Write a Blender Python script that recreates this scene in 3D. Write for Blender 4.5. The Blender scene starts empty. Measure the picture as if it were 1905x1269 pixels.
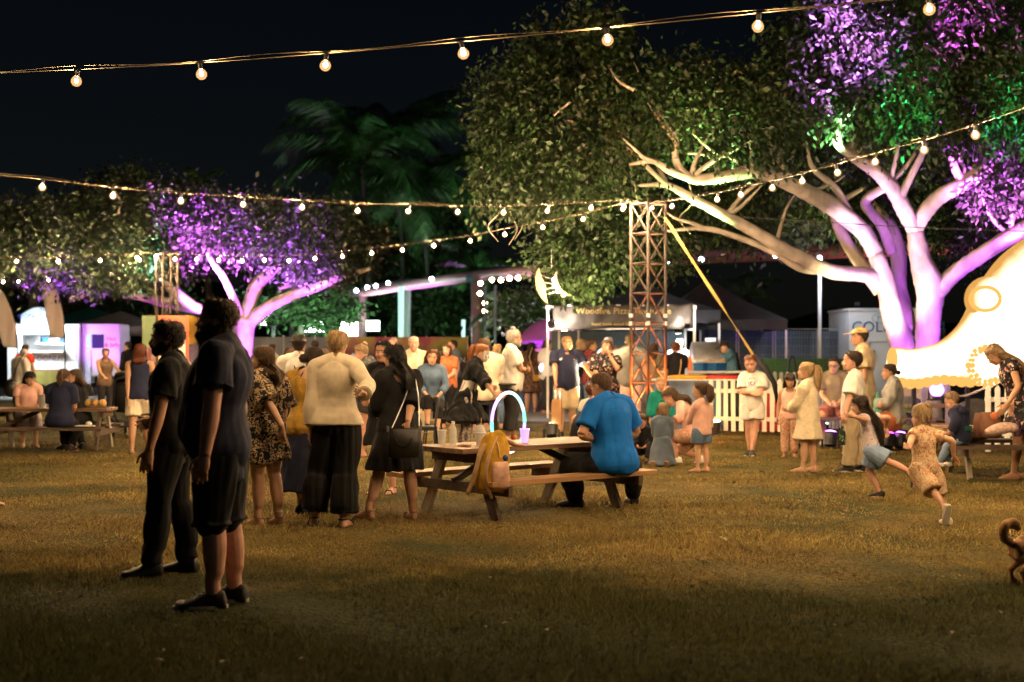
import bpy, math, random
import numpy as np
from mathutils import Vector, Matrix, Quaternion

random.seed(7)
RNG = np.random.default_rng(11)
SC = bpy.context.scene
COL = SC.collection
R = math.radians

# ------------------------------------------------------------------ camera
F, CX, HY, CH = 2646.0, 952.5, 655.0, 1.45     # photo's focal length in pixels, centre, horizon row, eye height
cam = bpy.data.cameras.new('camera')
cam.lens = 50; cam.sensor_width = 36; cam.sensor_fit = 'HORIZONTAL'
cam.shift_y = 20.5 / 1905
cam.clip_start = 0.1; cam.clip_end = 2000
cam.dof.use_dof = True; cam.dof.focus_distance = 12.2; cam.dof.aperture_fstop = 2.0
co = bpy.data.objects.new('camera', cam); COL.objects.link(co)
co.location = (0, 0, CH); co.rotation_euler = (R(90), 0, 0)
SC.camera = co

# ------------------------------------------------------------------ night sky, moon, exposure
world = bpy.data.worlds.new('World'); SC.world = world; world.use_nodes = True
wn = world.node_tree; wn.nodes.clear()
wo = wn.nodes.new('ShaderNodeOutputWorld'); wb = wn.nodes.new('ShaderNodeBackground')
ws = wn.nodes.new('ShaderNodeTexSky'); ws.sky_type = 'NISHITA'; ws.sun_disc = False
ws.sun_elevation = R(35); ws.sun_rotation = R(140); ws.altitude = 0
wb.inputs['Strength'].default_value = 0.0006
wn.links.new(ws.outputs[0], wb.inputs[0]); wn.links.new(wb.outputs[0], wo.inputs[0])
moon = bpy.data.lights.new('moon', 'SUN'); moon.energy = 0.012; moon.angle = R(0.5); moon.color = (1, .95, .88)
mo = bpy.data.objects.new('moon', moon); COL.objects.link(mo); mo.rotation_euler = (R(55), 0, R(40))
vs = SC.view_settings
vs.view_transform = 'Standard'; vs.look = 'None'; vs.gamma = 1; vs.exposure = 0.4; vs.use_curve_mapping = False
SC.render.engine = 'CYCLES'
SC.cycles.use_denoising = True
SC.cycles.max_bounces = 5; SC.cycles.diffuse_bounces = 2; SC.cycles.glossy_bounces = 2
SC.cycles.transparent_max_bounces = 8
SC.cycles.caustics_reflective = False; SC.cycles.caustics_refractive = False
SC.cycles.sample_clamp_indirect = 4.0
SC.cycles.use_light_tree = True

BULB_L = 26000.0       # radiance of a festoon bulb's filament core

# ------------------------------------------------------------------ placing
def W(px, py, d): return Vector(((px - CX) / F * d, d, CH - (py - HY) / F * d))
def G(px, d): return Vector(((px - CX) / F * d, d, 0.0))

# ------------------------------------------------------------------ materials
MATS = {}
def mat(name, col, rough=.7, var=.18, scale=9., bump=0., bscale=60., metal=0., spec=.35, emis=None, es=0., stretch=None, island=0., trans=0., alpha=1., coords='Object'):
    if name in MATS: return MATS[name]
    m = bpy.data.materials.new(name); m.use_nodes = True
    n = m.node_tree.nodes; l = m.node_tree.links; b = n['Principled BSDF']
    b.inputs['Roughness'].default_value = rough; b.inputs['Metallic'].default_value = metal
    b.inputs['Specular IOR Level'].default_value = spec
    if '_cloth' in name or '_knit' in name: b.inputs['Sheen Weight'].default_value = .25 if max(col) > .06 else .04; b.inputs['Sheen Roughness'].default_value = .4
    if trans: b.inputs['Transmission Weight'].default_value = trans
    if alpha < 1: b.inputs['Alpha'].default_value = alpha
    tc = n.new('ShaderNodeTexCoord'); src = tc.outputs[coords]
    if stretch:
        mp = n.new('ShaderNodeMapping'); mp.inputs['Scale'].default_value = stretch
        l.new(src, mp.inputs[0]); src = mp.outputs[0]
    nz = n.new('ShaderNodeTexNoise'); nz.inputs['Scale'].default_value = scale; nz.inputs['Detail'].default_value = 4
    l.new(src, nz.inputs['Vector'])
    cr = n.new('ShaderNodeValToRGB'); c = Vector(col[:3])
    cr.color_ramp.elements[0].color = (*(c * (1 - var)), 1); cr.color_ramp.elements[1].color = (*(c * (1 + var)), 1)
    cr.color_ramp.elements[0].position = .3; cr.color_ramp.elements[1].position = .7
    l.new(nz.outputs[0], cr.inputs[0]); out = cr.outputs[0]
    if island:
        ge = n.new('ShaderNodeNewGeometry'); hs = n.new('ShaderNodeHueSaturation')
        mr = n.new('ShaderNodeMapRange'); mr.inputs['To Min'].default_value = 1 - island; mr.inputs['To Max'].default_value = 1 + island
        l.new(ge.outputs['Random Per Island'], mr.inputs[0]); l.new(mr.outputs[0], hs.inputs['Value'])
        mr2 = n.new('ShaderNodeMapRange'); mr2.inputs['To Min'].default_value = .47; mr2.inputs['To Max'].default_value = .53
        l.new(ge.outputs['Random Per Island'], mr2.inputs[0]); l.new(mr2.outputs[0], hs.inputs['Hue'])
        l.new(out, hs.inputs['Color']); out = hs.outputs[0]
    l.new(out, b.inputs['Base Color'])
    if emis:
        b.inputs['Emission Color'].default_value = (*emis, 1); b.inputs['Emission Strength'].default_value = es
    if bump:
        bz = n.new('ShaderNodeTexNoise'); bz.inputs['Scale'].default_value = bscale; bz.inputs['Detail'].default_value = 3
        l.new(src, bz.inputs['Vector'])
        bp = n.new('ShaderNodeBump'); bp.inputs['Strength'].default_value = bump; bp.inputs['Distance'].default_value = .01
        l.new(bz.outputs[0], bp.inputs['Height']); l.new(bp.outputs[0], b.inputs['Normal'])
    MATS[name] = m
    return m

def glow(name, col, s):
    if name in MATS: return MATS[name]
    m = bpy.data.materials.new(name); m.use_nodes = True; n = m.node_tree.nodes; n.clear()
    e = n.new('ShaderNodeEmission'); o = n.new('ShaderNodeOutputMaterial')
    e.inputs[0].default_value = (*col, 1); e.inputs[1].default_value = s
    m.node_tree.links.new(e.outputs[0], o.inputs[0]); MATS[name] = m
    return m

def patterned(name, base, spots, scale=30., dens=.45, rough=.8, kind='flower'):
    """cloth print: coloured cells of a Voronoi on a ground colour / checks / stripes"""
    if name in MATS: return MATS[name]
    m = bpy.data.materials.new(name); m.use_nodes = True
    n = m.node_tree.nodes; l = m.node_tree.links; b = n['Principled BSDF']; b.inputs['Roughness'].default_value = rough
    b.inputs['Specular IOR Level'].default_value = .2
    tc = n.new('ShaderNodeTexCoord')
    if kind in ('flower', 'scribble'):
        vo = n.new('ShaderNodeTexVoronoi'); vo.inputs['Scale'].default_value = scale
        nz = n.new('ShaderNodeTexNoise'); nz.inputs['Scale'].default_value = scale * .9; nz.inputs['Detail'].default_value = 2
        mx = n.new('ShaderNodeMixRGB'); mx.inputs[0].default_value = .12
        l.new(tc.outputs['Object'], nz.inputs['Vector']); l.new(tc.outputs['Object'], mx.inputs[1]); l.new(nz.outputs['Color'], mx.inputs[2])
        l.new(mx.outputs[0], vo.inputs['Vector'])
        r1 = n.new('ShaderNodeValToRGB'); r1.color_ramp.interpolation = 'CONSTANT'
        el = r1.color_ramp.elements
        el[0].position = 0; el[0].color = (0, 0, 0, 1); el[1].position = dens; el[1].color = (1, 1, 1, 1)
        if kind == 'scribble':
            el[0].color = (1, 1, 1, 1); el[1].position = dens * .62; el[1].color = (0, 0, 0, 1)
            e2 = el.new(dens); e2.color = (1, 1, 1, 1)
        r2 = n.new('ShaderNodeValToRGB'); r2.color_ramp.interpolation = 'CONSTANT'
        e = r2.color_ramp.elements
        e[0].color = (*spots[0], 1); e[1].color = (*spots[-1], 1); e[1].position = 1 - 1 / max(2, len(spots))
        for i, c in enumerate(spots[1:-1]):
            x = e.new((i + 1) / len(spots)); x.color = (*c, 1)
        l.new(vo.outputs['Color'], r2.inputs[0]); l.new(vo.outputs['Distance'], r1.inputs[0])
        mi = n.new('ShaderNodeMixRGB'); l.new(r1.outputs[0], mi.inputs[0]); l.new(r2.outputs[0], mi.inputs[1]); mi.inputs[2].default_value = (*base, 1)
        l.new(mi.outputs[0], b.inputs['Base Color'])
    else:
        def wave(d, sc, lo):
            w = n.new('ShaderNodeTexWave'); w.bands_direction = d; w.inputs['Scale'].default_value = sc; w.inputs['Distortion'].default_value = .4
            l.new(tc.outputs['Object'], w.inputs['Vector'])
            r = n.new('ShaderNodeValToRGB'); r.color_ramp.interpolation = 'CONSTANT'
            r.color_ramp.elements[1].position = lo; l.new(w.outputs[0], r.inputs[0]); return r.outputs[0]
        a = wave('X', scale, dens)
        mi = n.new('ShaderNodeMixRGB'); mi.inputs[1].default_value = (*base, 1); mi.inputs[2].default_value = (*spots[0], 1)
        l.new(a, mi.inputs[0]); o = mi.outputs[0]
        if kind == 'check':
            c = wave('Z', scale, dens); m2 = n.new('ShaderNodeMixRGB'); m2.inputs[2].default_value = (*spots[-1], 1)
            mm = n.new('ShaderNodeMath'); mm.operation = 'MULTIPLY'; mm.inputs[1].default_value = .6; l.new(c, mm.inputs[0])
            l.new(mm.outputs[0], m2.inputs[0]); l.new(o, m2.inputs[1]); o = m2.outputs[0]
        l.new(o, b.inputs['Base Color'])
    MATS[name] = m
    return m

# ------------------------------------------------------------------ mesh builder
class MB:
    def __init__(s): s.v = []; s.f = []; s.mi = []; s.cur = 0
    def ring(s, c, ux, uy, rx, ry, n):
        i0 = len(s.v)
        for k in range(n):
            a = 2 * math.pi * k / n
            s.v.append(c + ux * (rx * math.cos(a)) + uy * (ry * math.sin(a)))
        return list(range(i0, i0 + n))
    def pts(s, ps):
        i0 = len(s.v); s.v.extend(Vector(p) for p in ps); return list(range(i0, len(s.v)))
    def face(s, ids): s.f.append(tuple(ids)); s.mi.append(s.cur)
    def bridge(s, a, b):
        n = len(a)
        for k in range(n): s.face((a[k], a[(k + 1) % n], b[(k + 1) % n], b[k]))
    def rings(s, rs, cap=True):
        for a, b in zip(rs, rs[1:]): s.bridge(a, b)
        if cap: s.face(rs[0][::-1]); s.face(rs[-1])
    def tube(s, pts, rad, n=8, cap=True, flat=1.0, up=None):
        pts = [Vector(p) for p in pts]
        if not hasattr(rad, '__len__'): rad = [rad] * len(pts)
        rs = []; u = None
        for i, p in enumerate(pts):
            d = (pts[min(i + 1, len(pts) - 1)] - pts[max(i - 1, 0)])
            d = d.normalized() if d.length > 1e-9 else Vector((0, 0, 1))
            if u is None:
                h = Vector(up) if up is not None else (Vector((0, 0, 1)) if abs(d.z) < .9 else Vector((0, 1, 0)))
                u = h
            u = (u - d * u.dot(d))
            u = u.normalized() if u.length > 1e-6 else d.orthogonal().normalized()
            w = d.cross(u)
            rs.append(s.ring(p, w, u, rad[i], rad[i] * flat, n))
        s.rings(rs, cap)
    def box(s, c, size, M=None):
        c = Vector(c); h = Vector(size) / 2; i0 = len(s.v)
        for x in (-1, 1):
            for y in (-1, 1):
                for z in (-1, 1):
                    p = Vector((x * h.x, y * h.y, z * h.z))
                    if M is not None: p = M @ p
                    s.v.append(c + p)
        for q in ((0, 1, 3, 2), (4, 6, 7, 5), (0, 4, 5, 1), (2, 3, 7, 6), (0, 2, 6, 4), (1, 5, 7, 3)): s.face([i0 + k for k in q])
    def beam(s, a, b, w, h, up=(0, 0, 1)):
        a = Vector(a); b = Vector(b); d = (b - a); L = d.length; d.normalize(); u = Vector(up); u = (u - d * u.dot(d))
        u = u.normalized() if u.length > 1e-6 else d.orthogonal().normalized(); sd = d.cross(u)
        M = Matrix((sd, d, u)).transposed()
        s.box((a + b) / 2, (w, L, h), M)
    def ball(s, c, r, n=10, m=7, M=None):
        c = Vector(c); r = Vector((r, r, r)) if not hasattr(r, '__len__') else Vector(r)
        def P(v): v = Vector((v[0] * r.x, v[1] * r.y, v[2] * r.z)); return c + (M @ v if M is not None else v)
        top = s.pts([P((0, 0, 1))]); rs = []
        for j in range(1, m):
            t = math.pi * j / m
            rs.append(s.pts([P((math.sin(t) * math.cos(2 * math.pi * k / n), math.sin(t) * math.sin(2 * math.pi * k / n), math.cos(t))) for k in range(n)]))
        bot = s.pts([P((0, 0, -1))])
        for k in range(n): s.face((top[0], rs[0][k], rs[0][(k + 1) % n])); s.face((bot[0], rs[-1][(k + 1) % n], rs[-1][k]))
        for a, b in zip(rs, rs[1:]):
            for k in range(n): s.face((a[k], b[k], b[(k + 1) % n], a[(k + 1) % n]))
    def lathe(s, c, prof, n=16, cap=True):
        c = Vector(c)
        s.rings([s.ring(c + Vector((0, 0, z)), Vector((1, 0, 0)), Vector((0, 1, 0)), r, r, n) for r, z in prof], cap)
    def mesh(s, name):
        me = bpy.data.meshes.new(name)
        me.from_pydata([tuple(v) for v in s.v], [], s.f)
        return me
    def build(s, name, m, parent=None, smooth=False, bevel=0):
        me = s.mesh(name)
        ms = m if isinstance(m, (list, tuple)) else [m]
        for x in ms: me.materials.append(x)
        if len(ms) > 1: me.polygons.foreach_set('material_index', s.mi)
        if smooth: me.polygons.foreach_set('use_smooth', [True] * len(me.polygons))
        o = bpy.data.objects.new(name, me); COL.objects.link(o)
        if parent is not None: o.parent = parent
        if bevel:
            bv = o.modifiers.new('b', 'BEVEL'); bv.width = bevel; bv.segments = 2; bv.limit_method = 'ANGLE'
        return o

def tag(o, label=None, cat=None, group=None, kind=None):
    if label: o['label'] = label
    if cat: o['category'] = cat
    if group: o['group'] = group
    if kind: o['kind'] = kind
    return o
def thing(name, label, cat, loc=(0, 0, 0), rz=0., group=None):
    o = bpy.data.objects.new(name, None); COL.objects.link(o); o.location = loc; o.rotation_euler = (0, 0, rz)
    o.empty_display_size = .2
    return tag(o, label, cat, group)
def copy_tree(o, parent=None):
    c = o.copy(); COL.objects.link(c); c.parent = parent
    for ch in list(o.children): copy_tree(ch, c)
    return c
def share(name, data, parent, loc=(0, 0, 0), rot=(0, 0, 0), scale=(1, 1, 1)):
    o = bpy.data.objects.new(name, data); COL.objects.link(o); o.parent = parent
    o.location = loc; o.rotation_euler = rot; o.scale = scale
    return o
TEXTS = []
def text(name, body, size, m, parent, M, ext=.004, align='CENTER'):
    cu = bpy.data.curves.new(name, 'FONT'); cu.body = body; cu.size = size; cu.extrude = ext; cu.align_x = align; cu.align_y = 'CENTER'
    cu.resolution_u = 2; cu.materials.append(m)
    o = bpy.data.objects.new(name, cu); COL.objects.link(o); o.parent = parent; o.matrix_local = M; TEXTS.append(o)
    return o
def facing(loc, rz=0.):       # text that reads from -Y when rz = 0
    return Matrix.Translation(loc) @ Matrix.Rotation(rz, 4, 'Z') @ Matrix.Rotation(R(90), 4, 'X')
def spot(name, loc, target, power, col, size=60., blend=.4, radius=.08, parent=None):
    li = bpy.data.lights.new(name, 'SPOT'); li.energy = power; li.color = col; li.spot_size = R(size); li.spot_blend = blend; li.shadow_soft_size = radius
    o = bpy.data.objects.new(name, li); COL.objects.link(o); o.location = loc
    o.rotation_euler = (Vector(target) - Vector(loc)).to_track_quat('-Z', 'Y').to_euler()
    if parent is not None: o.parent = parent
    return o
def catmull(P, k=5):
    P = [Vector(p) for p in P]; out = []
    Q = [P[0] * 2 - P[1]] + P + [P[-1] * 2 - P[-2]]
    for i in range(1, len(Q) - 2):
        a, b, c, d = Q[i - 1:i + 3]
        for j in range(k):
            t = j / k
            out.append(.5 * ((2 * b) + (c - a) * t + (2 * a - 5 * b + 4 * c - d) * t * t + (3 * b - a - 3 * c + d) * t ** 3))
    out.append(P[-1]); return out
def lerps(xs, n):
    return list(np.interp(np.linspace(0, len(xs) - 1, n), range(len(xs)), xs))
# ================================================================== the ground
def np_mesh(name, verts, k, m, parent=None, smooth=False):
    """mesh of separate k-gons from an (N*k, 3) array"""
    nf = len(verts) // k
    me = bpy.data.meshes.new(name)
    me.vertices.add(len(verts)); me.vertices.foreach_set('co', verts.astype(np.float32).ravel())
    me.loops.add(nf * k); me.loops.foreach_set('vertex_index', np.arange(nf * k, dtype=np.int32))
    me.polygons.add(nf); me.polygons.foreach_set('loop_start', np.arange(0, nf * k, k, dtype=np.int32))
    me.update(calc_edges=True); me.materials.append(m)
    o = bpy.data.objects.new(name, me); COL.objects.link(o); o.parent = parent
    return o

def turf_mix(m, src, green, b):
    """lush green turf where the lawn is not worn: patches by the far tables, and the near end, also painted darker as the light falls off"""
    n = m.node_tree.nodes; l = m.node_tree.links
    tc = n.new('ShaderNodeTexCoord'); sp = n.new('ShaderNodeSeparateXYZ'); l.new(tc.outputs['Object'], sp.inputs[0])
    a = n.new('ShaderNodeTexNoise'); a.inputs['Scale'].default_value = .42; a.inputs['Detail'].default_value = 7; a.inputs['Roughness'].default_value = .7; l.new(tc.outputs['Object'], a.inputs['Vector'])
    y = n.new('ShaderNodeMapRange'); y.inputs['From Min'].default_value = 11.0; y.inputs['From Max'].default_value = 7.4; y.inputs['To Min'].default_value = -.10; y.inputs['To Max'].default_value = .36; l.new(sp.outputs['Y'], y.inputs[0])  # near end: greener turf, with the light's falloff painted into its dark tone
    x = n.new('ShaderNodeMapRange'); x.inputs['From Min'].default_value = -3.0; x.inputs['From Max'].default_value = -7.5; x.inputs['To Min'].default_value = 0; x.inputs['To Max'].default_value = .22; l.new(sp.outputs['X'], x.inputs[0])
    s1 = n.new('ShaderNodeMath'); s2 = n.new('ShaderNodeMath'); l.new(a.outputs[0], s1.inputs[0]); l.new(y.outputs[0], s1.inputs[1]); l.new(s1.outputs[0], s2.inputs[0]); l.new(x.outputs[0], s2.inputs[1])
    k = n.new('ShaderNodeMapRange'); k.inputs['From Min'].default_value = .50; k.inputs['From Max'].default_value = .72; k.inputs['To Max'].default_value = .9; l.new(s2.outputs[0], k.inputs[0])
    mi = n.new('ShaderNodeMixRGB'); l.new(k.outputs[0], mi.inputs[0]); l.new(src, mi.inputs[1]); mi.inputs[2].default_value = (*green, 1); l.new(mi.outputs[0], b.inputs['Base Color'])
def ground_mat():
    m = bpy.data.materials.new('lawn'); m.use_nodes = True
    n = m.node_tree.nodes; l = m.node_tree.links; b = n['Principled BSDF']; b.inputs['Roughness'].default_value = .95; b.inputs['Specular IOR Level'].default_value = .1
    tc = n.new('ShaderNodeTexCoord')
    a = n.new('ShaderNodeTexNoise'); a.inputs['Scale'].default_value = .55; a.inputs['Detail'].default_value = 6; a.inputs['Roughness'].default_value = .65
    c = n.new('ShaderNodeTexNoise'); c.inputs['Scale'].default_value = 26; c.inputs['Detail'].default_value = 5
    for x in (a, c): l.new(tc.outputs['Object'], x.inputs['Vector'])
    r = n.new('ShaderNodeValToRGB'); e = r.color_ramp.elements
    e[0].position = .39; e[0].color = (.042, .047, .014, 1); e[1].position = .62; e[1].color = (.175, .118, .043, 1)
    x = e.new(.5); x.color = (.105, .086, .026, 1)
    l.new(a.outputs[0], r.inputs[0])
    r2 = n.new('ShaderNodeValToRGB'); r2.color_ramp.elements[0].color = (.45, .45, .45, 1); r2.color_ramp.elements[1].color = (1.5, 1.45, 1.3, 1)
    r2.color_ramp.elements[0].position = .3; r2.color_ramp.elements[1].position = .72
    l.new(c.outputs[0], r2.inputs[0])
    mx = n.new('ShaderNodeMixRGB'); mx.blend_type = 'MULTIPLY'; mx.inputs[0].default_value = 1
    l.new(r.outputs[0], mx.inputs[1]); l.new(r2.outputs[0], mx.inputs[2])
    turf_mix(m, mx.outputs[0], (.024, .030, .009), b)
    bp = n.new('ShaderNodeBump'); bp.inputs['Strength'].default_value = .9; bp.inputs['Distance'].default_value = .05
    l.new(c.outputs[0], bp.inputs['Height']); l.new(bp.outputs[0], b.inputs['Normal'])
    return m
g = MB(); g.face(g.pts([(-600, -60, 0), (600, -60, 0), (600, 1400, 0), (-600, 1400, 0)]))
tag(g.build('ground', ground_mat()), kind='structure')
pm = mat('gravel', (.26, .24, .22), .95, .25, 3., .6, 30)
g = MB(); P = [(-30, 41), (-8, 44), (-2, 30), (2.2, 29.5), (3.4, 33), (6, 40), (40, 44), (40, 58), (-30, 58)]
g.face(g.pts([(x, y, .004) for x, y in P])); tag(g.build('gravel_path', pm), kind='structure')

# short worn lawn: single blades, thinner with distance
def lawn():
    N = 430000
    bb = None; u = RNG.random(N); d = 1 / (1 / 5.6 - u * (1 / 5.6 - 1 / 27.0)); d = 5.6 + (d - 5.6) ** 1.0
    x = (RNG.random(N) - .5) * .80 * d
    cl = np.sin(x * 1.7 + 1.3 * np.sin(d * .9)) + np.sin(d * 2.3 + 2.1 * np.sin(x * .8)) + np.sin(x * 5.1 + d * 3.7) * .6
    keep = RNG.random(N) < np.clip(.62 + .2 * cl, .15, 1); x = x[keep]; d = d[keep]; cl = cl[keep]; N = len(x)
    h = (.012 + .016 * RNG.random(N)) * np.clip(1 + .22 * cl, .5, 1.6); h[RNG.random(N) < .012] *= 1.9
    w = .0032 * np.clip(d / 7, 1, 3.2); a = RNG.random(N) * 6.283; b = RNG.random(N) * 6.283
    lean = (.25 + .75 * RNG.random(N)) * h
    V = np.zeros((N, 3, 3))
    V[:, 0] = np.stack([x - w * np.cos(a), d - w * np.sin(a), np.zeros(N)], 1)
    V[:, 1] = np.stack([x + w * np.cos(a), d + w * np.sin(a), np.zeros(N)], 1)
    V[:, 2] = np.stack([x + lean * np.cos(b), d + lean * np.sin(b), h], 1)
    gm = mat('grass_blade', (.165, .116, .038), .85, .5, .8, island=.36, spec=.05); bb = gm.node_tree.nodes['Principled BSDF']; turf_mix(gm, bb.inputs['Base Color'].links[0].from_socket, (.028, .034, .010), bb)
    nrm = np.cross(V[:, 1] - V[:, 0], V[:, 2] - V[:, 0]); sw = nrm[:, 1] > 0
    V[sw, 0], V[sw, 1] = V[sw, 1].copy(), V[sw, 0].copy()
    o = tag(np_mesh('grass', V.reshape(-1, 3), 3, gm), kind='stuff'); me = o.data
    me.polygons.foreach_set('use_smooth', np.ones(N, bool))
    nv = RNG.normal(size=(N, 1, 3)) * .38 + np.array([0, 0, 1.0]); nv /= np.linalg.norm(nv, axis=2)[:, :, None]
    me.normals_split_custom_set_from_vertices(np.repeat(nv, 3, 1).reshape(-1, 3).tolist())
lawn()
dry = mat('dry_leaf', (.42, .33, .2), .7, .3, 30)
def fallen_leaf(px, py):
    d = F * CH / (py - HY); p = G(px, d); g = MB(); a = random.random() * 6
    c, s = math.cos(a), math.sin(a); L, w = .055, .024
    pts = [(0, -L, .03), (w, -.01, .045), (0, 0, .032), (-w, -.01, .05), (0, L, .055)]
    i = g.pts([(x * c - y * s, x * s + y * c, z) for x, y, z in pts]); g.face((i[0], i[1], i[2])); g.face((i[0], i[2], i[3])); g.face((i[1], i[4], i[2])); g.face((i[2], i[4], i[3]))
    o = g.build('fallen_leaf', dry); o.location = p; return o
for px, py, lab in ((1416, 884, 'pale dry leaf lying on the grass between the picket fence and the running children'),
                    (1567, 958, 'curled dry leaf on bare grass in front of the boy holding a bottle'),
                    (930, 990, 'small pale leaf on the grass beside the picnic table leg'),
                    (1345, 1012, 'brown leaf lying alone on the grass in front of the man in blue')):
    tag(fallen_leaf(px, py), lab, 'leaf', 'fallen leaves on the lawn')

# ================================================================== trees
bark = mat('fig_bark', (.32, .27, .22), .9, .4, 3.2, 1., 15, stretch=(1, 1, .45), spec=.15)
bark2 = mat('dark_bark', (.16, .12, .09), .9, .3, 5., .5, 26)
leafm = mat('fig_leaf', (.018, .032, .009), (.5), .55, .7, island=.85, spec=.28)
leaflow = mat('low_fig_leaf', (.010, .016, .006), .48, .55, .7, island=.85, spec=.32)
leafdark = mat('dark_leaf', (.034, .056, .018), .5, .5, .8, island=.6, spec=.25)
def crown(name, blobs, n, size, m, parent, clumps=60, droop=.55, seed=1):
    """leaves gathered in many small sprays over the skin of uneven blobs"""
    rg = np.random.default_rng(seed); out = []
    area = np.array([(r[0] * r[2] + r[1] * r[2] + r[0] * r[1]) for c, r in blobs]); share_ = area / area.sum()
    for (c, r), sh in zip(blobs, share_):
        k = max(6, int(clumps * len(blobs) * sh)); nl = max(8, int(n * sh / k))
        v = rg.normal(size=(k, 3)); v /= np.linalg.norm(v, axis=1)[:, None]
        rad = rg.uniform(.35, 1.0, size=(k, 1)) ** .45 * rg.uniform(.86, 1.12, size=(k, 1))
        cc = np.array(c) + v * rad * np.array(r)
        sp = .17 * np.mean(r) * rg.uniform(.45, 1.6, size=(k, 1))
        p = np.repeat(cc, nl, 0) + rg.normal(size=(k * nl, 3)) * np.repeat(sp, nl, 0)
        o = np.repeat(v, nl, 0) * .55 + rg.normal(size=(k * nl, 3)) * .6; o[:, 2] -= droop
        o /= np.linalg.norm(o, axis=1)[:, None]
        s = np.cross(o, rg.normal(size=o.shape)); s /= np.linalg.norm(s, axis=1)[:, None]
        L = size * rg.uniform(.6, 1.35, size=(len(p), 1)); w = L * rg.uniform(.17, .27, size=(len(p), 1))
        nn = np.cross(o, s)
        V = np.stack([p, p + o * L * .45 + s * w + nn * L * .05, p + o * L, p + o * L * .45 - s * w + nn * L * .05], 1)
        out.append(V.reshape(-1, 3))
    return np_mesh(name, np.concatenate(out), 4, m, parent)
def limb(name, pts, r, m, parent, n=12, knobby=.025):
    c = catmull(pts, 9); rr = np.interp(np.linspace(0, 1, len(c)), np.linspace(0, 1, len(r)), r)
    rr = [x * (1 + knobby * math.sin(i * 1.9 + x * 40)) for i, x in enumerate(rr)]
    g = MB(); g.tube(c, rr, n + 8 if max(r) > .07 else n)
    if max(r) > .07:      # fluted, lumpy wood
        k = n + 8; s0 = pts[0][0] * 7 + pts[-1][2] * 3
        for i, p in enumerate(c):
            for q in range(k):
                a = 2 * math.pi * q / k; v = g.v[i * k + q]
                f = 1 + .055 * math.sin(3 * a + .35 * i + s0) + .04 * math.sin(5 * a - .5 * i + s0 * 2) + .035 * math.sin(9 * a + 1.1 * i) * math.sin(.9 * i + s0) + random.uniform(-.018, .018)
                g.v[i * k + q] = p + (v - p) * f
    return g.build(name, m, parent, smooth=True)
def PX(lst): return [W(*p) for p in lst]
def blob(px, py, d, rx, ry, rd=None):
    s = d / F; return (W(px, py, d), (rx * s, rd if rd else max(rx, ry) * s * .9, ry * s))

big = thing('fig_tree', 'huge spreading fig tree with pale limbs lit purple behind the glowing lantern', 'tree', G(1725, 26.2), group='trees around the lawn')
def BL(name, pts, r): 
    o = limb(name, PX(pts), [x * (.88 if name == 'trunk' else .78) for x in r], bark, None); o.parent = big; o.matrix_parent_inverse = Matrix.Translation(-big.location); return o
BL('trunk', [(1722, 800, 26.2), (1724, 690, 26.2), (1728, 600, 26.2), (1728, 530, 26.1), (1712, 480, 26.0), (1702, 430, 26.0)], [.36, .26, .25, .30, .21, .17])
BL('trunk', [(1700, 800, 26.6), (1690, 690, 26.5), (1668, 610, 26.4), (1650, 540, 26.3), (1628, 470, 26.2)], [.40, .30, .24, .2, .17])
BL('limb', [(1628, 470, 26.2), (1600, 425, 26.0), (1550, 385, 25.6), (1500, 358, 25.2), (1450, 333, 24.9), (1400, 320, 24.7), (1340, 330, 24.5), (1285, 332, 24.4), (1258, 300, 24.3), (1258, 262, 24.3), (1262, 230, 24.3)], [.19, .2, .21, .18, .155, .15, .13, .11, .08, .06, .04])
BL('limb', [(1285, 332, 24.4), (1245, 318, 24.2), (1215, 300, 24.1), (1170, 306, 24.0)], [.09, .075, .06, .025])
BL('limb', [(1655, 545, 26.4), (1620, 515, 26.2), (1550, 505, 25.9), (1490, 480, 25.6), (1420, 440, 25.3), (1350, 402, 25.0), (1290, 370, 24.8), (1240, 345, 24.7), (1185, 345, 24.6)], [.2, .18, .17, .15, .14, .12, .10, .07, .02])
BL('limb', [(1640, 540, 26.6), (1600, 490, 26.6), (1575, 450, 26.7), (1556, 412, 26.8), (1560, 380, 27.0), (1615, 345, 27.2)], [.2, .16, .14, .13, .10, .03])
BL('limb', [(1690, 620, 26.8), (1672, 540, 27.2), (1672, 480, 27.4), (1655, 420, 27.6), (1620, 380, 27.8), (1600, 330, 28.0)], [.24, .2, .19, .17, .12, .03])
BL('limb', [(1540, 505, 26.0), (1490, 500, 25.9), (1440, 470, 25.8), (1370, 440, 25.8), (1310, 425, 25.8), (1240, 430, 25.8)], [.1, .08, .075, .07, .06, .03])
BL('limb', [(1702, 430, 26.0), (1680, 385, 25.8), (1655, 345, 25.6), (1625, 315, 25.4), (1585, 290, 25.2), (1558, 262, 25.0), (1566, 225, 24.9), (1558, 190, 24.8), (1530, 150, 24.7), (1505, 132, 24.6)], [.18, .19, .18, .15, .12, .10, .085, .075, .06, .03])
BL('limb', [(1700, 432, 26.0), (1720, 395, 25.9), (1755, 362, 25.7), (1800, 338, 25.5), (1840, 310, 25.3), (1862, 270, 25.1), (1868, 235, 25.0)], [.17, .19, .18, .17, .15, .1, .05])
BL('limb', [(1738, 545, 26.1), (1775, 510, 26.0), (1820, 478, 25.7), (1880, 440, 25.4), (1960, 400, 25.0), (2060, 330, 24.8)], [.22, .19, .18, .19, .18, .12])
BL('limb', [(1655, 345, 25.7), (1610, 375, 26.4), (1640, 420, 26.6), (1660, 470, 26.7)], [.09, .12, .13, .12])
BL('limb', [(1560, 262, 25.2), (1600, 290, 25.4), (1655, 345, 25.7)], [.07, .1, .12])
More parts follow.
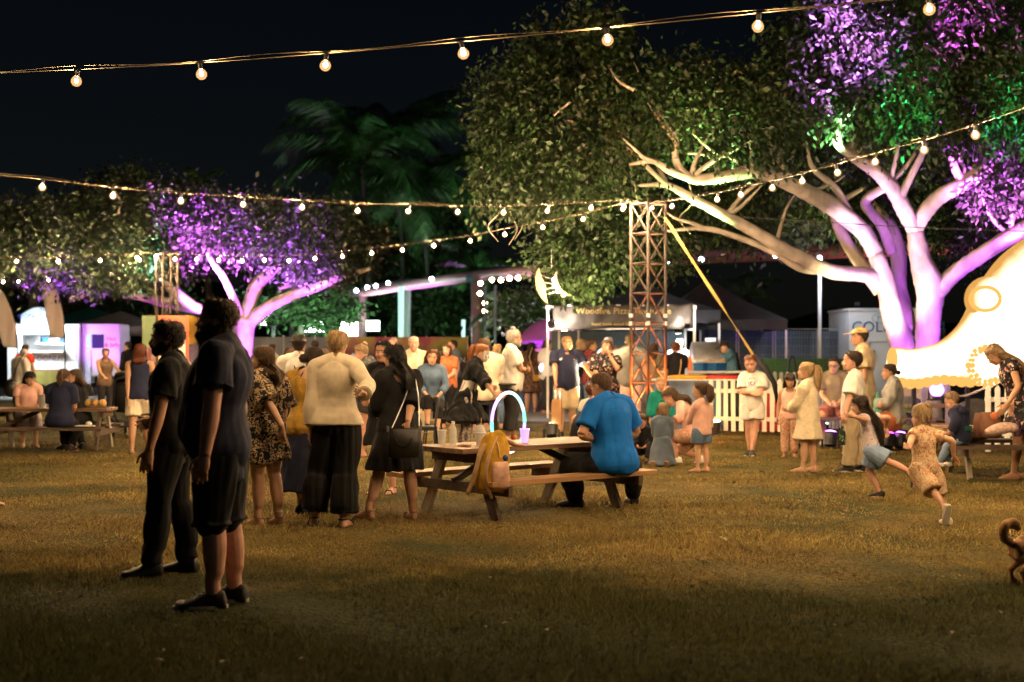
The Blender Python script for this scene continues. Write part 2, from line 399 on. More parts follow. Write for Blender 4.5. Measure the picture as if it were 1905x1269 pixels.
BL('limb', [(1672, 372, 25.7), (1700, 318, 25.4), (1722, 268, 25.1), (1716, 220, 24.9)], [.10, .08, .06, .025])
BL('limb', [(1790, 342, 25.6), (1772, 296, 25.3), (1786, 245, 25.1), (1770, 205, 25)], [.10, .08, .06, .025])
BL('limb', [(1480, 348, 25.1), (1452, 300, 25.0), (1462, 250, 24.9), (1436, 215, 24.8)], [.09, .07, .05, .02])
BL('limb', [(1590, 415, 25.9), (1555, 352, 25.6), (1512, 312, 25.3), (1500, 262, 25.1)], [.10, .085, .06, .02])
BL('limb', [(1340, 330, 24.5), (1320, 290, 24.6), (1275, 285, 24.7)], [.06, .05, .02])
BL('limb', [(1180, 168, 23.6), (1150, 150, 23.6), (1132, 120, 23.7)], [.035, .03, .015])
BL('limb', [(1060, 190, 23.5), (1030, 215, 23.5)], [.025, .02])
BL('limb', [(1770, 215, 24.5), (1800, 240, 24.6), (1845, 262, 24.8)], [.03, .04, .05])
def twigs(par, starts, mm, seed):
    rg = random.Random(seed)
    for px, py, d, k in starts:
        for _ in range(k):
            a = W(px, py, d); v = Vector((rg.uniform(-1, 1), rg.uniform(-.5, .4), rg.uniform(.15, 1))).normalized(); L = rg.uniform(.7, 1.7); p = [a]
            for q in range(3): v = (v + Vector((rg.uniform(-.5, .5), rg.uniform(-.3, .3), rg.uniform(-.2, .5))) * .6).normalized(); p.append(p[-1] + v * L / 3)
            o = limb('branch', p, [.05, .038, .026, .01], mm, None, 6); o.parent = par; o.matrix_parent_inverse = Matrix.Translation(-par.location)
twigs(big, [(1258, 262, 24.3, 2), (1285, 332, 24.4, 2), (1400, 320, 24.7, 2), (1500, 358, 25.2, 2), (1215, 300, 24.1, 1), (1240, 345, 24.7, 2), (1350, 402, 25, 2), (1566, 225, 24.9, 3), (1585, 290, 25.2, 2), (1655, 345, 25.6, 2), (1868, 240, 25, 3), (1800, 338, 25.5, 2), (1880, 440, 25.4, 2), (1310, 425, 25.8, 1), (1440, 470, 25.8, 1)], bark, 4)
BIG = [blob(985, 215, 25.0, 100, 120, 1.3), blob(935, 290, 25.0, 62, 95, 1.0), blob(1075, 120, 25.0, 100, 90, 1.3), blob(1115, 72, 25.2, 50, 36, .8), blob(1090, 260, 24.8, 130, 120, 1.3),
       blob(1010, 360, 24.8, 115, 50, 1.0), blob(1090, 460, 26.5, 92, 75, 1.2), blob(1180, 430, 27.2, 110, 90, 1.0), blob(1045, 520, 27.0, 42, 40, .8),
       blob(1215, 205, 24.8, 120, 78, 1.3), blob(1330, 175, 24.8, 115, 50, 1.3), blob(1360, 235, 24.6, 130, 75, 1.0), blob(1440, 195, 24.6, 100, 72, 1.2),
       blob(1560, 60, 24.4, 110, 90, 1.2), blob(1640, 150, 24.6, 120, 110, 1.2), blob(1560, 190, 25.5, 90, 80, 1.0), blob(1760, 70, 24.4, 140, 120, 1.3), blob(1800, 190, 24.4, 110, 90, 1.0),
       blob(1880, 90, 24.6, 90, 150, 1.3), blob(1880, 250, 24.8, 70, 90, 1.0), blob(1860, 365, 25.2, 70, 55, .8), blob(1700, 260, 26.5, 90, 60, 1.0), blob(1500, 300, 27.4, 130, 60, 1.0),
       blob(1400, 400, 28.2, 130, 60, 1.2), blob(1330, 380, 27.4, 90, 60, .8), blob(1600, 350, 28.4, 180, 90, 1.0), blob(1800, 400, 28.6, 150, 80, 1.0), blob(1950, 200, 25.5, 90, 200, 1.4)]
cr = crown('crown', BIG, 165000, .118, leafm, None, clumps=80, seed=3)
cr.parent = big; cr.matrix_parent_inverse = Matrix.Translation(-big.location)
for i, (px, py, d) in enumerate(((945, 420, 25), (925, 415, 25), (955, 412, 25), (1282, 400, 25), (1180, 395, 25.5))):   # hanging aerial roots
    a = W(px, py - 60, d); pts = [a, a + Vector((.05, 0, -.35)), a + Vector((.16 * (-1) ** i, .1, -.62)), a + Vector((.02, 0, -.9))]
    o = limb('aerial_root', pts, [.012, .012, .01, .004], bark, None, 5); o.parent = big; o.matrix_parent_inverse = Matrix.Translation(-big.location)

lt = thing('fig_tree', 'low wide fig tree lit violet from below behind the two men in black', 'tree', G(452, 33), group='trees around the lawn')
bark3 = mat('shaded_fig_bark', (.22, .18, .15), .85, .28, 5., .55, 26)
def LL(name, pts, r, m=None):
    m = m or bark3; r = [x * .70 for x in r]
    o = limb(name, PX(pts), r, m, None); o.parent = lt; o.matrix_parent_inverse = Matrix.Translation(-lt.location); return o
LL('trunk', [(440, 770, 33), (444, 680, 33), (452, 630, 33), (456, 592, 33)], [.5, .34, .33, .36])
LL('limb', [(450, 600, 33), (430, 545, 32.6), (415, 515, 32.4), (400, 495, 32.2), (385, 470, 32)], [.16, .12, .11, .1, .04])
LL('limb', [(456, 600, 33), (466, 560, 33), (478, 530, 33), (500, 508, 32.8), (522, 490, 32.6), (540, 470, 32.4)], [.26, .22, .24, .2, .12, .05])
LL('limb', [(462, 600, 33), (500, 570, 32.8), (550, 548, 32.4), (600, 528, 32), (640, 512, 31.8), (690, 500, 31.6)], [.24, .2, .17, .17, .15, .05])
LL('limb', [(520, 535, 32.6), (560, 530, 32.4), (600, 535, 32.3), (660, 525, 32.2)], [.08, .07, .06, .03])
LL('limb', [(448, 605, 33), (410, 582, 32.7), (370, 575, 32.2), (340, 555, 31.8), (318, 538, 31.5), (300, 520, 31)], [.24, .2, .19, .17, .14, .05])
LL('limb', [(370, 575, 32.6), (330, 568, 32.9), (270, 552, 33.2), (222, 545, 33.3), (178, 540, 33.4), (150, 550, 33.4), (128, 560, 33.4)], [.17, .17, .17, .16, .14, .12, .05])
LL('limb', [(440, 690, 32.9), (432, 640, 32.6), (428, 610, 32.6), (440, 585, 32.8)], [.2, .1, .09, .12])
LL('limb', [(212, 420, 31), (224, 380, 31), (214, 355, 31)], [.05, .04, .02])
LL('limb', [(58, 745, 49), (62, 580, 48), (75, 520, 46), (90, 470, 44)], [.3, .24, .2, .1], bark2)
LEFT = [blob(30, 440, 31, 90, 55, 1.4), blob(120, 425, 31.5, 80, 55, 1.4), blob(220, 400, 32, 80, 42, 1.4), blob(250, 400, 33.5, 90, 70, 1.4), blob(330, 410, 33.5, 80, 60, 1.4), blob(400, 425, 33, 80, 55, 1.4), blob(480, 430, 32, 80, 60, 1.3),
        blob(570, 435, 31.5, 90, 55, 1.3), blob(640, 450, 32, 80, 50, 1.3), blob(90, 480, 31, 90, 40, 1.3), blob(190, 485, 32, 90, 40, 1.3), blob(290, 490, 33, 80, 30, 1.3), blob(600, 490, 32, 80, 35, 1.2), blob(235, 335, 33, 38, 22, .8), blob(190, 520, 31, 70, 22, .7), blob(245, 532, 31, 40, 16, .5)]
cr = crown('crown', LEFT, 80000, .125, leaflow, None, clumps=60, seed=5); cr.parent = lt; cr.matrix_parent_inverse = Matrix.Translation(-lt.location)

def bush(name, label, px, d, blobs, n, size, trunk=True, m=leafdark, seed=9, cat='tree', group='trees behind the stalls'):
    t = thing(name, label, cat, G(px, d), group=group)
    if trunk:
        top = blobs[0][0]; b = G(px, d)
        o = limb('trunk', [b, b * .6 + top * .4, top], [.22, .17, .08], bark2, None, 8); o.parent = t; o.matrix_parent_inverse = Matrix.Translation(-t.location)
    o = crown('crown', blobs, n, size, m, None, clumps=50, seed=seed); o.parent = t; o.matrix_parent_inverse = Matrix.Translation(-t.location)
bush('dense_tree', 'dark leafy tree between the palms and the purple pipe above the festival banner', 770, 84, [blob(760, 450, 84, 110, 75, 3), blob(680, 470, 86, 80, 60, 3), blob(830, 430, 84, 60, 50, 3)], 20000, .36)
bush('shrub_tree', 'bright lit bushy tree behind the blond short haired woman', 560, 62, [blob(560, 560, 62, 70, 36, 2), blob(610, 580, 62, 60, 35, 2), blob(500, 560, 64, 50, 36, 2)], 7000, .24, seed=12)
bush('shrub_tree', 'dark green tree beside the glowing white posts', 790, 80, [blob(800, 575, 80, 70, 45, 3), blob(700, 580, 80, 45, 42, 3), blob(850, 560, 81, 50, 45, 3)], 12000, .32, seed=13)
bush('shrub_tree', 'low dark tree above the purple umbrella', 1000, 55, [blob(985, 585, 55, 75, 35, 2), blob(1085, 560, 58, 60, 50, 2)], 6000, .24, seed=14)
bush('dense_tree', 'shadowy tree standing behind the doughnut van', 130, 62, [blob(120, 540, 62, 130, 60, 3), blob(-20, 560, 62, 90, 60, 3), blob(280, 575, 60, 70, 40, 2)], 10000, .28, seed=15)

palmbark = mat('palm_bark', (.03, .025, .02), .9, .3, 5., .5, 26)
palmleaf = mat('palm_frond', (.035, .085, .022), .5, .35, 3., island=.35, spec=.4)
def palm(label, px, py, d, L, n, seed, trunk=True, droop=1.0):
    """coconut palm: ringed trunk and arching fronds, each with leaflets on both sides of its rib"""
    rg = random.Random(seed); c = W(px, py, d); base = G(px + 10, d + .5)
    t = thing('palm_tree', label, 'palm tree', base, group='palms behind the stalls')
    inv = Matrix.Translation(-base)
    o = limb('trunk', [base, base * .5 + c * .5 + Vector((.25, 0, 0)), c], [.17, .12, .10], palmbark, None, 8); o.parent = t; o.matrix_parent_inverse = inv
    for i in range(n):
        az = 2 * math.pi * i / n + rg.uniform(-.25, .25); el = rg.uniform(-.25, 1.25); ln = L * rg.uniform(.8, 1.1)
        h = Vector((math.cos(az), math.sin(az), 0)); p = c.copy(); e = el; rib = [p.copy()]
        for k in range(9):
            p = p + (h * math.cos(e) + Vector((0, 0, math.sin(e)))) * (ln / 9); e -= droop * (.10 + .03 * k); rib.append(p.copy())
        g = MB(); g.tube(rib, [.03 * (1 - k / 11) for k in range(10)], 4, up=(0, 0, 1))
        for k in range(1, 10):
            for q in range(5):
                tt = min(k - 1 + q / 5, 8.99); a = rib[int(tt)].lerp(rib[int(tt) + 1], tt % 1); dr = (rib[int(tt) + 1] - rib[int(tt)]).normalized()
                sd = dr.cross(Vector((0, 0, 1))); sd = sd.normalized() if sd.length > 1e-4 else Vector((1, 0, 0))
                ll = L * .26 * math.sin(math.pi * min(1, .12 + tt / 9.6)) ** .6
                for sg in (-1, 1):
                    tip = a + (sd * sg * .75 + dr * .55 + Vector((0, 0, -.55 + rg.uniform(-.15, .15)))) * ll
                    w = dr * .03 * d / 35; i0 = g.pts([a - w, a + w, tip]); g.face(i0)
        f = g.build('frond', palmleaf, t); f.matrix_parent_inverse = inv
palm('tall coconut palm with arching fronds, the higher of the two above the string lights', 672, 300, 76, 6.6, 24, 2)
palm('dark coconut palm with drooping fronds, the lower of the two above the string lights', 782, 340, 78, 6.3, 24, 5)
palm('third coconut palm whose fronds fill the gap between the two tall ones', 735, 265, 80, 6.0, 20, 23)
palm('small dim palm top showing above the violet lit tree', 370, 350, 48, 1.5, 12, 8)
palm('lit green palm crown rising over the purple pipe', 885, 500, 68, 2.4, 13, 11, droop=.8)
palm('short palm with feathery fronds between the lattice post and the umbrella', 935, 580, 58, 1.8, 12, 14)
palm('squat bushy palm beside the olive tent roof', 1385, 550, 41, 1.3, 15, 17)

# distant dark hill behind the fence
g = MB(); N = 40; top = []; bot = []
for i in range(N + 1):
    x = -220 + 440 * i / N; hgt = 6 + 5 * math.sin(i * .5) + 4 * math.sin(i * 1.3 + 1)
    top.append((x, 235 + 8 * math.sin(i * .8), max(1.5, hgt))); bot.append((x, 195, -.5))
a = g.pts(bot); b = g.pts(top)
for i in range(N): g.face((a[i], a[i + 1], b[i + 1], b[i]))
tag(g.build('hill', mat('hillside', (.03, .035, .025), .95, .3, .1), smooth=True), kind='structure')

# ================================================================== lamps
black = mat('black_metal', (.02, .02, .022), .45, .1, 20)
steel = mat('galvanised_steel', (.42, .42, .43), .38, .12, 14, metal=.85)
white_paint = mat('white_paint', (.74, .72, .68), .55, .08, 6, .1, 30)
def uplight(label, loc, target, power, col, size=50, lens=None, blend=.5, group='coloured uplights around the trees', radius=.07):
    t = thing('uplight', label, 'stage light', loc, group=group)
    dr = (Vector(target) - Vector(loc)).normalized(); q = dr.to_track_quat('Z', 'Y').to_matrix()
    g = MB(); g.rings([g.ring(q @ Vector((0, 0, z)) + Vector((0, 0, .16)), q.col[0], q.col[1], r, r, 12) for z, r in ((-.13, .03), (-.12, .085), (.06, .10), (.08, .105))]); g.build('housing', black, t)
    g = MB(); g.box((0, 0, .012), (.26, .2, .024)); g.beam((-.125, 0, .02), (-.125, 0, .17), .02, .03, (1, 0, 0)); g.beam((.125, 0, .02), (.125, 0, .17), .02, .03, (1, 0, 0)); g.build('yoke', black, t)
    g = MB(); g.rings([g.ring(q @ Vector((0, 0, z)) + Vector((0, 0, .16)), q.col[0], q.col[1], r, r, 12) for z, r in ((.083, .095), (.1, .07), (.106, .02))])
    g.build('lens', glow('lens_' + '_'.join('%d' % (c * 99) for c in col), col, lens or 25), t, smooth=True)
    L = spot('lamp', q @ Vector((0, 0, .14)) + Vector((0, 0, .16)), (0, 0, 0), power, col, size, blend, radius, t)
    L.rotation_euler = dr.to_track_quat('-Z', 'Y').to_euler()
    return t
PUR = (.50, .10, 1.0); VIO = (.62, .08, 1.0); GRN = (.12, 1.0, .38); WRM = (1, .80, .45); ORG = (1, .30, .06)

# crisp dry leaf litter, far too small to count
def litter():
    N = 150; rg = np.random.default_rng(5); d = rg.uniform(6.5, 24, N); x = rg.uniform(-.4, .4, N) * d; a = rg.uniform(0, 6.28, N); L = rg.uniform(.012, .034, N); w = L * rg.uniform(.35, .6, N); z = rg.uniform(.018, .034, N)
    c, s = np.cos(a), np.sin(a); V = np.stack([np.stack([x - L * c, d - L * s, z], 1), np.stack([x + w * s, d - w * c, z + .008], 1), np.stack([x + L * c, d + L * s, z + .004], 1), np.stack([x - w * s, d + w * c, z + .010], 1)], 1)
    tag(np_mesh('leaf_litter', V.reshape(-1, 3), 4, mat('litter_leaf', (.17, .115, .055), .8, .4, 9, island=.6)), kind='stuff')
litter()
# ---- uplights round the big tree
uplight('purple uplight shining up the main trunk beside the small table', W(1742, 727, 23.6) - Vector((0, 0, .16)), W(1722, 560, 26.0), 1300, (.45, .06, 1), 78, 60)
uplight('warm white uplight behind the seated woman in grey', G(1618, 23.9), W(1625, 500, 26.2), 1900, WRM, 48)
uplight('purple uplight low behind the picket fence aimed at the long limb', G(1575, 24.2), W(1600, 400, 25.8), 1300, PUR, 24, blend=.9)
up = lambda lab, p, t, e, c, sz: uplight(lab, p, t, e, c, sz, blend=1.0)
up('purple uplight under the lantern aimed into the crown', G(1652, 20.95), W(1800, 170, 23.2), 330000, (.75, .06, 1), 17)
up('violet uplight beside the lantern tail aimed at the high leaves', G(1545, 21.4), W(1590, 60, 23.2), 240000, PUR, 18)
up('violet uplight under the lantern hem aimed at the topmost leaves', G(1675, 21.0), W(1735, 95, 23.2), 130000, PUR, 10)
up('violet uplight behind the cap man aimed beside the bare limb', G(1490, 21.4), W(1520, 110, 23.4), 70000, PUR, 10)
up('violet uplight behind the boy in a hoodie aimed at the low purple leaves', G(1850, 23.2), W(1862, 350, 25.0), 110000, VIO, 26)
up('green uplight beside the picket fence aimed at the leaves around the bare limb', G(1530, 24.0), W(1545, 195, 24.9), 60000, (.45, 1, .5), 10)
up('green uplight behind the man in a cap aimed up into the crown', G(1645, 22.8), W(1690, 150, 24.2), 14000, (.06, 1, .3), 16)
up('green uplight under the lantern aimed at the outer leaves', G(1840, 22.4), W(1890, 100, 24.2), 16000, (.05, 1, .35), 13)
up('small green uplight at the bin station aimed at the leaves above the tower', G(1330, 24.9), W(1310, 130, 24.2), 14000, (.5, 1, .3), 26)
uplight('warm uplight at the back of the tree behind the white cold room', G(1500, 29.5), W(1480, 420, 26.5), 300, WRM, 70)
uplight('warm floodlight on the ground behind the pizza stall aimed at the hanging leaves', G(1120, 24.0), W(1080, 470, 26.0), 3200, (1, .80, .36), 60)
# ---- and round the low tree
uplight('violet uplight beside the trunk of the low tree', G(500, 31.5), W(452, 560, 33), 3200, PUR, 60, 60)
uplight('violet uplight under the long low branch near the van', G(285, 32.0), W(215, 545, 33.3), 420, (.8, .06, 1), 60)
up('violet uplight behind the men aimed at the sunlit-looking purple leaves', G(425, 30.6), W(385, 395, 32.6), 170000, VIO, 34)
up('violet uplight behind the colour panels aimed at the middle of the crown', G(345, 29.4), W(300, 370, 32.6), 80000, PUR, 30)
up('green uplight behind the colour panels aimed at the leaves', G(262, 30.8), W(250, 420, 32.4), 26000, (.35, 1, .65), 26)
up('violet uplight behind the group aimed at the far side of the low tree', G(545, 30.0), W(530, 425, 31.6), 40000, PUR, 46)
up('violet uplight beside the van aimed at the near end of the low crown', G(110, 30.0), W(120, 470, 31.5), 12000, PUR, 50)
uplight('teal floodlight on the ground behind the grey screen', G(590, 55), W(580, 560, 61), 6500, (.55, 1, .75), 90, 60)
uplight('green floodlight on the ground behind the festival banner', G(900, 43), W(880, 510, 50), 1500, (.5, 1, .35), 70)
uplight('dim green floodlight behind the trees aimed at the palms', G(730, 68.5), W(730, 290, 77), 2500, (.42, 1, .38), 60)
uplight('violet floodlight on the ground under the far end of the purple pipe', G(745, 67.6), W(745, 533, 67.8), 3000, (.75, .2, 1), 130)
uplight('pale floodlight behind the stall aimed at the near end of the pink pipe', G(955, 55.6), W(955, 507, 55.8), 1800, (.95, .7, .9), 120)
uplight('dusky red floodlight behind the cold room aimed at the pink pipe', G(1765, 39.6), W(1765, 459, 40.2), 500, (1, .30, .25), 120)
uplight('warm added floodlight brightening the crescent moon', G(1026, 23.6), W(1020, 530, 25.1), 22, (1, .8, .5), 26)  # added light: the moon's own bulbs are too weak to show it

# ================================================================== festoon strings
cable_m = mat('festoon_cable', (.10, .08, .055), .7, .1, 20, spec=.1)
bulb_m = glow('bulb_glow', (1, .66, .34), BULB_L)
gb = MB(); gb.ball((0, 0, -.078), (.0135, .0135, .017), 6, 4); CORE = gb.mesh('filament'); CORE.materials.append(bulb_m); CORE_SOFT = CORE.copy(); CORE_SOFT.materials.clear(); CORE_SOFT.materials.append(glow('bulb_glow_soft', (1, .64, .31), BULB_L * .62))
frost = bpy.data.materials.new('frosted_glass'); frost.use_nodes = True; n_ = frost.node_tree.nodes; n_.clear()      # lit frosted envelope: lets the filament's light through and glows warmly itself
e_, t_, m_, o_ = n_.new('ShaderNodeEmission'), n_.new('ShaderNodeBsdfTransparent'), n_.new('ShaderNodeMixShader'), n_.new('ShaderNodeOutputMaterial')
e_.inputs[0].default_value = (1, .50, .19, 1); e_.inputs[1].default_value = 1.5; m_.inputs[0].default_value = .38
for a_, b_ in ((t_.outputs[0], m_.inputs[1]), (e_.outputs[0], m_.inputs[2]), (m_.outputs[0], o_.inputs[0])): frost.node_tree.links.new(a_, b_)
gb = MB(); gb.lathe((0, 0, 0), [(.014, -.040), (.030, -.052), (.042, -.075), (.040, -.098), (.024, -.117), (.008, -.123)], 12); BULB = gb.mesh('bulb'); BULB.materials.append(frost)
gs = MB(); gs.lathe((0, 0, 0), [(.011, .012), (.018, .004), (.018, -.038), (.015, -.046)], 7); SOCK = gs.mesh('socket'); SOCK.materials.append(black)
def festoon(label, P, more=(), core=None):
    """P: bulbs as (px, py, depth); more: further cable points beyond the ends"""
    pts = [W(*p) + Vector((0, 0, .085)) for p in P]; o0 = pts[0].copy()
    t = thing('string_light', label, 'string light', o0, group='festoon strings over the lawn')
    c = [Vector(m) for m in more[:1]] + pts + [Vector(m) for m in more[1:]]
    cc = catmull([p + Vector((0, 0, .012)) for p in c], 4)
    g = MB(); g.tube([p - o0 for p in cc], .0045, 5); g.build('cable', cable_m, t)
    g = MB(); g.tube([p - o0 + Vector((0, .01, .02 + .012 * math.sin(i))) for i, p in enumerate(cc)], .0022, 4); g.build('catenary_wire', cable_m, t)
    for i, p in enumerate(pts):
        b = share('bulb', BULB, t, p - o0, (random.uniform(-.25, .25), random.uniform(-.25, .25), 0))
        share('socket', SOCK, b); share('filament', core or CORE, b)
def line(bul, d0, d1, n=None):
    """depth falls evenly per bulb"""
    k = len(bul) - 1
    return [(x, y, d0 + (d1 - d0) * i / k) for i, (x, y) in enumerate(bul)]
TOWER = G(1206, 22.0); TOP1 = W(1180, 382, 22)
A = line([(145, 152), (372, 140), (607, 123), (858, 102), (1128, 77), (1412, 50), (1727, 18)], 11.2, 9.7)
A = [(-62, 162, 11.4)] + A + [(2060, -16, 9.4)]
festoon('nearest festoon string of large warm bulbs, highest across the night sky', A, (W(-420, 172, 11.6), W(2450, -60, 8.9)), CORE_SOFT)
B = line([(80, 350), (210, 365), (337, 375), (453, 381), (562, 387), (663, 393), (762, 394), (850, 396), (937, 396), (1020, 393), (1100, 388), (1163, 386)], 15.7, 21.8)
B = [(-75, 338, 15.2)] + B
festoon('festoon string passing in front of the palms to the orange tower top', B, (W(-250, 320, 14.5), W(1190, 378, 22)))
C = line([(1212, 388), (1250, 385), (1289, 379), (1335, 372), (1378, 363), (1438, 351), (1494, 338), (1556, 322), (1630, 302), (1717, 280), (1815, 252)], 21.8, 12.9)
C += [(952.5 + (4.2 + .2 * k) / (12.9 - .91 * k) * F, 655 - (1.96 + .03 * k) / (12.9 - .91 * k) * F, 12.9 - .91 * k) for k in range(1, 6)]      # the string runs on past the camera's side
festoon('festoon string rising from the orange tower across the fig tree limbs', C, (W(1206, 378, 22), Vector((5.6, 6.6, 3.65))))
D = line([(1160, 390), (1085, 409), (1010, 424), (938, 437), (875, 449), (808, 458), (748, 466), (691, 472), (637, 478), (585, 482), (539, 486), (492, 485), (450, 486), (405, 485), (367, 483), (326, 482)], 21.9, 29.6)
festoon('sagging festoon string joining the orange tower to the far tower', D, (W(1190, 378, 22), W(312, 474, 29.8)))
E = line([(290, 478), (258, 484), (218, 497), (184, 505), (153, 513), (120, 518), (90, 522), (60, 524), (35, 525), (5, 525)], 30.0, 38.0)
festoon('far festoon string running from the far tower over the doughnut van', E, (W(312, 474, 29.9), W(-60, 522, 40)))
E2 = [(255, 480, 29.9), (185, 485, 29.7), (108, 487, 29.5), (30, 487, 29.3), (-48, 485, 29.1)]
festoon('festoon string above the feather flags, ending at the far tower', E2, (W(310, 474, 30), W(-150, 480, 29)))
g = MB(); g.tube(catmull([W(1380, 404, 23), W(1545, 414, 21.5), (W(1720, 424, 20)), W(2000, 433, 18)], 5), .006, 5)
tag(g.build('power_cable', black), 'thin black cable crossing in front of the big tree limbs', 'cable')

# ================================================================== truss towers
alu = mat('aluminium_truss', (.038, .028, .024), .6, .1, 20, metal=.1, spec=.2)
def truss(label, base, H, side, bays, rz, rad=.021, coupling=None):
    t = thing('truss_tower', label, 'lighting tower', base, rz, 'lattice towers carrying the festoon strings')
    h = side / 2; C4 = [(-h, -h), (h, -h), (h, h), (-h, h)]
    for x, y in C4:
        g = MB(); g.tube([(x, y, 0), (x, y, H)], rad, 10); g.build('upright', alu, t, smooth=True)
    for k in range(bays):
        z0, z1 = .06 + (H - .1) * k / bays, .06 + (H - .1) * (k + 1) / bays
        for q in range(4):
            a, b = C4[q], C4[(q + 1) % 4]
            g = MB(); g.tube([(*a, z1), (*b, z1)], rad * .55, 6); g.build('rung', alu, t)
            g = MB(); g.tube([(*a, z0), (*b, z1)], rad * .5, 6); g.build('brace', alu, t)
            if bays > 5:
                g = MB(); g.tube([(*b, z0), (*a, z1)], rad * .5, 6); g.build('brace', alu, t)
    if coupling:
        for x, y in C4:
            g = MB()
            for z in (coupling - .06, coupling + .06): g.lathe((x, y, z), [(rad, -.03), (rad * 1.6, -.03), (rad * 1.6, .03), (rad, .03)], 10)
            g.build('coupler', steel, t)
    g = MB(); g.box((0, 0, .03), (side * 1.8, side * 1.8, .06)); g.build('base_plate', black, t)
    return t
tw = truss('orange lit lattice tower between the pizza stall banner and the bins', TOWER, 3.78, .375, 8, R(40), .023, 1.95)
orange = spot('lamp', (0, -.02, .5), (0, 0, 3.8), 3600, (1, .19, .03), 60, .6, .04, None)
fl = thing('floor_lamp', 'orange floor light standing inside the lattice tower', 'stage light', TOWER + Vector((0, 0, .06)))
g = MB(); g.lathe((0, 0, 0), [(.09, 0), (.1, .12), (.1, .2), (.085, .2)], 12); g.build('housing', black, fl)
g = MB(); g.lathe((0, 0, 0), [(.084, .19), (.06, .205), (.01, .21)], 12); g.build('lens', glow('orange_lens', ORG, 60), fl)
orange.parent = fl; orange.location = (0, 0, .24); orange.rotation_euler = (math.pi, 0, 0)
spill = thing('floor_lamp', 'orange floodlight on the grass at the picket fence foot', 'stage light', G(1282, 22.6))
g = MB(); g.box((0, 0, .09), (.2, .12, .16)); g.build('housing', black, spill, bevel=.01)
g = MB(); g.box((.06, .062, .09), (.16, .01, .12)); g.build('lens', glow('orange_lens', ORG, 60), spill)
L_ = spot('lamp', (.06, .1, .12), (0, 0, 0), 170, ORG, 120, .8, .06, spill); L_.rotation_euler = Vector((.9, 1, -.05)).to_track_quat('-Z', 'Y').to_euler()
truss('distant lattice tower rising above the colour panels', G(310, 30.0), 3.57, .335, 5, R(38), .020)

strapy = mat('yellow_webbing', (.30, .21, .06), .7, .12, 40, .3, 300)
st = thing('ratchet_strap', 'yellow tie-down strap slanting from the tower top into a black sleeve', 'strap', TOWER + Vector((.2, 0, 3.5)))
a = W(1237, 405, 21.9) - st.location; b = W(1402, 662, 20.7) - st.location; c = W(1440, 712, 20.5) - st.location
def ribbon(g, pts, w, th=.004, roll=(0, 1, 0)):
    for p, q in zip(pts, pts[1:]):
        g.beam(p, q, w, th, roll)
g = MB(); n = 14
pts = [a.lerp(b, k / n) for k in range(n + 1)]; d = (b - a).normalized()
prev = None
for k, p in enumerate(pts):          # a webbing that twists along its length
    ang = .3 + 1.5 * math.sin(k * .35); s = d.orthogonal().normalized(); s = Quaternion(d, ang) @ s
    r = g.pts([p + s * .025, p - s * .025]);
    if prev: g.face((prev[0], prev[1], r[1], r[0]))
    prev = r
o = g.build('webbing', strapy, st); sm = o.modifiers.new('s', 'SOLIDIFY'); sm.thickness = .004
g = MB(); g.tube([b, b.lerp(c, .5) + Vector((.02, 0, .01)), c, c + Vector((.05, 0, -.3))], [.055, .08, .06, .03], 10, flat=.6); g.build('sleeve', mat('black_sleeve', (.012, .012, .013), .8, .2, 30, .3, 60), st, smooth=True)

# ================================================================== picket fences
cream = mat('cream_paint', (.52, .50, .45), .6, .1, 7, .15, 40)
def picket_mesh(h, w=.075, pointed=False):
    g = MB(); t = .018; top = [(-w / 2, h - w * .45), (-w * .3, h - w * .13), (0, h), (w * .3, h - w * .13), (w / 2, h - w * .45)]
    if pointed: top = [(-w / 2, h - w * .6), (0, h), (w / 2, h - w * .6)]
    out = [(-w / 2, .06)] + top + [(w / 2, .06)]
    a = g.pts([(x, -t / 2, z) for x, z in out]); b = g.pts([(x, t / 2, z) for x, z in out])
    g.face(a); g.face(b[::-1])
    for k in range(len(out)): g.face((a[k], b[k], b[(k + 1) % len(out)], a[(k + 1) % len(out)]))
    return g.mesh('picket')
def picket_fence(label, a, b, h=1.0, gap=.137, m=cream, pointed=False, rails=(.28, .78)):
    a = Vector(a); b = Vector(b); d = b - a; L = d.length; rz = math.atan2(d.y, d.x)
    t = thing('picket_fence', label, 'fence', a, rz, 'picket fences around the lawn')
    pk = picket_mesh(h, pointed=pointed); pk.materials.append(m)
    for z in rails:
        g = MB(); g.box((L / 2, .025, h * z), (L, .03, .07)); g.build('rail', m, t)
    for k in range(int(L / 1.8) + 2):
        g = MB(); g.box((min(L - .03, .03 + k * 1.8), .08, h * .47), (.07, .07, h * .94)); g.build('post', m, t)
    for k in range(int(L / gap) + 1):
        share('picket', pk, t, (.04 + k * gap, 0, random.uniform(-.006, .006)), (0, random.uniform(-.012, .012), 0))
    return t
FD = 25.2
picket_fence('cream picket fence behind the girl with crossed arms', G(1318, FD), G(1482, 24.6), .98)
picket_fence('cream picket fence end beside the girl in the cream coat, hung behind with red', G(1488, 24.7), G(1600, 26.5), .98)
picket_fence('back row of cream pickets below the green turf panels', G(1368, 31), G(1590, 31), 1.02)
picket_fence('white picket fence under the round flower of the lantern', G(1832, 20.6), G(1990, 20.0), .98, m=white_paint, pointed=True)
picket_fence('far white picket fence beside the doughnut van', G(214, 41), G(262, 41), 1.05, m=white_paint)
redm = mat('red_fabric', (.45, .04, .035), .8, .15, 8)
g = MB(); g.box((0, 0, .38), (1.25, .03, .72)); o = g.build('red_mat', redm, bevel=.008); o.location = G(1450, 25.9); tag(o, 'red sheet hanging behind the cream pickets', 'sheet')

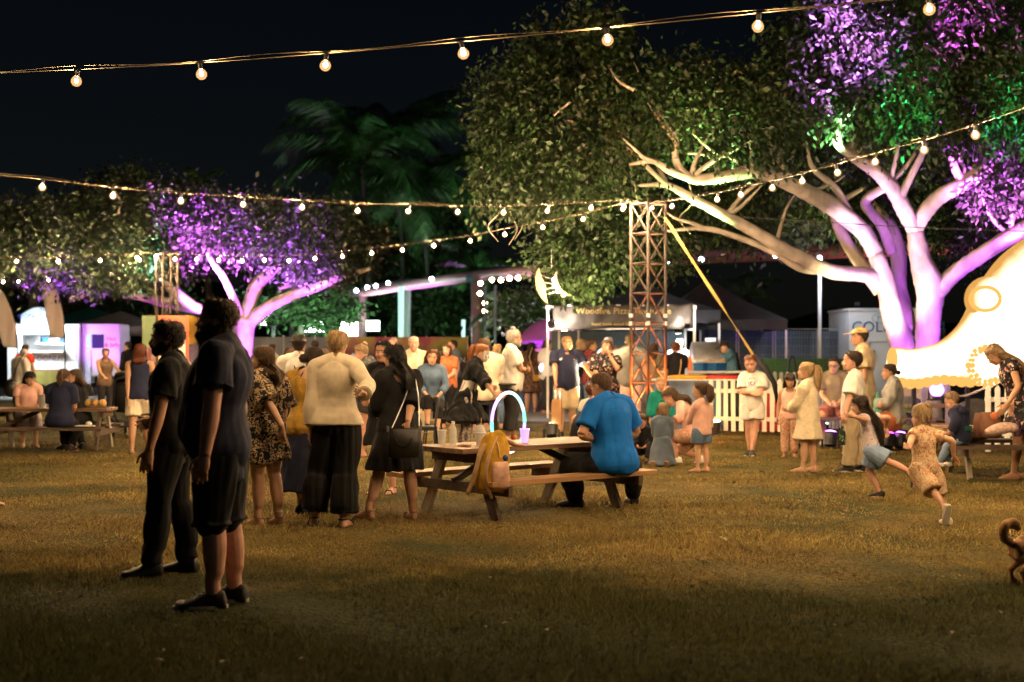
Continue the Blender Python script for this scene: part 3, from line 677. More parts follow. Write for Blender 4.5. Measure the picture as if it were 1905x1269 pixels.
# ================================================================== picnic tables
wood = mat('weathered_wood', (.23, .135, .075), .55, .35, 3.5, .5, 70, stretch=(.35, 6, 6))
wood2 = mat('dark_wood', (.10, .065, .045), .6, .35, 3.5, .5, 70, stretch=(.35, 6, 6))
wood3 = mat('honey_wood', (.32, .175, .075), .5, .3, 3.5, .4, 70, stretch=(.35, 6, 6))
leg_pale = mat('pale_timber', (.34, .29, .22), .65, .3, 4, .4, 60)
def picnic_table(label, c, rz, L=2.0, top=.62, seat=.36, tw=.72, so=.62, legx=.74, seatm=wood3, spread=.5):
    t = thing('picnic_table', label, 'picnic table', c, rz, 'wooden picnic tables on the lawn')
    nb = 5
    for k in range(nb):
        y = -tw / 2 + tw / nb * (k + .5)
        g = MB(); g.box((0, y, top - .0225 + random.uniform(-.002, .002)), (L + random.uniform(-.015, .015), tw / nb - .009, .045)); g.build('top_board', wood, t, bevel=.005)
    for s in (-1, 1):
        for k in range(2):
            y = s * so + (k - .5) * .135
            g = MB(); g.box((0, y, seat - .022), (L + random.uniform(-.01, .02), .127, .044)); g.build('seat_board', seatm, t, bevel=.006)
    for x in (-legx, legx):
        for s in (-1, 1):
            g = MB(); g.beam((x, s * spread, 0), (x, s * .22, top - .047), .1, .045, (1, 0, 0)); g.build('leg', leg_pale if s > 0 else wood2, t, bevel=.004)
        sx = .05 * (1 if x > 0 else -1)
        g = MB(); g.box((x + sx, 0, seat - .09), (.045, so * 2 + .24, .09)); g.build('seat_bearer', wood2, t, bevel=.004)
        g = MB(); g.box((x + sx, 0, top - .09), (.045, tw - .08, .085)); g.build('top_bearer', wood2, t, bevel=.004)
        g = MB(); g.beam((x + sx * 1.6, 0, seat - .05), (x * .28, 0, top - .05), .06, .045, (0, 1, 0)); g.build('brace', wood2, t, bevel=.004)
    return t
TC = Vector((.099, 13.09, 0)); TA = math.atan2(.975, 1.12)
picnic_table('weathered picnic table where the man in blue sits', TC, TA)
LT = Vector(((95 - CX) / F * 21.1, 21.2, 0))
picnic_table('dark picnic table shared by three women near the doughnut van', LT, R(3), 1.75, .62, .36, seatm=wood2)
RT = G(1905, 16.6)
picnic_table('picnic bench table with the hooded boy and a brown bag', RT, R(176), 2.0, .58, .40, seatm=wood2)
picnic_table('small table lit purple below the lantern', W(1742, 760, 22.6).xy.to_3d(), R(8), 1.1, .62, .34, tw=.6, so=.58, legx=.4)
bn = thing('bench', 'low wooden bench shared by the man in glasses and the woman in grey', 'bench', G(1605, 22.0), R(-18))
for k in range(3):
    g = MB(); g.box((0, -.14 + .14 * k, .41), (2.2, .13, .04)); g.build('seat_board', wood2, bn, bevel=.005)
for x in (-.95, .95):
    g = MB(); g.box((x, 0, .195), (.06, .36, .39)); g.build('leg', wood2, bn, bevel=.005)

# ---- things on the tables
def TL(u, v, z): # point in the main table's own frame
    return TC + Vector((math.cos(TA) * u - math.sin(TA) * v, math.sin(TA) * u + math.cos(TA) * v, z))
clear = mat('clear_plastic', (.85, .86, .85), .15, .03, 20, spec=.6, alpha=.42)
pinkdrink = mat('pink_drink', (.75, .25, .2), .3, .1, 20, alpha=.7)
def cup(label, p, h=.12, r=.042, lid=False, drink=False, glowc=None):
    t = thing('plastic_cup', label, 'cup', p, group='drinks on the picnic table')
    g = MB(); g.lathe((0, 0, 0), [(r * .68, 0), (r * .7, .004), (r * .98, h), (r * 1.05, h + .004), (r * 1.04, h - .004), (r * .94, h * .95), (r * .66, .008)], 16, False)
    g.face(list(range(16))[::-1]); g.build('cup_wall', glowc or clear, t, smooth=True)
    if drink:
        g = MB(); g.lathe((0, 0, .009), [(r * .63, 0), (r * .74, h * .32)], 14); g.build('drink', pinkdrink, t)
    if lid:
        g = MB(); g.lathe((0, 0, h + .005), [(r * 1.1, 0), (r * 1.06, .02), (r * .75, .055), (r * .35, .065)], 14, False); g.build('domed_lid', clear, t, smooth=True)
        g = MB(); g.tube([(0, 0, .02), (.012, .01, h + .13)], .005, 6); g.build('straw', mat('brown_straw', (.4, .25, .12), .5), t)
def onTop(px, d): return G(px, d) + Vector((0, 0, .624))
cup('clear plastic cup at the far corner of the picnic table', onTop(822, 12.75), .125, .045)
cup('clear domed cup with straw and pink drink on the picnic table', onTop(893, 12.62), .11, .048, True, True)
cup('violet glowing cup on the middle of the picnic table', onTop(976, 12.95), .125, .045, glowc=mat('violet_cup', (.6, .45, .85), .3, .05, 10, emis=(.55, .4, 1), es=.8))
bt = thing('water_bottle', 'clear water bottle standing between two plastic cups', 'bottle', onTop(843, 12.7), group='drinks on the picnic table')
g = MB(); g.lathe((0, 0, 0), [(.03, 0), (.033, .01), (.033, .06), (.030, .068), (.033, .076), (.033, .125), (.026, .155), (.013, .172), (.013, .185)], 14); g.build('bottle_body', clear, bt, smooth=True)
g = MB(); g.lathe((0, 0, .186), [(.016, 0), (.016, .02), (.014, .022)], 12); g.build('cap', white_paint, bt)
g = MB(); g.tube(catmull([(0, 0, 0), (.04, .02, .008), (.09, .0, .004), (.11, .03, .008)], 4), [.012] * 13, 6); o = g.build('napkin', mat('crumpled_brown_paper', (.4, .25, .14), .8, .2, 30), smooth=True); o.location = onTop(852, 12.5); tag(o, 'crumpled brown paper scrap on the picnic table', 'napkin')

# yellow backpack slung over the table end
mus = mat('mustard_canvas', (.46, .25, .016), .8, .28, 14, .4, 200)
tanl = mat('tan_strap', (.50, .32, .17), .65, .15, 20)
pinkp = mat('pink_quilting', (.60, .36, .27), .75, .25, 22, .3, 90)
bp = thing('backpack', 'mustard yellow backpack hanging over the picnic table end', 'backpack', W(915, 890, 12.05).xy.to_3d())
bz = lambda py: CH - (py - HY) / F * 12.05
ux, uy = Vector((.92, .38, 0)), Vector((-.38, .92, 0))
def sq(g, c, w, dd, n=24, p=.62):
    i0 = len(g.v)
    for k in range(n):
        a = 2 * math.pi * k / n; x, y = math.cos(a), math.sin(a)
        g.v.append(c + ux * w * math.copysign(abs(x) ** p, x) + uy * dd * math.copysign(abs(y) ** p, y))
    return list(range(i0, i0 + n))
g = MB(); g.rings([sq(g, Vector((xo, 0, bz(py))), w, dd) for py, w, dd, xo in ((912, .09, .07, .0), (908, .125, .10, .0), (880, .135, .115, .0), (850, .125, .11, .01), (828, .105, .09, .015), (812, .075, .07, .02), (804, .03, .04, .03))])
BAG = (g, mus, bp)
g2 = MB(); g2.rings([sq(g2, Vector((.065, -.085, bz(py))), w, dd) for py, w, dd in ((908, .06, .03), (902, .085, .05), (872, .08, .055), (860, .075, .045), (857, .06, .03))]); g2.build('front_pocket', pinkp, bp, smooth=True)
for py in (845, 895): g2 = MB(); g2.tube([Vector((.0, 0, bz(py))) + ux * .132 * math.cos(a) + uy * .116 * math.sin(a) for a in np.linspace(-math.pi, .0, 14)], .006, 5); g2.build('piping', tanl, bp)
g = MB(); g.ball((.11, -.075, bz(851)), (.032, .03, .03)); g.build('blue_pouch', mat('blue_cloth', (.02, .05, .2), .7), bp, smooth=True)
for pts in ([(.02, -.02, bz(808)), (-.08, -.09, bz(835)), (-.13, -.10, bz(870)), (-.16, -.08, bz(893)), (-.21, -.06, bz(918))],
            [(.03, -.05, bz(812)), (-.02, -.13, bz(840)), (-.05, -.15, bz(880)), (-.03, -.13, bz(905)), (.0, -.12, bz(925))]):
    g = MB(); g.tube(catmull(pts, 5), [.030 - .0006 * i for i in range(21)], 8, flat=.3, up=(.6, .8, 0)); g.build('shoulder_strap', tanl, bp, smooth=True)
g = MB(); g.tube(catmull([(.03, 0, bz(806)), (.10, .09, bz(818)), (.19, .20, .655), (.27, .3, .640)], 5), [.035, .035, .04, .045, .05, .05, .05, .05, .05, .045, .045, .04, .04, .03, .03, .02], 8, flat=.45); g.build('top_flap', pinkp, bp, smooth=True)
g = MB(); g.tube(catmull([(.02, -.02, bz(815)), (.05, -.1, bz(825)), (.07, -.12, bz(850))], 4), .007, 5); g.build('drawcord', tanl, bp)

# LED hoop with coloured segments
hp = thing('led_hoop', 'glowing hula hoop with teal, white and violet segments behind the table', 'hoop', W(946, 786, 16.6))
seg = [(.1, 1, .55), (.55, 1, .85), (.75, .3, 1), (.3, 1, .7), (.85, .7, 1), (.65, .2, 1), (.25, 1, .75), (.9, .85, 1)]
q = Matrix.Rotation(R(59), 3, 'Z') @ Matrix.Rotation(R(4), 3, 'Y')
for k in range(16):
    pts = [q @ Vector((.37 * math.cos(a), 0, .35 * math.sin(a))) for a in np.linspace(2 * math.pi * k / 16 + .02, 2 * math.pi * (k + 1) / 16 - .01, 7)]
    g = MB(); g.tube(pts, .016, 8); c = seg[(k * 3) % 8]; g.build('light_segment', glow('led_%d' % ((k * 3) % 8), c, 4.5), hp, smooth=True)

# three-women table: white cup, bread basket, paper on bench
g = MB(); g.lathe((0, 0, 0), [(.05, 0), (.065, .19), (.069, .192), (.066, .197), (.06, .18), (.045, .01)], 18, False); g.face(range(18)); o = g.build('paper_cup', white_paint, smooth=True); o.location = LT + Vector((-.13, -.1, .622)); tag(o, 'tall white paper cup on the three women\'s table', 'cup')
bk = thing('bread_tray', 'row of four golden buns on the three women\'s table', 'food', LT + Vector((.62, -.16, .622)))
g = MB(); g.box((0, 0, .008), (.46, .2, .016)); g.build('tray', wood2, bk)
bun = mat('golden_bun', (.50, .29, .085), .45, .25, 12)
for k in range(4):
    g = MB(); g.ball((-.16 + .107 * k, 0, .07), (.058, .085, .062), 14, 9); g.build('bun', bun, bk, smooth=True)
g = MB(); g.ball((0, 0, .02), (.16, .1, .012), 10, 5); g.ball((.05, .02, .05), (.05, .04, .035), 7, 5); o = g.build('paper_wrap', white_paint); o.location = LT + Vector((.66, -.62, .362)); tag(o, 'crumpled white paper on the bench end', 'paper')
# right table: brown bag and fluffy toy
bb = thing('carry_bag', 'tall brown fabric bag standing on the bench beside the hooded boy', 'bag', W(1843, 815, 16.1))
brn = mat('brown_canvas', (.17, .075, .045), .8, .2, 12, .3, 90)
g = MB(); g.rings([g.ring(Vector((0, 0, z)), Vector((1, 0, 0)), Vector((0, 1, 0)), w, dd, 14) for z, w, dd in ((0, .10, .07), (.02, .125, .09), (.16, .12, .085), (.25, .10, .07), (.29, .11, .05))]); g.build('bag_body', brn, bb, smooth=True)
g = MB(); g.rings([g.ring(Vector((-.12, .05, z)), Vector((1, 0, 0)), Vector((0, 1, 0)), w, dd, 10) for z, w, dd in ((0, .06, .04), (.2, .06, .04), (.28, .04, .02))]); g.build('side_panel', brn, bb, smooth=True)
g = MB(); g.ball((.02, -.06, .25), (.05, .03, .05)); g.build('orange_scarf', mat('orange_cloth', (.55, .16, .06), .8), bb, smooth=True)
g = MB(); g.tube(catmull([(.05, 0, .27), (.1, 0, .285), (.17, 0, .30)], 3), .009, 6); g.build('handle', brn, bb)
ty = thing('plush_toy', 'pale pink fluffy plush lying against the brown bag', 'toy', W(1856, 813, 15.75))
fl = mat('pink_plush', (.52, .36, .30), .95, .3, 30, .8, 120)
g = MB(); g.tube(catmull([(-.13, 0, .05), (-.02, .02, .075), (.10, .02, .10), (.19, .03, .085)], 5), lerps([.03, .062, .07, .06, .03], 16), 12); o = g.build('body', fl, ty, smooth=True)
g = MB(); g.ball((.17, .01, .10), (.065, .06, .055)); g.build('head', fl, ty, smooth=True)
pb = thing('water_bottle', 'violet shiny bottle held low by the woman at the edge', 'bottle', W(1893, 812, 16.0))
g = MB(); g.lathe((0, 0, 0), [(.034, 0), (.036, .01), (.036, .11), (.025, .14), (.015, .15), (.015, .17)], 12); g.build('bottle_body', mat('violet_foil', (.12, .06, .12), .2, .2, 12, metal=.4), pb, smooth=True)

# ================================================================== the pizza stall
canvas_b = mat('black_canvas', (.075, .062, .052), .5, .3, 5, .5, 9)
canvas_g = mat('grey_canvas', (.045, .045, .05), .7, .2, 3, .3, 12)
canvas_o = mat('olive_canvas', (.045, .042, .026), .75, .2, 3, .3, 12)
gold = mat('gold_print', (.55, .38, .12), .5, .1, 20)
def marquee(label, c, w, eave, peak, val, m, rz=0., legs=True, legm=white_paint):
    t = thing('marquee_tent', label, 'tent', c, rz, 'pop up tents around the lawn')
    g = MB(); h = w / 2; a = g.pts([(-h, -h, eave), (h, -h, eave), (h, h, eave), (-h, h, eave)]); mid = g.pts([(x * .45, y * .45, eave + (peak - eave) * .46) for x, y in ((-h, -h), (h, -h), (h, h), (-h, h))]); top = g.pts([(0, 0, peak)])
    for k in range(4): g.face((a[k], a[(k + 1) % 4], mid[(k + 1) % 4], mid[k])); g.face((mid[k], mid[(k + 1) % 4], top[0]))
    o = g.build('roof', m, t); s = o.modifiers.new('s', 'SOLIDIFY'); s.thickness = .01
    for k, (x0, y0, x1, y1) in enumerate(((-h, -h, h, -h), (h, -h, h, h), (h, h, -h, h), (-h, h, -h, -h))):
        g = MB(); n = 14; u = g.pts([(x0 + (x1 - x0) * i / n, y0 + (y1 - y0) * i / n, eave) for i in range(n + 1)]); b = g.pts([(x0 + (x1 - x0) * i / n, y0 + (y1 - y0) * i / n, eave - val - .012 * (i % 2)) for i in range(n + 1)])
        for i in range(n): g.face((u[i], u[i + 1], b[i + 1], b[i]))
        o = g.build('valance', m, t); s = o.modifiers.new('s', 'SOLIDIFY'); s.thickness = .006
    if legs:
        for x in (-h, h):
            for y in (-h, h):
                g = MB(); g.box((x * .985, y * .985, eave / 2), (.045, .045, eave)); g.build('leg', legm, t)
    return t
marquee('grey peaked tent behind the pizza banner', G(1195, 34.5), 3.3, 2.42, 3.15, .3, canvas_g, legs=True)
marquee('olive brown peaked tent beside the wire fence', G(1318, 36.6), 3.4, 2.25, 3.35, .25, canvas_o)
marquee('purple lit low tent behind the doughnut van', G(225, 52), 3.5, 2.35, 2.95, .3, mat('pale_canvas', (.35, .33, .34), .7, .15, 3))
marquee('teal tent roof between the van and the colour panels', G(170, 56), 4.2, 2.5, 3.2, .35, mat('teal_canvas', (.02, .20, .20), .7, .2, 3))
marquee('teal tent at the picture edge behind the flag', G(-40, 52), 3.6, 2.3, 3.0, .35, mat('teal_canvas', (.02, .20, .20), .7, .2, 3))
SD = 31.0
stall = thing('pizza_stall', 'pizza stall with a long black banner lit by two floodlights', 'food stall', G(1160, SD))
def SP(px, py, d=SD): return W(px, py, d) - stall.location
for px, d in ((1019, SD), (1292, SD), (1040, SD + 2.6), (1275, SD + 2.6)):
    g = MB(); a = SP(px, 572, d); g.box((a.x, a.y, a.z / 2), (.05, .05, a.z)); g.build('post', white_paint, stall)
    g = MB(); g.box((a.x, a.y - .01, a.z + .0), (.09, .07, .09)); g.build('corner_bracket', white_paint, stall, bevel=.01)
for py in (571, 613):
    g = MB(); g.beam(SP(1019, py, SD + .05), SP(1292, py - 2, SD + .05), .035, .035); g.build('crossbar', white_paint, stall)
for px in (1019, 1292):
    g = MB(); g.beam(SP(px, 613, SD + .06), SP(px + (15 if px < 1100 else -15), 613, SD + 2.6), .035, .035); g.build('crossbar', white_paint, stall)
g = MB(); nx, nz = 40, 8; ids = []
for j in range(nz + 1):
    row = []
    for i in range(nx + 1):
        u, v = i / nx, j / nz; px = 1029 + (1288 - 1029) * u; py = (568 + (565 - 568) * u) + (44 + 3 * math.sin(u * 9)) * v
        p = SP(px, py, SD - .05) + Vector((0, .03 * math.sin(u * 17 + v * 3) * (.3 + abs(u - .5)) + .022 * math.sin(u * 43 + v * 9 + 2 * math.sin(v * 7)) + .04 * math.cos(u * 6.28 * 1.5 + v * 2), 0)); row += g.pts([p])
    ids.append(row)
for j in range(nz):
    for i in range(nx): g.face((ids[j][i], ids[j + 1][i], ids[j + 1][i + 1], ids[j][i + 1]))
o = g.build('banner', canvas_b, stall, smooth=True); s = o.modifiers.new('s', 'SOLIDIFY'); s.thickness = .004
text('banner_lettering', 'Woodfire Pizza Townsville', .19, gold, stall, facing(SP(1160, 579, SD - .16)))
text('banner_lettering', 'hand made wood fired pizza', .10, gold, stall, facing(SP(1150, 603, SD - .16)))
for px in (1060, 1105, 1150, 1195, 1240):   # ties that lace the banner to its bar
    g = MB(); g.box(SP(px, 568, SD - .03), (.1, .09, .03)); g.build('lace', white_paint, stall)
def flood(label, p, tgt, power, col, size=100, s=400, r=.09):
    t = thing('floodlight', label, 'floodlight', p, group='white floodlights on the stalls')
    dr = (Vector(tgt) - Vector(p)).normalized(); q = dr.to_track_quat('-Y', 'Z').to_matrix()
    g = MB(); g.box((0, 0, 0), (r * 2.4, r, r * 1.8), q); g.build('housing', black, t)
    g = MB(); g.box(q @ Vector((0, -r * .53, 0)), (r * 2.2, .012, r * 1.6), q); g.build('lens', glow('flood_lens_%d' % s, col, s), t)
    L = spot('lamp', q @ Vector((0, -r * .7, 0)), (0, 0, 0), power, col, size, .6, r * .8, t); L.rotation_euler = dr.to_track_quat('-Z', 'Y').to_euler()
flood('white floodlight at the open end of the pizza banner', W(1026, 603, SD - .55), W(1085, 592, SD + .1), 170, (1, .9, .78), 150, 60, .07)
flood('white floodlight at the tower end of the pizza banner', W(1278, 606, SD - .5), W(1250, 588, SD + .1), 80, (1, .9, .78), 140, 30, .05)
flood('white work light under the pizza stall roof', W(1050, 610, SD + .6), W(1120, 720, SD - 3), 160, (.85, .93, 1), 150, 30, .06)
flood('white work light above the pizza counter', W(1262, 616, SD + .4), W(1300, 720, SD + 1.5), 260, (.8, .92, 1), 150, 30, .06)
# counter, tubs, white dome oven, notice
ct = thing('pizza_counter', 'white folding counter with blue tubs inside the pizza stall', 'counter', G(1310, 29.2))
def CP(px, py, d): return W(px, py, d) - ct.location
g = MB(); a = CP(1225, 690, 29.2); b = CP(1400, 690, 29.2); g.beam(a + Vector((0, 0, -.02)), b + Vector((0, 0, -.02)), .7, .04); g.build('counter_top', white_paint, ct)
for px in (1232, 1395):
    for dy in (-.3, .3):
        g = MB(); g.beam(CP(px, 690, 29.2 + dy) - Vector((0, 0, .045)), Vector((CP(px, 690, 29.2).x, dy, 0)), .035, .035, (1, 0, 0)); g.build('leg', steel, ct)
bluet = mat('blue_tub', (.015, .10, .28), .4, .1, 10)
for i, px in enumerate((1306, 1330)):
    tb = thing('storage_tub', ('blue tub with pale lid under the stall post', 'larger blue tub beside the pizza maker')[i], 'tub', W(px, 690, 29.0), group='blue tubs on the pizza counter')
    g = MB(); w = .16 + .06 * i; g.rings([g.ring(Vector((0, 0, z)), Vector((1, 0, 0)), Vector((0, 1, 0)), ww, ww * .7, 4) for z, ww in ((0, w), (.16, w * 1.12))]); g.build('tub_body', bluet, tb)
    g = MB(); g.box((0, 0, .18), (w * 1.75, w * 1.3, .03)); g.build('lid', mat('grey_lid', (.35, .4, .42), .5), tb, bevel=.006)
ov = thing('pizza_oven', 'rounded silver pizza oven glowing orange inside the stall', 'oven', W(1312, 690, 30.4))
g = MB(); g.rings([g.ring(Vector((x, 0, 0)), Vector((0, 1, 0)), Vector((0, 0, 1)), .42 * k, .62 * k, 20) for x, k in ((-.32, .8), (-.28, 1), (.25, 1), (.42, .85), (.5, .3))]); g.build('oven_shell', mat('brushed_steel', (.5, .5, .52), .35, .15, 6, metal=.7), ov, smooth=True)
g = MB(); g.rings([g.ring(Vector((x, -.05, .12)), Vector((0, 1, 0)), Vector((0, 0, 1)), .2, .2, 14) for x in (-.35, -.31)]); g.build('oven_mouth', glow('ember_glow', (1, .2, .04), .8), ov)
g = MB(); g.beam((0, -.55, .2), (.0, -.2, -.9), .08, .05); g.beam((0, .3, 0), (0, .3, -.9), .08, .05); g.build('stand', steel, ov)
g = MB(); g.box((0, 0, 0), (.24, .01, .13)); o = g.build('notice', white_paint); o.location = W(1322, 634, 32.5); tag(o, 'small white notice on the dark screen inside the pizza stall', 'notice')
g = MB(); g.box((0, 0, 1.0), (3.2, .03, 1.9)); o = g.build('screen_cloth', mat('slate_cloth', (.10, .135, .15), .8, .2, 3, .4, 10)); o.location = G(1150, 34.0); tag(o, 'blue grey cloth wall at the back of the pizza stall', 'screen')
# bins behind a printed wrap
bs = thing('bin_station', 'blue printed bin enclosure with a yellow lid and a red lid', 'bin station', G(1268, 26.3))
wrapm = mat('bin_print', (.10, .16, .26), .5, .75, 1.6)
bz0 = CH - (708 - HY) / F * 26.3
for x0, x1 in ((1168, 1242), (1243, 1300), (1301, 1345)):
    g = MB(); a = G(x0, 26.3) - bs.location; b = G(x1, 26.3) - bs.location; g.box(((a.x + b.x) / 2, 0, bz0 / 2), (b.x - a.x - .01, .03, bz0)); g.build('front_panel', wrapm, bs, bevel=.004)
g = MB(); a = G(1168, 26.3) - bs.location; b = G(1390, 26.3) - bs.location; g.box(((a.x + b.x) / 2, .4, bz0 + .012), (b.x - a.x, .8, .024)); g.build('counter_rim', white_paint, bs)
for px, c, nm in ((1285, (.75, .38, .04), 'yellow_lid'), (1352, (.6, .05, .03), 'red_lid')):
    m = mat(nm, c, .4, .1, 8); x = (G(px, 26.3) - bs.location).x
    g = MB(); g.rings([g.ring(Vector((x, .38, z + bz0)), Vector((1, 0, 0)), Vector((0, 1, 0)), w, w * .9, 12) for z, w in ((.03, .38), (.065, .40), (.085, .36), (.10, .15))]); g.build(nm, m, bs, smooth=True)
    g = MB(); g.box((x, .4, bz0 / 2), (.55, .6, bz0)); g.build('bin_body', mat('dark_bin', (.02, .025, .02), .5), bs, bevel=.02)
    g = MB(); g.box((x - .25, -.0, bz0 + .05), (.03, .04, .03)); g.box((x + .25, -.0, bz0 + .05), (.03, .04, .03)); g.build('handle', m, bs)

# purple umbrella, table and stools at the bar
um = thing('garden_umbrella', 'purple lit umbrella beside the pizza stall floodlight', 'umbrella', G(1030, 37))
g = MB(); rs = [g.ring(Vector((0, 0, z)), Vector((1, 0, 0)), Vector((0, 1, 0)), r, r, 16) for z, r in ((1.66, .95), (1.80, .90), (2.02, .74), (2.2, .5), (2.29, .24), (2.32, .03))]; g.rings(rs, False); o = g.build('canopy', mat('purple_canopy', (.42, .12, .55), .75, .1, 4), um, smooth=True); s = o.modifiers.new('s', 'SOLIDIFY'); s.thickness = .006
g = MB(); g.tube([(0, 0, 0), (0, 0, 2.34)], .02, 8); g.build('pole', steel, um)
for k in range(8):
    a = k * math.pi / 4; g = MB(); g.tube([(0, 0, 1.95), (.85 * math.cos(a), .85 * math.sin(a), 1.70)], .006, 4); g.build('rib', steel, um)
uplight('violet uplight under the purple umbrella', G(1012, 35.2), W(1005, 610, 36.6), 260, VIO, 70)
uplight('blue white spotlight on the stall post', W(1010, 697, 33), W(1040, 700, 28), 60, (.5, .6, 1), 80, 6, radius=.03)
bar = thing('bar_table', 'tall black bar table beside the man with crossed arms', 'table', G(921, 21.2))
g = MB(); g.lathe((0, 0, .95), [(.3, 0), (.32, .01), (.32, .03), (.3, .035)], 20); g.build('table_top', black, bar)
g = MB(); g.tube([(0, 0, .03), (0, 0, .95)], .035, 10); g.build('pole', black, bar)
g = MB(); g.lathe((0, 0, 0), [(.24, 0), (.24, .02), (.05, .04)], 18); g.build('base', black, bar)
def stool(label, p, h=.72):
    t = thing('bar_stool', label, 'stool', p, group='bar stools')
    g = MB(); g.lathe((0, 0, h - .045), [(.15, 0), (.17, .012), (.17, .04), (.14, .045)], 16); g.build('seat', black, t)
    for k in range(4):
        a = k * math.pi / 2 + .7; g = MB(); g.tube([(.2 * math.cos(a), .2 * math.sin(a), 0), (.12 * math.cos(a), .12 * math.sin(a), h - .045)], .012, 6); g.build('leg', black, t)
    g = MB(); g.tube([(.175 * math.cos(k * math.pi / 8), .175 * math.sin(k * math.pi / 8), .26) for k in range(17)], .008, 5); g.build('foot_ring', steel, t)
stool('black stool under the man in a cream shirt', G(903, 20.9), .72)
stool('black stool under the woman in a denim jacket', G(806, 21.1), .62)

# red framed walker
wk = thing('walking_frame', 'black and red walking frame beside the woman in a denim jacket', 'walker', G(792, 18.7))
rd = mat('red_frame', (.65, .07, .025), .4, .1, 10)
for x in (-.12, .14):
    g = MB(); g.tube(catmull([(x, -.1, .08), (x - .02, -.05, .4), (x + .02, .1, .78), (x + .02, .2, .84)], 4), .016, 8); g.build('frame_tube', rd if x < 0 else black, wk, smooth=True)
    g = MB(); g.lathe((0, 0, 0), [(.05, -.012), (.07, -.014), (.07, .014), (.05, .012)], 16); o = g.build('wheel', black, wk); o.location = (x, -.14, .07); o.rotation_euler = (0, R(90), 0)
    g = MB(); g.lathe((0, 0, 0), [(.05, -.012), (.07, -.014), (.07, .014), (.05, .012)], 16); o = g.build('wheel', black, wk); o.location = (x, .28, .07); o.rotation_euler = (0, R(90), 0)
    g = MB(); g.tube([(x, -.02, .45), (x, .28, .08)], .014, 7); g.build('rear_leg', black, wk)
g = MB(); g.tube(catmull([(-.12, -.14, .2), (.0, -.18, .23), (.1, -.16, .17), (.14, -.14, .1)], 4), .02, 8); g.build('mudguard', rd, wk, smooth=True)
g = MB(); g.box((0.01, .08, .45), (.28, .26, .05)); g.build('seat', black, wk, bevel=.015)
# ================================================================== fence panels, turf boxes, cold room
shade = mat('shade_cloth', (.075, .095, .12), .85, .35, .9, .3, 60)
fence = thing('wire_fence', 'temporary wire fence with dark shade cloth behind the picket fence', 'fence', G(1430, 38))
def FP(px, py, d=38.): return W(px, py, d) - fence.location
xs = [1300, 1372, 1440, 1523, 1600, 1680, 1760]
for a, b in zip(xs, xs[1:]):
    g = MB(); p = FP(a, 612); q = FP(b, 612)
    for k in range(9):
        x = p.x + .04 + (q.x - p.x - .08) * k / 8
        if k: 
            y0, y1 = .03 * math.sin(k * 2.1), .03 * math.sin(k * 2.1 - 2.1)
            i = g.pts([(px_, .03 + .02, .1), (x, .03 + y0 * .5, .1), (x, .03 + y0, p.z - .05), (px_, .03 + y1, p.z - .05)]); g.face(i)
        px_ = x
    g.build('shade_panel', shade, fence)
    g = MB(); g.tube([(p.x + .03, 0, .05), (p.x + .03, 0, p.z), (q.x - .03, 0, q.z), (q.x - .03, 0, .05)], .021, 6); g.build('panel_frame', steel, fence)
    g = MB(); n = 16
    for k in range(1, n): x = p.x + (q.x - p.x) * k / n; g.tube([(x, -.012, .1), (x, -.012, p.z)], .003, 3)
    for k in range(1, 9): z = p.z * k / 9; g.tube([(p.x + .04, -.018, z), (q.x - .04, -.018, z)], .003, 3)
    tag(g.build('wire_mesh', steel, fence), kind='stuff')
turf = mat('green_turf', (.055, .115, .03), .9, .3, 25, .8, 150)
for i, (x0, x1) in enumerate(((1418, 1492), (1500, 1572))):
    t = thing('turf_panel', ('green turf covered barrier behind the black strap sleeve', 'green turf covered barrier behind the man in glasses')[i], 'barrier', G((x0 + x1) / 2, 33.5), group='turf barriers at the fence')
    w = (x1 - x0) / F * 33.5; z1 = CH - (667 - HY) / F * 33.5
    g = MB(); g.box((0, 0, z1 / 2), (w, .25, z1)); g.build('turf_box', turf, t, bevel=.02)
    g = MB()
    for k in range(1500):
        x = random.uniform(-w / 2, w / 2); z = random.uniform(.05, z1); a = Vector((x, -.126, z)); e = Vector((random.uniform(-.02, .02), -random.uniform(.01, .03), random.uniform(-.005, .03)))
        i0 = g.pts([a + Vector((-.008, 0, 0)), a + Vector((.008, 0, 0)), a + e]); g.face(i0)
    tag(g.build('turf_blades', turf, t), kind='stuff')
t = thing('hose_stand', 'black looped hose rising between the turf barriers', 'hose', G(1473, 32.5))
g = MB(); z = CH - (697 - HY) / F * 32.5; g.tube(catmull([(-.08, 0, z - .2), (-.075, 0, z + .25), (0, 0, z + .42), (.075, 0, z + .25), (.08, 0, z - .2)], 5), .03, 8); g.build('hose', black, t, smooth=True)
g = MB(); g.box((0, 0, z / 2 - .1), (.22, .1, z - .2)); g.build('stand', black, t)

cold = thing('cold_room', 'white cold room container lettered in blue behind the fig tree trunk', 'container', G(1655, 36.8))
cw = mat('white_panel', (.70, .72, .72), .45, .06, 2)
g = MB(); w = (1730 - 1580) / F * 36.8; zt = CH - (577 - HY) / F * 36.8
g.box((0, 1.2, zt / 2 + .1), (w, 2.4, zt - .2)); g.build('wall', cw, cold, bevel=.02)
g = MB(); g.box((0, 1.2, zt + .02), (w + .06, 2.46, .05)); g.build('roof', cw, cold)
blue = mat('blue_lettering', (.012, .12, .26), .5, .05, 10); pale = mat('pale_lettering', (.22, .42, .5), .5, .05, 10)
x_ = lambda px: (G(px, 36.8) - cold.location).x
text('lettering', 'COLD ROOM', .40, blue, cold, facing((x_(1584), -.006, CH - (609 - HY) / F * 36.8)), align='LEFT')
text('logo_lettering', 'M', .2, pale, cold, facing((x_(1637), -.006, CH - (592 - HY) / F * 36.8)))
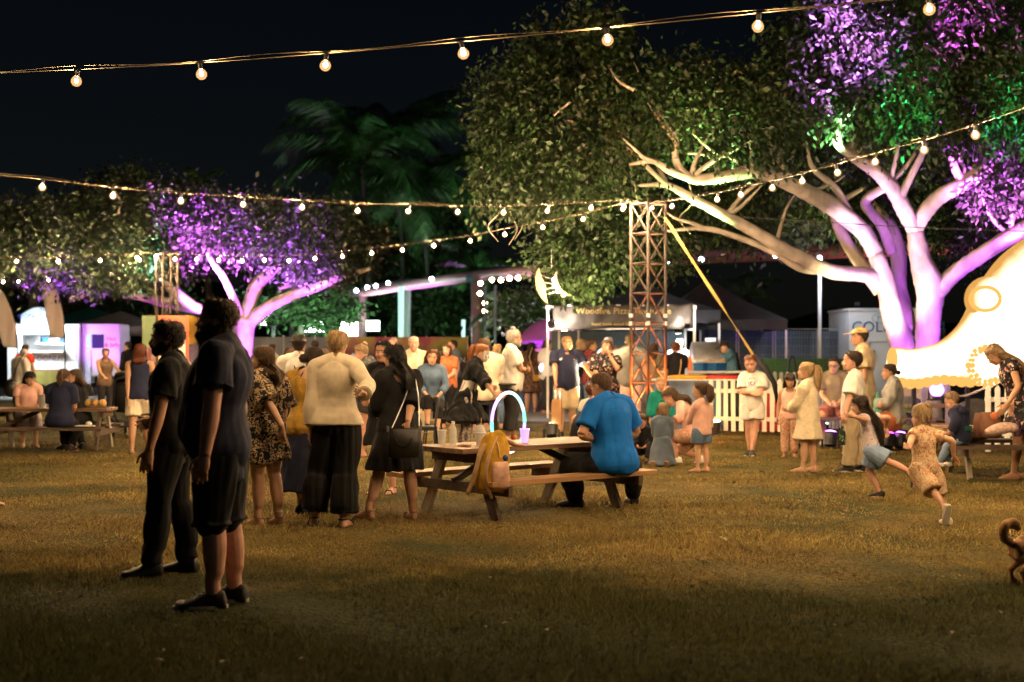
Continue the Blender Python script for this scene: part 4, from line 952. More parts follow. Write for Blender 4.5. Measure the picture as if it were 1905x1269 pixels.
g = MB(); g.tube([(x_(1637) + .2 * math.cos(a), -.004, CH - (592 - HY) / F * 36.8 + .13 * math.sin(a)) for a in np.linspace(0, 2 * math.pi, 25)], .008, 4); g.build('logo_ring', pale, cold)
g = MB(); xa, xb = x_(1618), x_(1690); zb = CH - (636 - HY) / F * 36.8; g.tube([(xa, -.01, .3), (xa, -.01, zb), (xb, -.01, zb), (xb, -.01, .3)], .012, 4); g.build('door_seal', mat('dark_seal', (.08, .09, .1), .6), cold)
g = MB(); g.box((xa + .1, -.03, zb - .28), (.05, .05, .14)); g.build('door_handle', steel, cold)
flood('white work light washing the cold room wall', W(1595, 566, 35.3), W(1640, 640, 36.8), 14, (.85, .95, 1), 130, 30, .05)
t = thing('light_pole', 'slim white lamp pole in front of the wire fence', 'lamp pole', G(1525, 36.5))
g = MB(); zt = CH - (488 - HY) / F * 36.5; g.tube([(0, 0, 0), (0, 0, zt)], [.055, .04], 8); g.build('pole', white_paint, t, smooth=True)
g = MB(); g.lathe((0, 0, zt), [(.05, 0), (.06, .03), (.06, .14), (.03, .17)], 10); g.build('lamp_head', glow('cool_glow', (.7, .75, 1), 9), t)
spot('lamp', (0, -.4, zt + .1), (0, 0, 0), 130, (.75, .8, 1), 150, .8, .1, t).rotation_euler = (R(12), 0, 0)
t = thing('gas_cylinder', 'teal gas bottle standing behind the seated woman in grey', 'cylinder', G(1631, 23.5))
g = MB(); g.lathe((0, 0, 0), [(.09, 0), (.1, .03), (.1, .55), (.08, .66), (.035, .72), (.035, .8)], 14); g.build('cylinder_body', mat('teal_paint', (.10, .30, .22), .5), t, smooth=True)

# ================================================================== glowing lantern creature
def lantern():
    t = thing('parade_lantern', 'huge glowing paper lantern sculpture of a sea creature behind the bench', 'lantern', G(1790, 21.6))
    D = 21.6; s = D / F
    def P(px, py, dd=0): return W(px, py, D + dd) - t.location
    prof = [(1652, 676, 13), (1664, 677, 30), (1690, 679, 30), (1715, 677, 31), (1750, 671, 37), (1785, 655, 52), (1812, 632, 75), (1840, 604, 98), (1872, 588, 120), (1915, 578, 138), (1985, 575, 148), (2060, 585, 125), (2110, 600, 72), (2125, 604, 20)]
    g = MB(); rs = []
    for x, y, r in catmull([Vector(p) for p in prof], 4):
        k = r * s; c = P(x, y); rs.append(g.ring(c, Vector((0, 1, 0)), Vector((0, 0, 1)), min(k * .85, .62), k, 28))
    g.rings(rs)
    body = bpy.data.materials.new('lantern_paper'); body.use_nodes = True; n = body.node_tree.nodes; l = body.node_tree.links; n.clear()      # oiled paper lit by lamps along the creature's middle: whitest there, amber towards its seams
    out = n.new('ShaderNodeOutputMaterial'); e = n.new('ShaderNodeEmission'); tc = n.new('ShaderNodeTexCoord'); nz = n.new('ShaderNodeTexNoise'); nz.inputs['Scale'].default_value = 2.6; nz.inputs['Detail'].default_value = 4
    at = n.new('ShaderNodeAttribute'); at.attribute_name = 'lamp'; ad = n.new('ShaderNodeMath'); ad.operation = 'MULTIPLY_ADD'; ad.inputs[1].default_value = .55; l.new(tc.outputs['Object'], nz.inputs['Vector']); l.new(nz.outputs[0], ad.inputs[0]); l.new(at.outputs['Fac'], ad.inputs[2])
    cr = n.new('ShaderNodeValToRGB'); el = cr.color_ramp.elements; el[0].color = (.62, .30, .07, 1); el[0].position = .32; el[1].color = (2.0, 1.75, 1.25, 1); el[1].position = .95; x = el.new(.62); x.color = (1.15, .86, .46, 1)
    l.new(ad.outputs[0], cr.inputs[0]); l.new(cr.outputs[0], e.inputs[0]); e.inputs[1].default_value = 1.0; l.new(e.outputs[0], out.inputs[0])
    def lampattr(o, f):
        a = o.data.attributes.new('lamp', 'FLOAT', 'POINT'); a.data.foreach_set('value', [f(v.co) for v in o.data.vertices])
    bo = g.build('body', body, t, smooth=True); cz = catmull([Vector((P(x, y).x, P(x, y).z, r * s)) for x, y, r in prof], 4); CXs = [c.x for c in cz]
    lampattr(bo, lambda v: 1 - abs((v.z - np.interp(v.x, CXs, [c.y for c in cz])) / max(.03, np.interp(v.x, CXs, [c.z for c in cz]))) ** 3.0)
    # head bump with the eye
    g = MB(); g.ball(P(1838, 556, -.12), (42 * s, .36, 42 * s), 24, 14); ho = g.build('head', body, t, smooth=True); hc = P(1838, 556); lampattr(ho, lambda v: 1 - min(1, (v - hc).xz.length / (42 * s)) ** 3)
    amber = glow('amber_paper', (1, .46, .11), .95); line_ = glow('grey_wash', (.92, .9, .82), .85)
    def ring(px, py, r0, dd, m, name, w=.014, sq=1.0, n=28, a0=0, a1=2 * math.pi):
        g = MB(); c = P(px, py, dd)
        g.tube([c + Vector((r0 * s * math.cos(a), .0, r0 * s * sq * math.sin(a))) for a in np.linspace(a0, a1, n)], w, 5); g.build(name, m, t)
    ring(1833, 556, 27, -.56, amber, 'eye_ring', .03, .8)
    g = MB(); g.ball(P(1826, 560, -.53), (10 * s, .03, 5 * s), 12, 6, Matrix.Rotation(R(-35), 3, 'Y')); g.build('pupil', line_, t)
    for rr, k in ((36, 22), (29, 18)):
        for q in range(k):
            a = 2 * math.pi * q / k; c = P(1838 + (rr + random.uniform(-1.5, 1.5)) * math.cos(a), 680 - (rr + random.uniform(-1.5, 1.5)) * math.sin(a), -.655)
            g = MB(); pr = random.uniform(4.0, 6.2) * s; g.ball(c, (pr, .03, pr * random.uniform(.8, 1.1)), 8, 5); g.build('petal', amber, t, smooth=True)
    g = MB(); g.ball(P(1838, 680, -.60), (38 * s, .04, 38 * s), 24, 8); fo = g.build('flower_disc', body, t, smooth=True); lampattr(fo, lambda v: 1.0)
    for px, py, r in ((1768, 662, 10), (1738, 665, 8), (1722, 668, 6), (1805, 645, 9), (1870, 640, 12), (1850, 462 + 60, 9), (1878, 560, 9), (1888, 500, 10)):
        ring(px, py, r, -.52 if px < 1800 else -.66, line_, 'painted_ring', .007, .75, 20)
    for k in range(13):    # scalloped hem
        u = k / 12; px = 1678 + 190 * u; py = 712 - 6 * u + 3 * math.sin(k)
        g = MB(); g.ball(P(px, py, -.3), (10.5 * s, .12, 10 * s), 10, 6); g.build('scallop', amber, t, smooth=True)
    g = MB(); g.ball(P(1660, 668, -.15), (9 * s, .15, 22 * s), 12, 8); g.build('tail_fin', amber, t, smooth=True)
    for px in (1700, 1800, 1880, 1980): g = MB(); g.beam(P(px, 690), Vector((P(px, 690).x, 0, 0)), .06, .06, (1, 0, 0)); g.build('stand_leg', black, t)
lantern()
# purple globe on the small table and rope
t = thing('globe_lamp', 'glowing violet globe lamp under the lantern between two purple posts', 'lamp', W(1743, 738, 22.6))
g = MB(); g.ball((0, 0, .11), .115, 16, 10); g.build('globe', glow('violet_globe', (.62, .22, 1), 4), t, smooth=True)
g = MB(); g.lathe((0, 0, -.03), [(.07, 0), (.08, .02), (.05, .04)], 12); g.build('base', black, t)
for px in (1718, 1763):
    g = MB(); g.box((0, 0, .5), (.07, .07, 1.0)); o = g.build('rope_post', mat('mauve_post', (.30, .24, .42), .6), bevel=.006); o.location = G(px, 22.3); tag(o, ('timber post on the near side of the globe lamp by the seated woman', 'timber rope post between the globe lamp and the hooded boy')[px > 1740], 'post', 'rope posts by the lantern')
    o.location.z = -.05 if px < 1740 else .03
a = W(1765, 737, 22.3); b = W(1832, 722, 20.7)
g = MB(); g.tube(catmull([a, a.lerp(b, .5) - Vector((0, 0, .05)), b], 8), .018, 6); tag(g.build('rope', mat('cream_rope', (.55, .5, .42), .9, .2, 40, .6, 120), smooth=True), 'cream rope slung from the purple post to the white pickets', 'rope')
for i, (px, d) in enumerate(((1690, 23), (1815, 21.9))):
    g = MB(); g.ball((0, 0, .36), (.36, .3, .38), 16, 10); o = g.build('draped_speaker', mat('grey_drape', (.08, .075, .085), .9, .3, 6, .6, 14), smooth=True); o.location = G(px, d); tag(o, ('dark draped bundle between the seated woman and the globe lamp', 'grey cloth covered mound behind the hooded boy')[i], 'cover', 'cloth covered mounds under the lantern')

# ================================================================== overhead pipe, posts, glowing slabs, moon
pipem = mat('pink_paint', (.42, .20, .24), .5, .12, 1)
pp = thing('overhead_pipe', 'long elevated pink pipe curving above the banner and behind the fig tree', 'shade structure', G(672, 74))
path = [W(560, 556, 80), W(640, 548, 74), W(760, 531, 67), W(885, 514, 60), W(1000, 503, 54), W(1150, 490, 49), W(1300, 479, 46), W(1500, 470, 43), W(1700, 462, 41), W(1905, 455, 40), W(2100, 452, 40)]
c = catmull([p - pp.location for p in path], 4); n = len(c)
g = MB(); g.tube(c, [.24 - .03 * i / n for i in range(n)], 12); g.build('pipe', pipem, pp, smooth=True)
for px, d, top, r in ((672, 72, 543, .26), (887, 60, 520, .24)):
    p = W(px, top, d) - pp.location; g = MB(); g.tube([(p.x, p.y, 0), (p.x, p.y, p.z)], r, 12); g.build('post', pipem, pp, smooth=True)
    g = MB(); g.box((p.x, p.y, p.z + .05), (.9, .6, .34)); g.build('saddle', mat('blue_steel', (.08, .14, .28), .5), pp, bevel=.03)
lt_ = thing('string_light', 'tiny white bulbs strung along the pink pipe', 'string light', G(740, 66), group='festoon strings over the lawn')
gm_ = glow('cool_bulb', (.75, .8, 1), 45); wm_ = glow('amber_bulb', (1, .7, .4), 45)
gb = MB(); gb.ball((0, 0, 0), .085, 8, 6); CB = gb.mesh('bulb'); CB.materials.append(gm_); gb = MB(); gb.ball((0, 0, 0), .085, 8, 6); WB = gb.mesh('bulb'); WB.materials.append(wm_)
PB = [(430, 556, 60, 0), (573, 555, 64, 0), (602, 551, 64, 0), (663, 541, 64, 0), (683, 535, 64, 0), (699, 532, 63, 0), (722, 527, 62, 0), (803, 519, 58, 0), (894, 527, 55, 1), (893, 546, 55, 1), (902, 564, 55, 1), (902, 579, 55, 1), (915, 521, 54, 1), (932, 521, 53, 1), (948, 518, 52, 1), (964, 517, 51, 1)]
for px, py, d, w in PB: share('bulb', (CB, WB)[w], lt_, W(px, py, d) - lt_.location)
g = MB(); g.tube(catmull([W(px, py - 2, d + .1) - lt_.location for px, py, d, w in PB[:8]] + [W(964, 512, 51) - lt_.location], 3), .012, 4); g.build('cable', black, lt_)
l3 = thing('string_light', 'three tiny violet bulbs hanging behind the tower strap', 'string light', W(1243, 487, 33), group='festoon strings over the lawn')
for px, py in ((1243, 487), (1305, 483), (1443, 475)): share('bulb', CB, l3, W(px, py, 33) - l3.location, scale=(.7, .7, .7))
g = MB(); g.tube([W(px, py - 3, 33) - l3.location for px, py in ((1200, 488), (1243, 487), (1305, 483), (1443, 475), (1530, 470))], .008, 4); g.build('cable', black, l3)
slabm = mat('glow_slab', (.6, .8, .8), .5, .05, 3, emis=(.55, 1, .88), es=.75)
slabd = mat('dim_slab', (.45, .52, .55), .5, .05, 3, emis=(.4, .6, .65), es=.16)
for px, y0, y1, d, w, m, lab in ((746, 533, 660, 56, .11, slabm, 'bright glowing white post behind the festival banner'), (757, 540, 660, 57, .14, slabd, 'dimmer grey post just behind the bright glowing post'), (862, 595, 660, 58, .07, slabm, 'short glowing white post beside the pink pipe post')):
    z1 = CH - (y0 - HY) / F * d; g = MB(); g.rings([g.ring(Vector((0, 0, z)), Vector((1, 0, 0)), Vector((0, 1, 0)), ww, ww, 10) for z, ww in ((0, w * .8), (z1 * .6, w), (z1, w * 1.1))])
    o = g.build('light_post', m, smooth=True); o.location = G(px, d); tag(o, lab, 'light post', 'glowing posts behind the banner')
mn = thing('moon_sculpture', 'wooden crescent moon with small lamps hanging beside the fig tree', 'sculpture', W(1020, 530, 25.1)); mn.scale = (.57, .57, .57)
ply = mat('pale_plywood', (.55, .40, .26), .6, .15, 4)
def crescent(g, c, R0, R1, off, a0, a1, n=18, th=.06):
    o = []; i_ = []
    for k in range(n + 1):
        a = a0 + (a1 - a0) * k / n; t_ = math.sin(math.pi * k / n)
        o.append((c[0] + R0 * math.cos(a), c[1] + R0 * math.sin(a))); i_.append((c[0] + (R0 - .012 - R1 * t_) * math.cos(a), c[1] + (R0 - .012 - R1 * t_) * math.sin(a)))
    rows = [g.pts([(x, y, z) for x, z in L]) for L in (o, i_) for y in (-th / 2, th / 2)]
    of, ob, jf, jb = rows
    for k in range(n):
        g.face((of[k], of[k + 1], jf[k + 1], jf[k])); g.face((ob[k], jb[k], jb[k + 1], ob[k + 1])); g.face((of[k], ob[k], ob[k + 1], of[k + 1])); g.face((jf[k], jf[k + 1], jb[k + 1], jb[k]))
g = MB(); crescent(g, (.42, .12), .82, .28, 0, R(150), R(238)); g.build('crescent', ply, mn)
g = MB(); crescent(g, (.62, .12), .46, .14, 0, R(140), R(280)); g.build('inner_crescent', ply, mn)
for a in (165, 182, 199, 216):
    g = MB(); g.tube([(.42 + .78 * math.cos(R(a)), 0, .12 + .78 * math.sin(R(a))), (.62 + .42 * math.cos(R(a + 10)), 0, .12 + .42 * math.sin(R(a + 10)))], .012, 5); g.build('ray', steel, mn)
for a in (175, 200, 225, 250):
    share('bulb', WB, mn, (.62 + .47 * math.cos(R(a)), -.08, .12 + .47 * math.sin(R(a))), scale=(.5, .5, .5))
g = MB(); g.tube([(.1, 0, .5), (.1, 0, 1.1)], .01, 4); g.build('hanger', steel, mn)
lp = thing('lattice_post', 'dark lattice post beside the pink pipe post', 'post', G(912, 52))
for x in (-.18, .18):
    g = MB(); g.tube([(x, 0, 0), (x, 0, 3.9)], .05, 6); g.build('upright', mat('violet_steel', (.16, .12, .26), .5), lp)
for k in range(9):
    g = MB(); g.tube([(-.18, 0, .3 + k * .4), (.18, 0, .5 + k * .4)], .025, 5); g.build('brace', mat('violet_steel', (.16, .12, .26), .5), lp)

# ================================================================== banners and screens
def fest():
    D = 40.0; x0, x1 = 640, 870; t = thing('festival_banner', 'black festival banner with pink and yellow flames along its top edge', 'banner', G((x0 + x1) / 2, D))
    w = (x1 - x0) / F * D; z1 = CH - (627 - HY) / F * D; z0 = .16
    m = bpy.data.materials.new('banner_print'); m.use_nodes = True; n = m.node_tree.nodes; l = m.node_tree.links; b = n['Principled BSDF']; b.inputs['Roughness'].default_value = .7
    tc = n.new('ShaderNodeTexCoord'); sp = n.new('ShaderNodeSeparateXYZ'); l.new(tc.outputs['Object'], sp.inputs[0])
    nz = n.new('ShaderNodeTexNoise'); nz.inputs['Scale'].default_value = 1.1; l.new(tc.outputs['Object'], nz.inputs['Vector'])
    hu = n.new('ShaderNodeValToRGB'); e = hu.color_ramp.elements; e[0].color = (.36, .36, .06, 1); e[0].position = .42; e[1].color = (.36, .07, .12, 1); e[1].position = .56
    l.new(nz.outputs[0], hu.inputs[0])
    ma = n.new('ShaderNodeMath'); ma.operation = 'MULTIPLY_ADD'; ma.inputs[1].default_value = .55; l.new(nz.outputs[0], ma.inputs[0]); l.new(sp.outputs['Z'], ma.inputs[2])
    fa = n.new('ShaderNodeMapRange'); fa.inputs['From Min'].default_value = 1.5; fa.inputs['From Max'].default_value = 2.0; l.new(ma.outputs[0], fa.inputs[0])
    lo = n.new('ShaderNodeMapRange'); lo.inputs['From Min'].default_value = .75; lo.inputs['From Max'].default_value = .35; l.new(ma.outputs[0], lo.inputs[0])
    mi = n.new('ShaderNodeMixRGB'); mi.inputs[1].default_value = (.022, .02, .024, 1); l.new(fa.outputs[0], mi.inputs[0]); l.new(hu.outputs[0], mi.inputs[2])
    m3 = n.new('ShaderNodeMixRGB'); m3.inputs[2].default_value = (.3, .07, .13, 1); l.new(lo.outputs[0], m3.inputs[0]); l.new(mi.outputs[0], m3.inputs[1])
    l.new(m3.outputs[0], b.inputs['Base Color'])
    g = MB(); k = 24; a = g.pts([(-w / 2 + w * i / k, .03 * math.sin(i * 1.3), z0) for i in range(k + 1)]); c = g.pts([(-w / 2 + w * i / k, .015 * math.sin(i * 1.3), z1) for i in range(k + 1)])
    for i in range(k): g.face((a[i], a[i + 1], c[i + 1], c[i]))
    g.build('cloth', m, t, smooth=True)
    wt = mat('white_print', (.62, .6, .6), .6, .03, 5); pk = mat('pink_print', (.55, .07, .22), .6, .03, 5)
    x = lambda px: (G(px, D) - t.location).x; z = lambda py: CH - (py - HY) / F * D
    for body, py, mm in (('NORTH', 659, wt), ('AUSTRALIAN', 670, wt), ('FESTIVAL', 681, pk), ('OF ARTS', 692, pk)):
        text('lettering', body, .205, mm, t, facing((x(786), -.05, z(py))), align='LEFT')
    for i in range(4):
        g = MB(); g.tube([(-w / 2 + w * i / 3, .06, 0), (-w / 2 + w * i / 3, .06, z1 + .03)], .02, 6); g.build('fence_post', steel, t)
fest()
gs_ = thing('screen_fence', 'grey blue cloth screen behind the group by the violet trunk', 'fence', G(545, 42))
sm_ = mat('grey_screen', (.20, .22, .27), .85, .2, 1.2, .4, 8)
for a, b in ((470, 528), (528, 586), (586, 645)):
    g = MB(); p = (G(a, 42) - gs_.location).x; q = (G(b, 42) - gs_.location).x; z1 = CH - (627 - HY) / F * 42; k = 8
    lo = g.pts([(p + .02 + (q - p - .04) * i / k, .025 * math.sin(i * 1.9), .08) for i in range(k + 1)]); hi = g.pts([(p + .02 + (q - p - .04) * i / k, .015 * math.sin(i * 1.9 + .5), z1) for i in range(k + 1)])
    for i in range(k): g.face((lo[i], lo[i + 1], hi[i + 1], hi[i]))
    g.build('screen_panel', sm_, gs_, smooth=True); g = MB(); g.tube([(p, 0, 0), (p, 0, z1 + .04)], .025, 6); g.build('post', steel, gs_)
flood('white floodlight far behind the grey screen shining through the bushes', W(584, 600, 70), W(584, 640, 50), 900, (.8, 1, .95), 120, 26, .55)
flood('second white floodlight far behind the short haired blond woman', W(650, 612, 72), W(640, 640, 50), 700, (1, .95, .85), 120, 22, .42)
flood('pale floodlight far behind the violet tree trunk', W(485, 592, 75), W(500, 640, 50), 400, (.95, 1, .7), 120, 12, .42)
flood('pale floodlight far behind the festival banner', W(693, 606, 74), W(700, 640, 50), 200, (.8, .95, 1), 120, 9, .32)
for i, px in enumerate((508, 542, 606)):
    g = MB(); g.tube([(0, 0, 0), (0, 0, 4.2)], [.12, .08], 8); o = g.build('street_pole', mat('dull_pole', (.2, .17, .16), .6), smooth=True); o.location = G(px, 66); tag(o, ('slim grey pole behind the violet tree', 'dark pole between the violet tree and the fedora man', 'dark pole nearest the bright white floodlight')[i], 'pole', 'poles far behind the screen')

ib = thing('info_tower', 'square sign column with pale green and orange panels around the far tower foot', 'sign', G(293, 29.2), R(0))
z1 = CH - (587 - HY) / F * 29.3
def panel(a, b, z0, z1, name, m, lip=0):
    g = MB(); g.beam(Vector((a[0], a[1], (z0 + z1) / 2)), Vector((b[0], b[1], (z0 + z1) / 2)), .03, z1 - z0); g.build(name, m, ib)
A_ = (-.385, .30); B_ = (0, 0); C_ = (.51, .27)
zm = CH - (648 - HY) / F * 29.2
panel(A_, B_, zm + .005, z1, 'green_panel', mat('mint_panel', (.42, .58, .32), .6, .12, 1.5))
panel(A_, B_, .0, zm, 'poster_panel', patterned('pink_poster', (.55, .2, .25), [(.7, .6, .6), (.6, .35, .4), (.75, .5, .45)], 6, .5))
panel(B_, C_, zm + .25, z1, 'orange_panel', mat('coral_panel', (.62, .14, .07), .6, .1, 1.5))
panel(B_, C_, .0, zm + .245, 'info_panel', patterned('pale_poster', (.5, .42, .4), [(.65, .55, .5), (.4, .2, .25)], 5, .5))
g = MB(); g.box((0, -.02, z1 / 2), (.05, .05, z1 + .01)); g.build('edge_post', mat('brown_post', (.1, .07, .03), .6), ib)
g = MB(); g.box((.07, .56, z1 / 2), (.88, .03, z1)); g.build('back_panel', mat('coral_panel', (.62, .14, .07)), ib)
yb = thing('round_sign', 'yellow and mauve curved sign behind the bearded man', 'sign', G(352, 35))
g = MB(); g.rings([g.ring(Vector((0, y, 2.0)), Vector((1, 0, 0)), Vector((0, 0, 1)), .36, .36, 24) for y in (-.03, .03)]); g.build('yellow_disc', mat('yellow_panel', (.65, .38, .05), .6), yb)
g = MB(); g.box((-.05, .1, 1.1), (.5, .05, 2.2)); g.build('mauve_board', mat('mauve_panel', (.25, .2, .3), .6), yb)
# ================================================================== the doughnut van
dv = thing('doughnut_van', 'white doughnut van with an arched sign and bright serving hatch', 'food van', G(80, 46))
VD = 46.0
def VP(px, py, d=VD): return W(px, py, d) - dv.location
def vbox(name, x0, x1, y0, y1, m, d0=0., dep=.05, bev=0):
    a = VP(x0, y0); b = VP(x1, y1); g = MB(); g.box(((a.x + b.x) / 2, d0 + dep / 2, (a.z + b.z) / 2), (abs(b.x - a.x), dep, abs(a.z - b.z))); return g.build(name, m, dv, bevel=bev)
vw = mat('van_white', (.72, .73, .74), .4, .05, 2)
vbox('rear_wall', 14, 146, 608, 712, vw, 1.75, .05); vbox('roof', 12, 148, 603, 609, vw, 0, 1.8, .01); vbox('floor', 14, 146, 705, 714, vw, .1, 1.7)
vbox('front_pillar', 14, 40, 610, 712, vw, 0, .06); vbox('front_pillar', 121, 146, 610, 712, vw, 0, .06)
vbox('side_wall', 13, 16, 609, 712, vw, .07, 1.66); vbox('side_wall', 144, 147, 609, 712, vw, .07, 1.66)
vbox('light_fascia', 15, 145, 607, 622, glow('white_fascia', (.78, .93, 1), 5), -.06, .05, .01)
vbox('counter_front', 41, 120, 655, 692, mat('cream_front', (.62, .60, .52), .5), -.02, .06)
vbox('counter_top', 38, 122, 652, 656, vw, -.28, .5)
vbox('display_shelf', 48, 112, 637, 641, mat('shelf_grey', (.4, .45, .45), .4), .9, .5)
for i, px in enumerate((52, 66, 78, 90, 102)):
    o = vbox('machine', px - 5, px + 5, 624 + (i % 3) * 3, 637, (steel, bluet, white_paint)[i % 3], .9, .3, .01)
menu = patterned('menu_print', (.68, .7, .72), [(.2, .25, .4), (.5, .55, .6)], 9, .2)
vbox('menu_board', 19, 36, 625, 665, menu, -.03, .025); vbox('menu_board', 124, 142, 625, 670, menu, -.03, .025)
navy = mat('navy_lettering', (.03, .04, .30), .5, .05, 5)
text('lettering', 'HOT DONUTS', .24, navy, dv, facing((VP(81, 667).x, -.035, VP(81, 667).z)))
vbox('topping_row', 62, 121, 688, 695, mat('berry_row', (.30, .06, .07), .6, .4, 14), -.3, .1)
g = MB(); a = [VP(44 + 84 * k / 12, 690 + 0 * k) for k in range(13)]; pts = []
u = g.pts([(p.x, -.36 - .06 * math.sin(k), p.z) for k, p in enumerate(a)]); lo = g.pts([(p.x, -.36 - .06 * math.sin(k * 1.7), VP(44, 716 + 2 * math.sin(k)).z) for k, p in enumerate(a)])
for k in range(12): g.face((u[k], u[k + 1], lo[k + 1], lo[k]))
g.build('yellow_skirt', mat('mustard_cloth', (.30, .26, .06), .8, .15, 4), dv, smooth=True)
g = MB(); n = 16; arc = [(33 + 65 * k / n, 586 - 15 * math.sin(math.pi * k / n)) for k in range(n + 1)]
f = g.pts([VP(x, y) + Vector((0, .3, 0)) for x, y in arc] + [VP(98, 604) + Vector((0, .3, 0)), VP(33, 604) + Vector((0, .3, 0))]); b = g.pts([Vector(g.v[i]) + Vector((0, .08, 0)) for i in f])
g.face(f[::-1]); g.face(b)
for k in range(len(f)): g.face((f[k], f[(k + 1) % len(f)], b[(k + 1) % len(f)], b[k]))
g.build('arched_sign', mat('sign_blue', (.55, .68, .75), .5, .08, 1.5, emis=(.6, .8, 1), es=.25), dv)
for body, px, py, sz in (('THE', 77, 577, .17), ('DONUT DUDE', 70, 588, .22)):
    text('sign_lettering', body, sz, navy, dv, facing((VP(px, py).x, .29, VP(px, py).z)))
text('sign_lettering', 'hot and fresh', .17, mat('brown_lettering', (.3, .16, .16), .5), dv, facing((VP(66, 599).x, .29, VP(66, 599).z)))
# lit purple end of the trailer
vp = mat('van_lilac', (.60, .52, .66), .45, .06, 2)
vbox('end_wall', 149, 219, 602, 700, vp, .2, 1.2, .03)
vbox('end_window', 168, 190, 622, 648, mat('dark_glass', (.05, .03, .12), .1, .1, 3, spec=.8), .18, .02); vbox('end_window', 158, 165, 622, 646, glow('cyan_lamp', (.5, .75, 1), 1.2), .17, .02)
vbox('end_door', 150, 166, 650, 716, mat('door_lilac', (.45, .45, .62), .5), .17, .025, .004)
text('end_lettering', 'Hot\n & Jelly', .2, mat('red_lettering', (.6, .03, .08), .5), dv, facing((VP(204, 636).x, .19, VP(204, 636).z)))
for px in (178, 186): 
    g = MB(); p = VP(px, 700); g.beam((p.x, .5, p.z), (p.x, .5, 0), .05, .05, (1, 0, 0)); g.build('jack_leg', steel, dv)
for px in (60, 110):
    g = MB(); g.lathe((0, 0, 0), [(.2, -.08), (.33, -.09), (.33, .09), (.2, .08)], 20); o = g.build('wheel', black, dv); o.location = (VP(px, 720).x, .35, .33); o.rotation_euler = (R(90), 0, 0)
spot('lamp', (VP(80, 620).x, -1.1, VP(80, 606).z), (0, 0, 0), 330, (.78, .92, 1), 160, .6, .3, dv).rotation_euler = (R(40), 0, 0)  # added light hanging free before the van, brightens its serving front
spot('lamp', (VP(80, 620).x, .6, VP(80, 614).z), (0, 0, 0), 220, (.9, .97, 1), 170, .6, .3, dv).rotation_euler = (R(0), 0, 0)
uplight('violet uplight beside the doughnut van end', G(212, 42.8), W(192, 640, 46), 800, (.65, .12, 1), 34)
flag_m = patterned('flag_print', (.76, .62, .56), [(.74, .64, .58), (.62, .36, .3), (.72, .58, .55)], 1.4, .5)
def feather(label, pole, sail, d):
    base = G(pole[0][0], d); t = thing('feather_flag', label, 'flag', base, group='feather flags by the doughnut van')
    g = MB(); g.tube(catmull([Vector((0, 0, 0))] + [W(x, y, d) - base for x, y in pole[1:]], 5), .02, 6); g.build('pole', black, t)
    A_ = catmull([W(x, y, d) - base for x, y in sail[0]], 5); B_ = catmull([W(x, y, d) - base for x, y in sail[1]], 5); g = MB(); prev = None
    for i, (a, b) in enumerate(zip(A_, B_)):
        r = g.pts([a.lerp(b, k / 5) + Vector((0, .05 * math.sin(k * 1.4 + i * .35), 0)) for k in range(6)])
        if prev:
            for k in range(5): g.face((prev[k], prev[k + 1], r[k + 1], r[k]))
        prev = r
    o = g.build('sail', flag_m, t, smooth=True); s = o.modifiers.new('s', 'SOLIDIFY'); s.thickness = .006
feather('faded feather flag leaning over the doughnut van sign', [(121, 700), (120, 612), (113, 565), (101, 530), (86, 512), (72, 514)], ([(66, 515), (74, 530), (82, 560), (87, 592), (92, 628)], [(84, 511), (101, 528), (113, 563), (118, 590), (122, 630)]), 43)
feather('pale feather flag at the picture edge beside the doughnut van', [(33, 700), (31, 625), (22, 580), (8, 545), (-8, 530)], ([(-20, 540), (-16, 570), (-8, 600), (0, 622), (6, 645)], [(-4, 533), (12, 554), (25, 588), (31, 614), (33, 648)]), 43)
